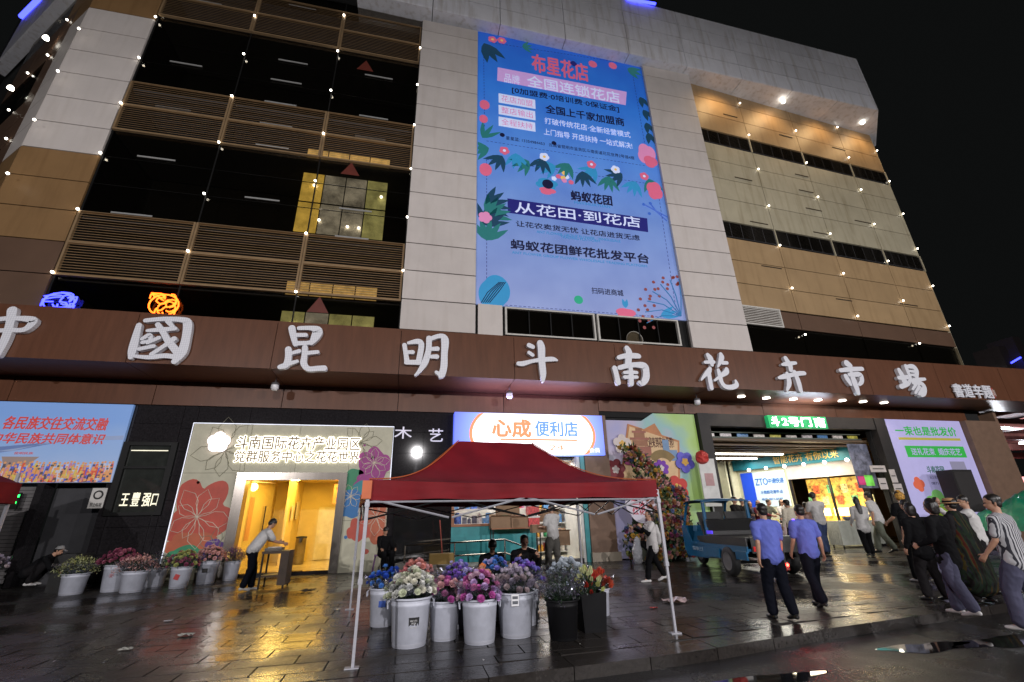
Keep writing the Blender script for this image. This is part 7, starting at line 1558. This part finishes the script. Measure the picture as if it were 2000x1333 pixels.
        if kind == 'straw': MB().lathe([(.20, .03), (.21, .035), (.10, .05), (.092, .10), (.07, .125), (0, .13)], n=28, cap0=False).build('straw_hat', [hm], t, True, local=True).location = hc; MB().lathe([(.102, .05), (.097, .08)], n=28, cap0=False).build('hat_band', [F_BLACK], t, True, local=True).location = hc
        if kind == 'scarf': mb = MB(); ringtube(mb, [(H(0, -.02, .09), .06, .07), (H(0, -.03, .05), .09, .10), (H(0, -.045, -.02), .094, .085)], 16); fuse(mb, 'head_scarf', hm, t, .012, 1, .01, x)
    if skirt: 
        sm, slen = skirt; mb = MB(); ringtube(mb, [(sp(.48), .16, .12), (sp(.25), .22, .17), (sp(-.05), .27, .21), (sp(-slen), .33, .26)], 22); fuse(mb, 'cloak', sm, t, .016, 2, .02, x + 5)
    t['arm'] = 0; del t['arm']
    t.scale = (s, s, s)
    return t, dict(W=[t.matrix_basis @ a[4] for a in ARM], F=ARM, head=hc, sp=sp)

def wpt(t, v):   # local point of a figure -> world
    M = Matrix.Translation(t.location) @ Matrix.Rotation(t.rotation_euler.z, 4, 'Z') @ Matrix.Scale(t.scale.x, 4); return M @ Vector(v)
def phone(t, info, k, label):
    a = info['F'][k]; p = wpt(t, a[4] + a[3] * .10); m = mat('black_phone', (.01, .01, .01), .15)
    o = MB().box(-.036, .036, -.005, .005, -.075, .075).build('phone', [m]); o.location = p; o.rotation_euler = (R(-25), 0, t.rotation_euler.z); tag(o, label, 'phone'); MB().box(-.033, .033, -.0062, -.0052, -.07, .07).build('screen', [mat('phone_screen', (.02, .02, .03), .1, emis=.02)], o, local=True); return o

# men in blue shirts walking away from the viewer
t, i_ = person(5.98, 7.10, -8, 'policeman in a light blue shirt on the left of the pair, walking towards the gate', 'walk', 1.72, F_BLUE, F_NAVY, stride=.13, arms=((-12, 18), (8, 14)), belt=True, group='two policemen walking side by side', vox=.012, loose=1.05)
t2, i2 = person(7.34, 7.74, -12, 'policeman in a light blue shirt on the right of the pair, one heel lifted', 'walk', 1.71, F_BLUE, F_NAVY, stride=-.24, arms=((6, 22), (-10, 16)), belt=True, group='two policemen walking side by side', vox=.012, loose=1.05)
rl = T('red_signal_lamp', tuple(wpt(t, i_['F'][1][4] + Vector((.05, .05, -.16)))), 'small box with two lit red lights held between the two policemen', 'lamp'); q = rl.location.copy()
MB().box(-.07, .07, -.04, .04, -.06, .06).build('case', [SHOE_B], rl, local=True)
rg = mat('red_signal_glow', (1, .05, .03), emis=22, ecol=(1, .03, .02))
for s in (-1, 1): MB().ball((s * .035, -.045, .02), .026, 10, 6, sq=(1, .6, 1)).build('red_light', [rg], rl, True, local=True)
lamp('POINT', 'red_glow', (q.x, q.y - .1, q.z), 9, (1, .05, .03), .05)
sh_l = MB().box(-.02, .02, -.01, .01, -.008, .008).build('shoulder_light', [mat('violet_light', (.2, .1, 1), emis=4, ecol=(.2, .08, 1))]); sh_l.location = wpt(t2, (-.17, -.03, 1.45)); tag(sh_l, 'tiny violet light on the shoulder of the right policeman', 'light')
# close group on the right
stripe = bpy.data.materials.new('striped_shirt_cloth'); stripe.use_nodes = True; n = stripe.node_tree.nodes; l = stripe.node_tree.links; b = n['Principled BSDF']; b.inputs['Roughness'].default_value = .8
tc = n.new('ShaderNodeTexCoord'); sx = n.new('ShaderNodeSeparateXYZ'); l.new(tc.outputs['Object'], sx.inputs[0]); ad_ = n.new('ShaderNodeMath'); ad_.operation = 'MULTIPLY'; ad_.inputs[1].default_value = 32; l.new(sx.outputs['X'], ad_.inputs[0]); fr2 = n.new('ShaderNodeMath'); fr2.operation = 'FRACT'; l.new(ad_.outputs[0], fr2.inputs[0])
gt = n.new('ShaderNodeMath'); gt.operation = 'GREATER_THAN'; gt.inputs[1].default_value = .55; l.new(fr2.outputs[0], gt.inputs[0]); mxs = n.new('ShaderNodeMix'); mxs.data_type = 'RGBA'; l.new(gt.outputs[0], mxs.inputs[0]); mxs.inputs[6].default_value = (.42, .42, .44, 1); mxs.inputs[7].default_value = (.02, .02, .03, 1); l.new(mxs.outputs[2], b.inputs['Base Color'])
person(8.51, 5.35, 12, 'man in a black and white striped shirt and faded jeans at the right edge', 'walk', 1.76, stripe, F_SLATE, stride=.16, shoes=SHOE_W, arms=((10, 30), (-8, 20)), head_turn=(38, 0), vox=.011, loose=1.15, top_len=.06)
person(8.79, 6.43, 8, 'woman in a loose black top and blue jeans in the middle of the dark group', 'walk', 1.73, F_BLACK, F_SLATE, 'long', SHOE_W, 'bob', women=True, stride=-.16, arms=((5, 60), (8, 65)), vox=.012, loose=1.12, top_len=.14)
person(9.75, 7.55, -6, 'woman with a short black bob in a dark jacket close behind the woman in jeans', 'stand', 1.68, F_BLACK, F_DARK, 'long', SHOE_B, 'bob', women=True, stride=.1, arms=((4, 20), (2, 20)), top_len=.1)
person(11.9, 9.3, -4, 'man in black T-shirt and trousers with white shoes at the left of the dark group', 'walk', 1.80, F_BLACK, F_BLACK, 'short', SHOE_W, stride=.17, arms=((0, 15), (5, 20)))
pat = bpy.data.materials.new('dark_patterned_cloth'); pat.use_nodes = True; n = pat.node_tree.nodes; l = pat.node_tree.links; b = n['Principled BSDF']; b.inputs['Roughness'].default_value = .9; b.inputs['Specular IOR Level'].default_value = .1
tc = n.new('ShaderNodeTexCoord'); mp = n.new('ShaderNodeMapping'); mp.inputs['Scale'].default_value = (26, 2, 1.5); l.new(tc.outputs['Object'], mp.inputs['Vector']); nz = n.new('ShaderNodeTexNoise'); nz.inputs['Scale'].default_value = 1; nz.inputs['Detail'].default_value = 2; l.new(mp.outputs[0], nz.inputs['Vector']); rp = n.new('ShaderNodeValToRGB'); l.new(nz.outputs['Fac'], rp.inputs[0]); rp.color_ramp.interpolation = 'CONSTANT'; rp.color_ramp.elements[0].color = (.010, .008, .008, 1); rp.color_ramp.elements[1].position = .66; rp.color_ramp.elements[1].color = (.05, .012, .008, 1)
for p_, c in ((.46, (.012, .02, .012, 1)), (.56, (.014, .014, .02, 1)), (.6, (.045, .035, .010, 1))): e_ = rp.color_ramp.elements.new(p_); e_.color = c
l.new(rp.outputs[0], b.inputs['Base Color'])
straw = mat('straw_hat_weave', (.36, .20, .09), .7, bump=.5, bscale=90)
person(10.2, 7.1, 4, 'person in a straw hat wrapped in a long dark patterned cloak', 'stand', 1.74, F_DARK, F_DARK, 'long', SHOE_B, 'short', ('straw', straw), stride=.05, arms=((0, 20), (0, 20)), skirt=(pat, .58))
person(11.6, 7.8, 30, 'person in a white long sleeved blouse and dark overalls raising a hand to the face', 'stand', 1.80, F_WHITE, F_DARK, 'long', SHOE_B, 'short', women=True, arms=((70, 75), (10, 60)), head_turn=(50, -5), skirt=None)
person(14.1, 11.1, -10, 'person with a yellow and brown head scarf behind the man in the black T-shirt', 'stand', 2.05, F_BLACK, F_DARK, 'short', SHOE_B, 'short', ('scarf', mat('yellow_head_scarf', (.50, .26, .04), .7, var=.7, scale=22)), arms=((20, 40), (10, 40)))
person(16.95, 12.2, 170, 'small figure in a lime top facing the viewer far behind the dark group', 'stand', 1.9, fabric('lime_top', (.20, .30, .03)), F_DARK, 'short', women=True)
# at the gate
person(16.21, 16.2, -12, 'man in a white T-shirt and jeans carrying a dark tray at the gate', 'stand', 2.3, F_WHITE, F_JEAN, 'short', SHOE_B, 'short', stride=-.12, arms=((25, 60), (30, 65)), head_turn=(-50, -5), vox=.016)
person(16.91, 15, -30, 'woman in a white shirt with long dark hair and black trousers before the food stall', 'walk', 2.05, F_WHITE, F_BLACK, 'long', SHOE_B, 'long', women=True, stride=-.14, arms=((10, 35), (15, 40)), vox=.016, top_len=.12)
person(18.64, 15.8, 18, 'man in a white T-shirt and grey trousers walking left at the right of the gate', 'walk', 2.3, F_WHITE, F_OLIVE, 'short', SHOE_B, 'short', stride=-.26, arms=((-15, 25), (20, 35)), vox=.016, lean=8)
person(14.49, 15.8, 6, 'person in a cream shirt and a dark cap standing behind the tricycle', 'stand', 2.0, F_CREAM, F_DARK, 'long', SHOE_B, 'short', ('cap', F_DARK), arms=((5, 20), (5, 20)), vox=.016)
person(16.22, 16.6, -20, 'person in a pale pink shirt leaning forward beside the man with the tray', 'stand', 1.95, F_PINK, F_OLIVE, 'short', lean=18, vox=.016)
for k, (x, y, f, lb, tp, hr_, wmn, ln) in enumerate((
    (16.48, 20.9, 175, 'dark clothed man standing at the left end of the pink table', F_BLACK, 'short', False, 5), (17.08, 21.2, 160, 'person in slate clothes bending over the pink table', F_SLATE, 'bob', True, 22), (17.42, 21.0, 180, 'woman in a maroon top behind the middle of the pink table', fabric('maroon_top', (.12, .02, .03)), 'tail', True, 10),
    (17.98, 21.2, 190, 'person in an olive top leaning over the bowls', F_OLIVE, 'short', False, 25), (18.7, 20.8, 175, 'woman with long hair in a white shirt facing the viewer behind the pink table', F_WHITE, 'long', True, 6), (19.44, 20.9, 120, 'person in a pale pink shirt bowing towards the right end of the pink table', F_PINK, 'short', False, 48),
    (14.48, 18.8, 200, 'dark haired man standing just behind the tricycle cab', F_DARK, 'short', False, 0))):
    person(x, y, f, lb, 'stand', 2.25 if not wmn else 2.15, tp, F_DARK, 'short' if k % 2 else 'long', women=wmn, hair=hr_, lean=ln, arms=((35, 45), (30, 50)), vox=.018, group='people behind the hall table')
# between tent and shop
person(4.78, 15.3, 20, 'man in a white T-shirt and grey trousers carrying a carton in front of the shop', 'walk', 1.98, F_WHITE, F_GREY, 'short', SHOE_B, 'short', stride=.14, arms=((20, 65), (22, 62)), head_turn=(55, -10), vox=.016, loose=1.2)
car = T('carried_carton', (4.42, 15.75, 1.12), 'brown carton held by the man in front of the shop', 'carton'); MB().box(-.25, .25, -.16, .16, .02, .26).build('carton_body', [ctn], car, local=True); MB().box(-.24, .24, -.15, .15, .262, .268).build('lid', [ctn], car, local=True)
vest = fabric('white_padded_vest', (.58, .56, .55))
t, i_ = person(6.42, 11.85, 78, 'woman in a white vest and black leggings walking left with a phone at her face', 'walk', 1.70, vest, F_BLACK, 'short', SHOE_W, 'tail', women=True, stride=.26, arms=((30, 105), (45, 70)), head_turn=(8, -15), loose=.88, top_len=.10)
for k in (0, 1):
    a = i_['F'][k]; mb = MB(); ringtube(mb, [(a[0], .064, .064), (a[0] + a[1] * .14, .058, .058), (a[2], .052, .052)], 12); ringtube(mb, [(a[2], .052, .052), (a[4] - a[3] * .03, .04, .04)], 12); fuse(mb, 'sleeve', F_BLACK, t, .013, 2, .006, k)
phone(t, i_, 1, 'black phone held by the woman in the white vest')
bk_ = MB(); ringtube(bk_, [(i_['sp'](.42, -.15), .08, .05), (i_['sp'](.15, -.18), .13, .08), (i_['sp'](.02, -.16), .12, .07)], 14); fuse(bk_, 'backpack', F_WHITE, t, .014, 2, .006, 3)
# seated men behind the flowers
for k, (x, y, lb, fc) in enumerate(((1.78, 9.95, 'man in a black jacket with bowed head sitting behind the blue flowers', 175), (2.33, 9.6, 'man in a black jacket sitting behind the flowers holding a phone before his face', 180))):
    t, i_ = person(x, y, fc, lb, 'sit', 1.70, F_BLACK, F_DARK, 'long', SHOE_B, 'short', lean=22, arms=((28, 62, 14, 14), (28, 62, 14, 14)) if k == 0 else ((40, 92, 14, 22), (40, 92, 14, 22)), head_turn=(0, -38 if k == 0 else -10), z0=-.05 if k == 0 else .03, group='men sitting behind the flower buckets')
    st_ = T('folding_stool', (x, y, 0), 'dark folding stool under the man ' + ('with bowed head' if k == 0 else 'with the phone'), 'stool', 'stools behind the flower buckets'); MB().box(-.17, .17, -.15, .15, .36, .39).build('seat', [F_DARK], st_, local=True)
    for s in (-1, 1): MB().tube([(s * .15, -.14, .01), (s * .15, .14, .36)], .012, 6).build('leg', [grey_m], st_, local=True); MB().tube([(s * .15, .14, .01), (s * .15, -.14, .36)], .012, 6).build('leg', [grey_m], st_, local=True)
    phone(t, i_, 1, 'black phone held by the seated man ' + ('with bowed head' if k == 0 else 'facing the viewer'))
person(-.62, 17.15, 205, 'person in dark clothes sitting on the purple stool beside the flower wall', 'sit', 1.72, F_BLACK, F_BLACK, 'long', SHOE_B, 'short', lean=8, arms=((25, 45), (25, 50)), head_turn=(10, -15), z0=.10)
person(8.55, 16.7, 200, 'person in dark clothes squatting at the foot of the flower stand', 'squat', 1.66, F_DARK, F_OLIVE, 'long', SHOE_B, 'bob', lean=35, arms=((45, 40), (45, 40)), head_turn=(0, -25), group='people squatting')
bagm = mat('clear_plastic_bag', (.55, .56, .6), .2, alpha=.55, bump=.8, bscale=9)
mb = MB(); ringtube(mb, [((8.2, 16.3, .1), .16, .14), ((8.2, 16.3, .45), .18, .14), ((8.28, 16.35, .8), .08, .06), ((8.3, 16.38, .9), .03, .03)], 14); bo = fuse(mb, 'plastic_bag', bagm, None, .02, 1, .03, 3); tag(rebase(bo), 'crumpled clear plastic bag hanging beside the squatting person', 'bag')
person(-9.7, 15.9, -80, 'person in black with a cap bending low over flowers at the far left', 'squat', 1.80, F_BLACK, F_DARK, 'long', SHOE_W, 'short', ('cap', mat('grey_cap', (.30, .30, .30), .7)), lean=48, arms=((30, 35), (35, 35)), head_turn=(0, -20), z0=.22, group='people squatting')
crt = T('black_crate', (-8.95, 16.3, 0), 'black crate standing before the bending person at the far left', 'crate'); MB().box(-.32, .32, -.24, .24, 0, .03).build('crate_bottom', [SHOE_B], crt, local=True)
for a in ((-.32, .32, -.24, -.22), (-.32, .32, .22, .24), (-.32, -.30, -.22, .22), (.30, .32, -.22, .22)):
    MB().box(*a, .03, .95).build('crate_side', [SHOE_B], crt, local=True)
# man in the white T-shirt bending over the cart
person(-3.85, 14.3, -58, 'man in a white T-shirt bending over the tool cart by the glass door', 'bend', 1.80, F_WHITE, F_NAVY, 'short', SHOE_W, 'short', lean=32, stride=.13, arms=((42, 38), (36, 40)), head_turn=(8, -45), vox=.013)
#@@
bpy.data.scenes.remove(WORK)
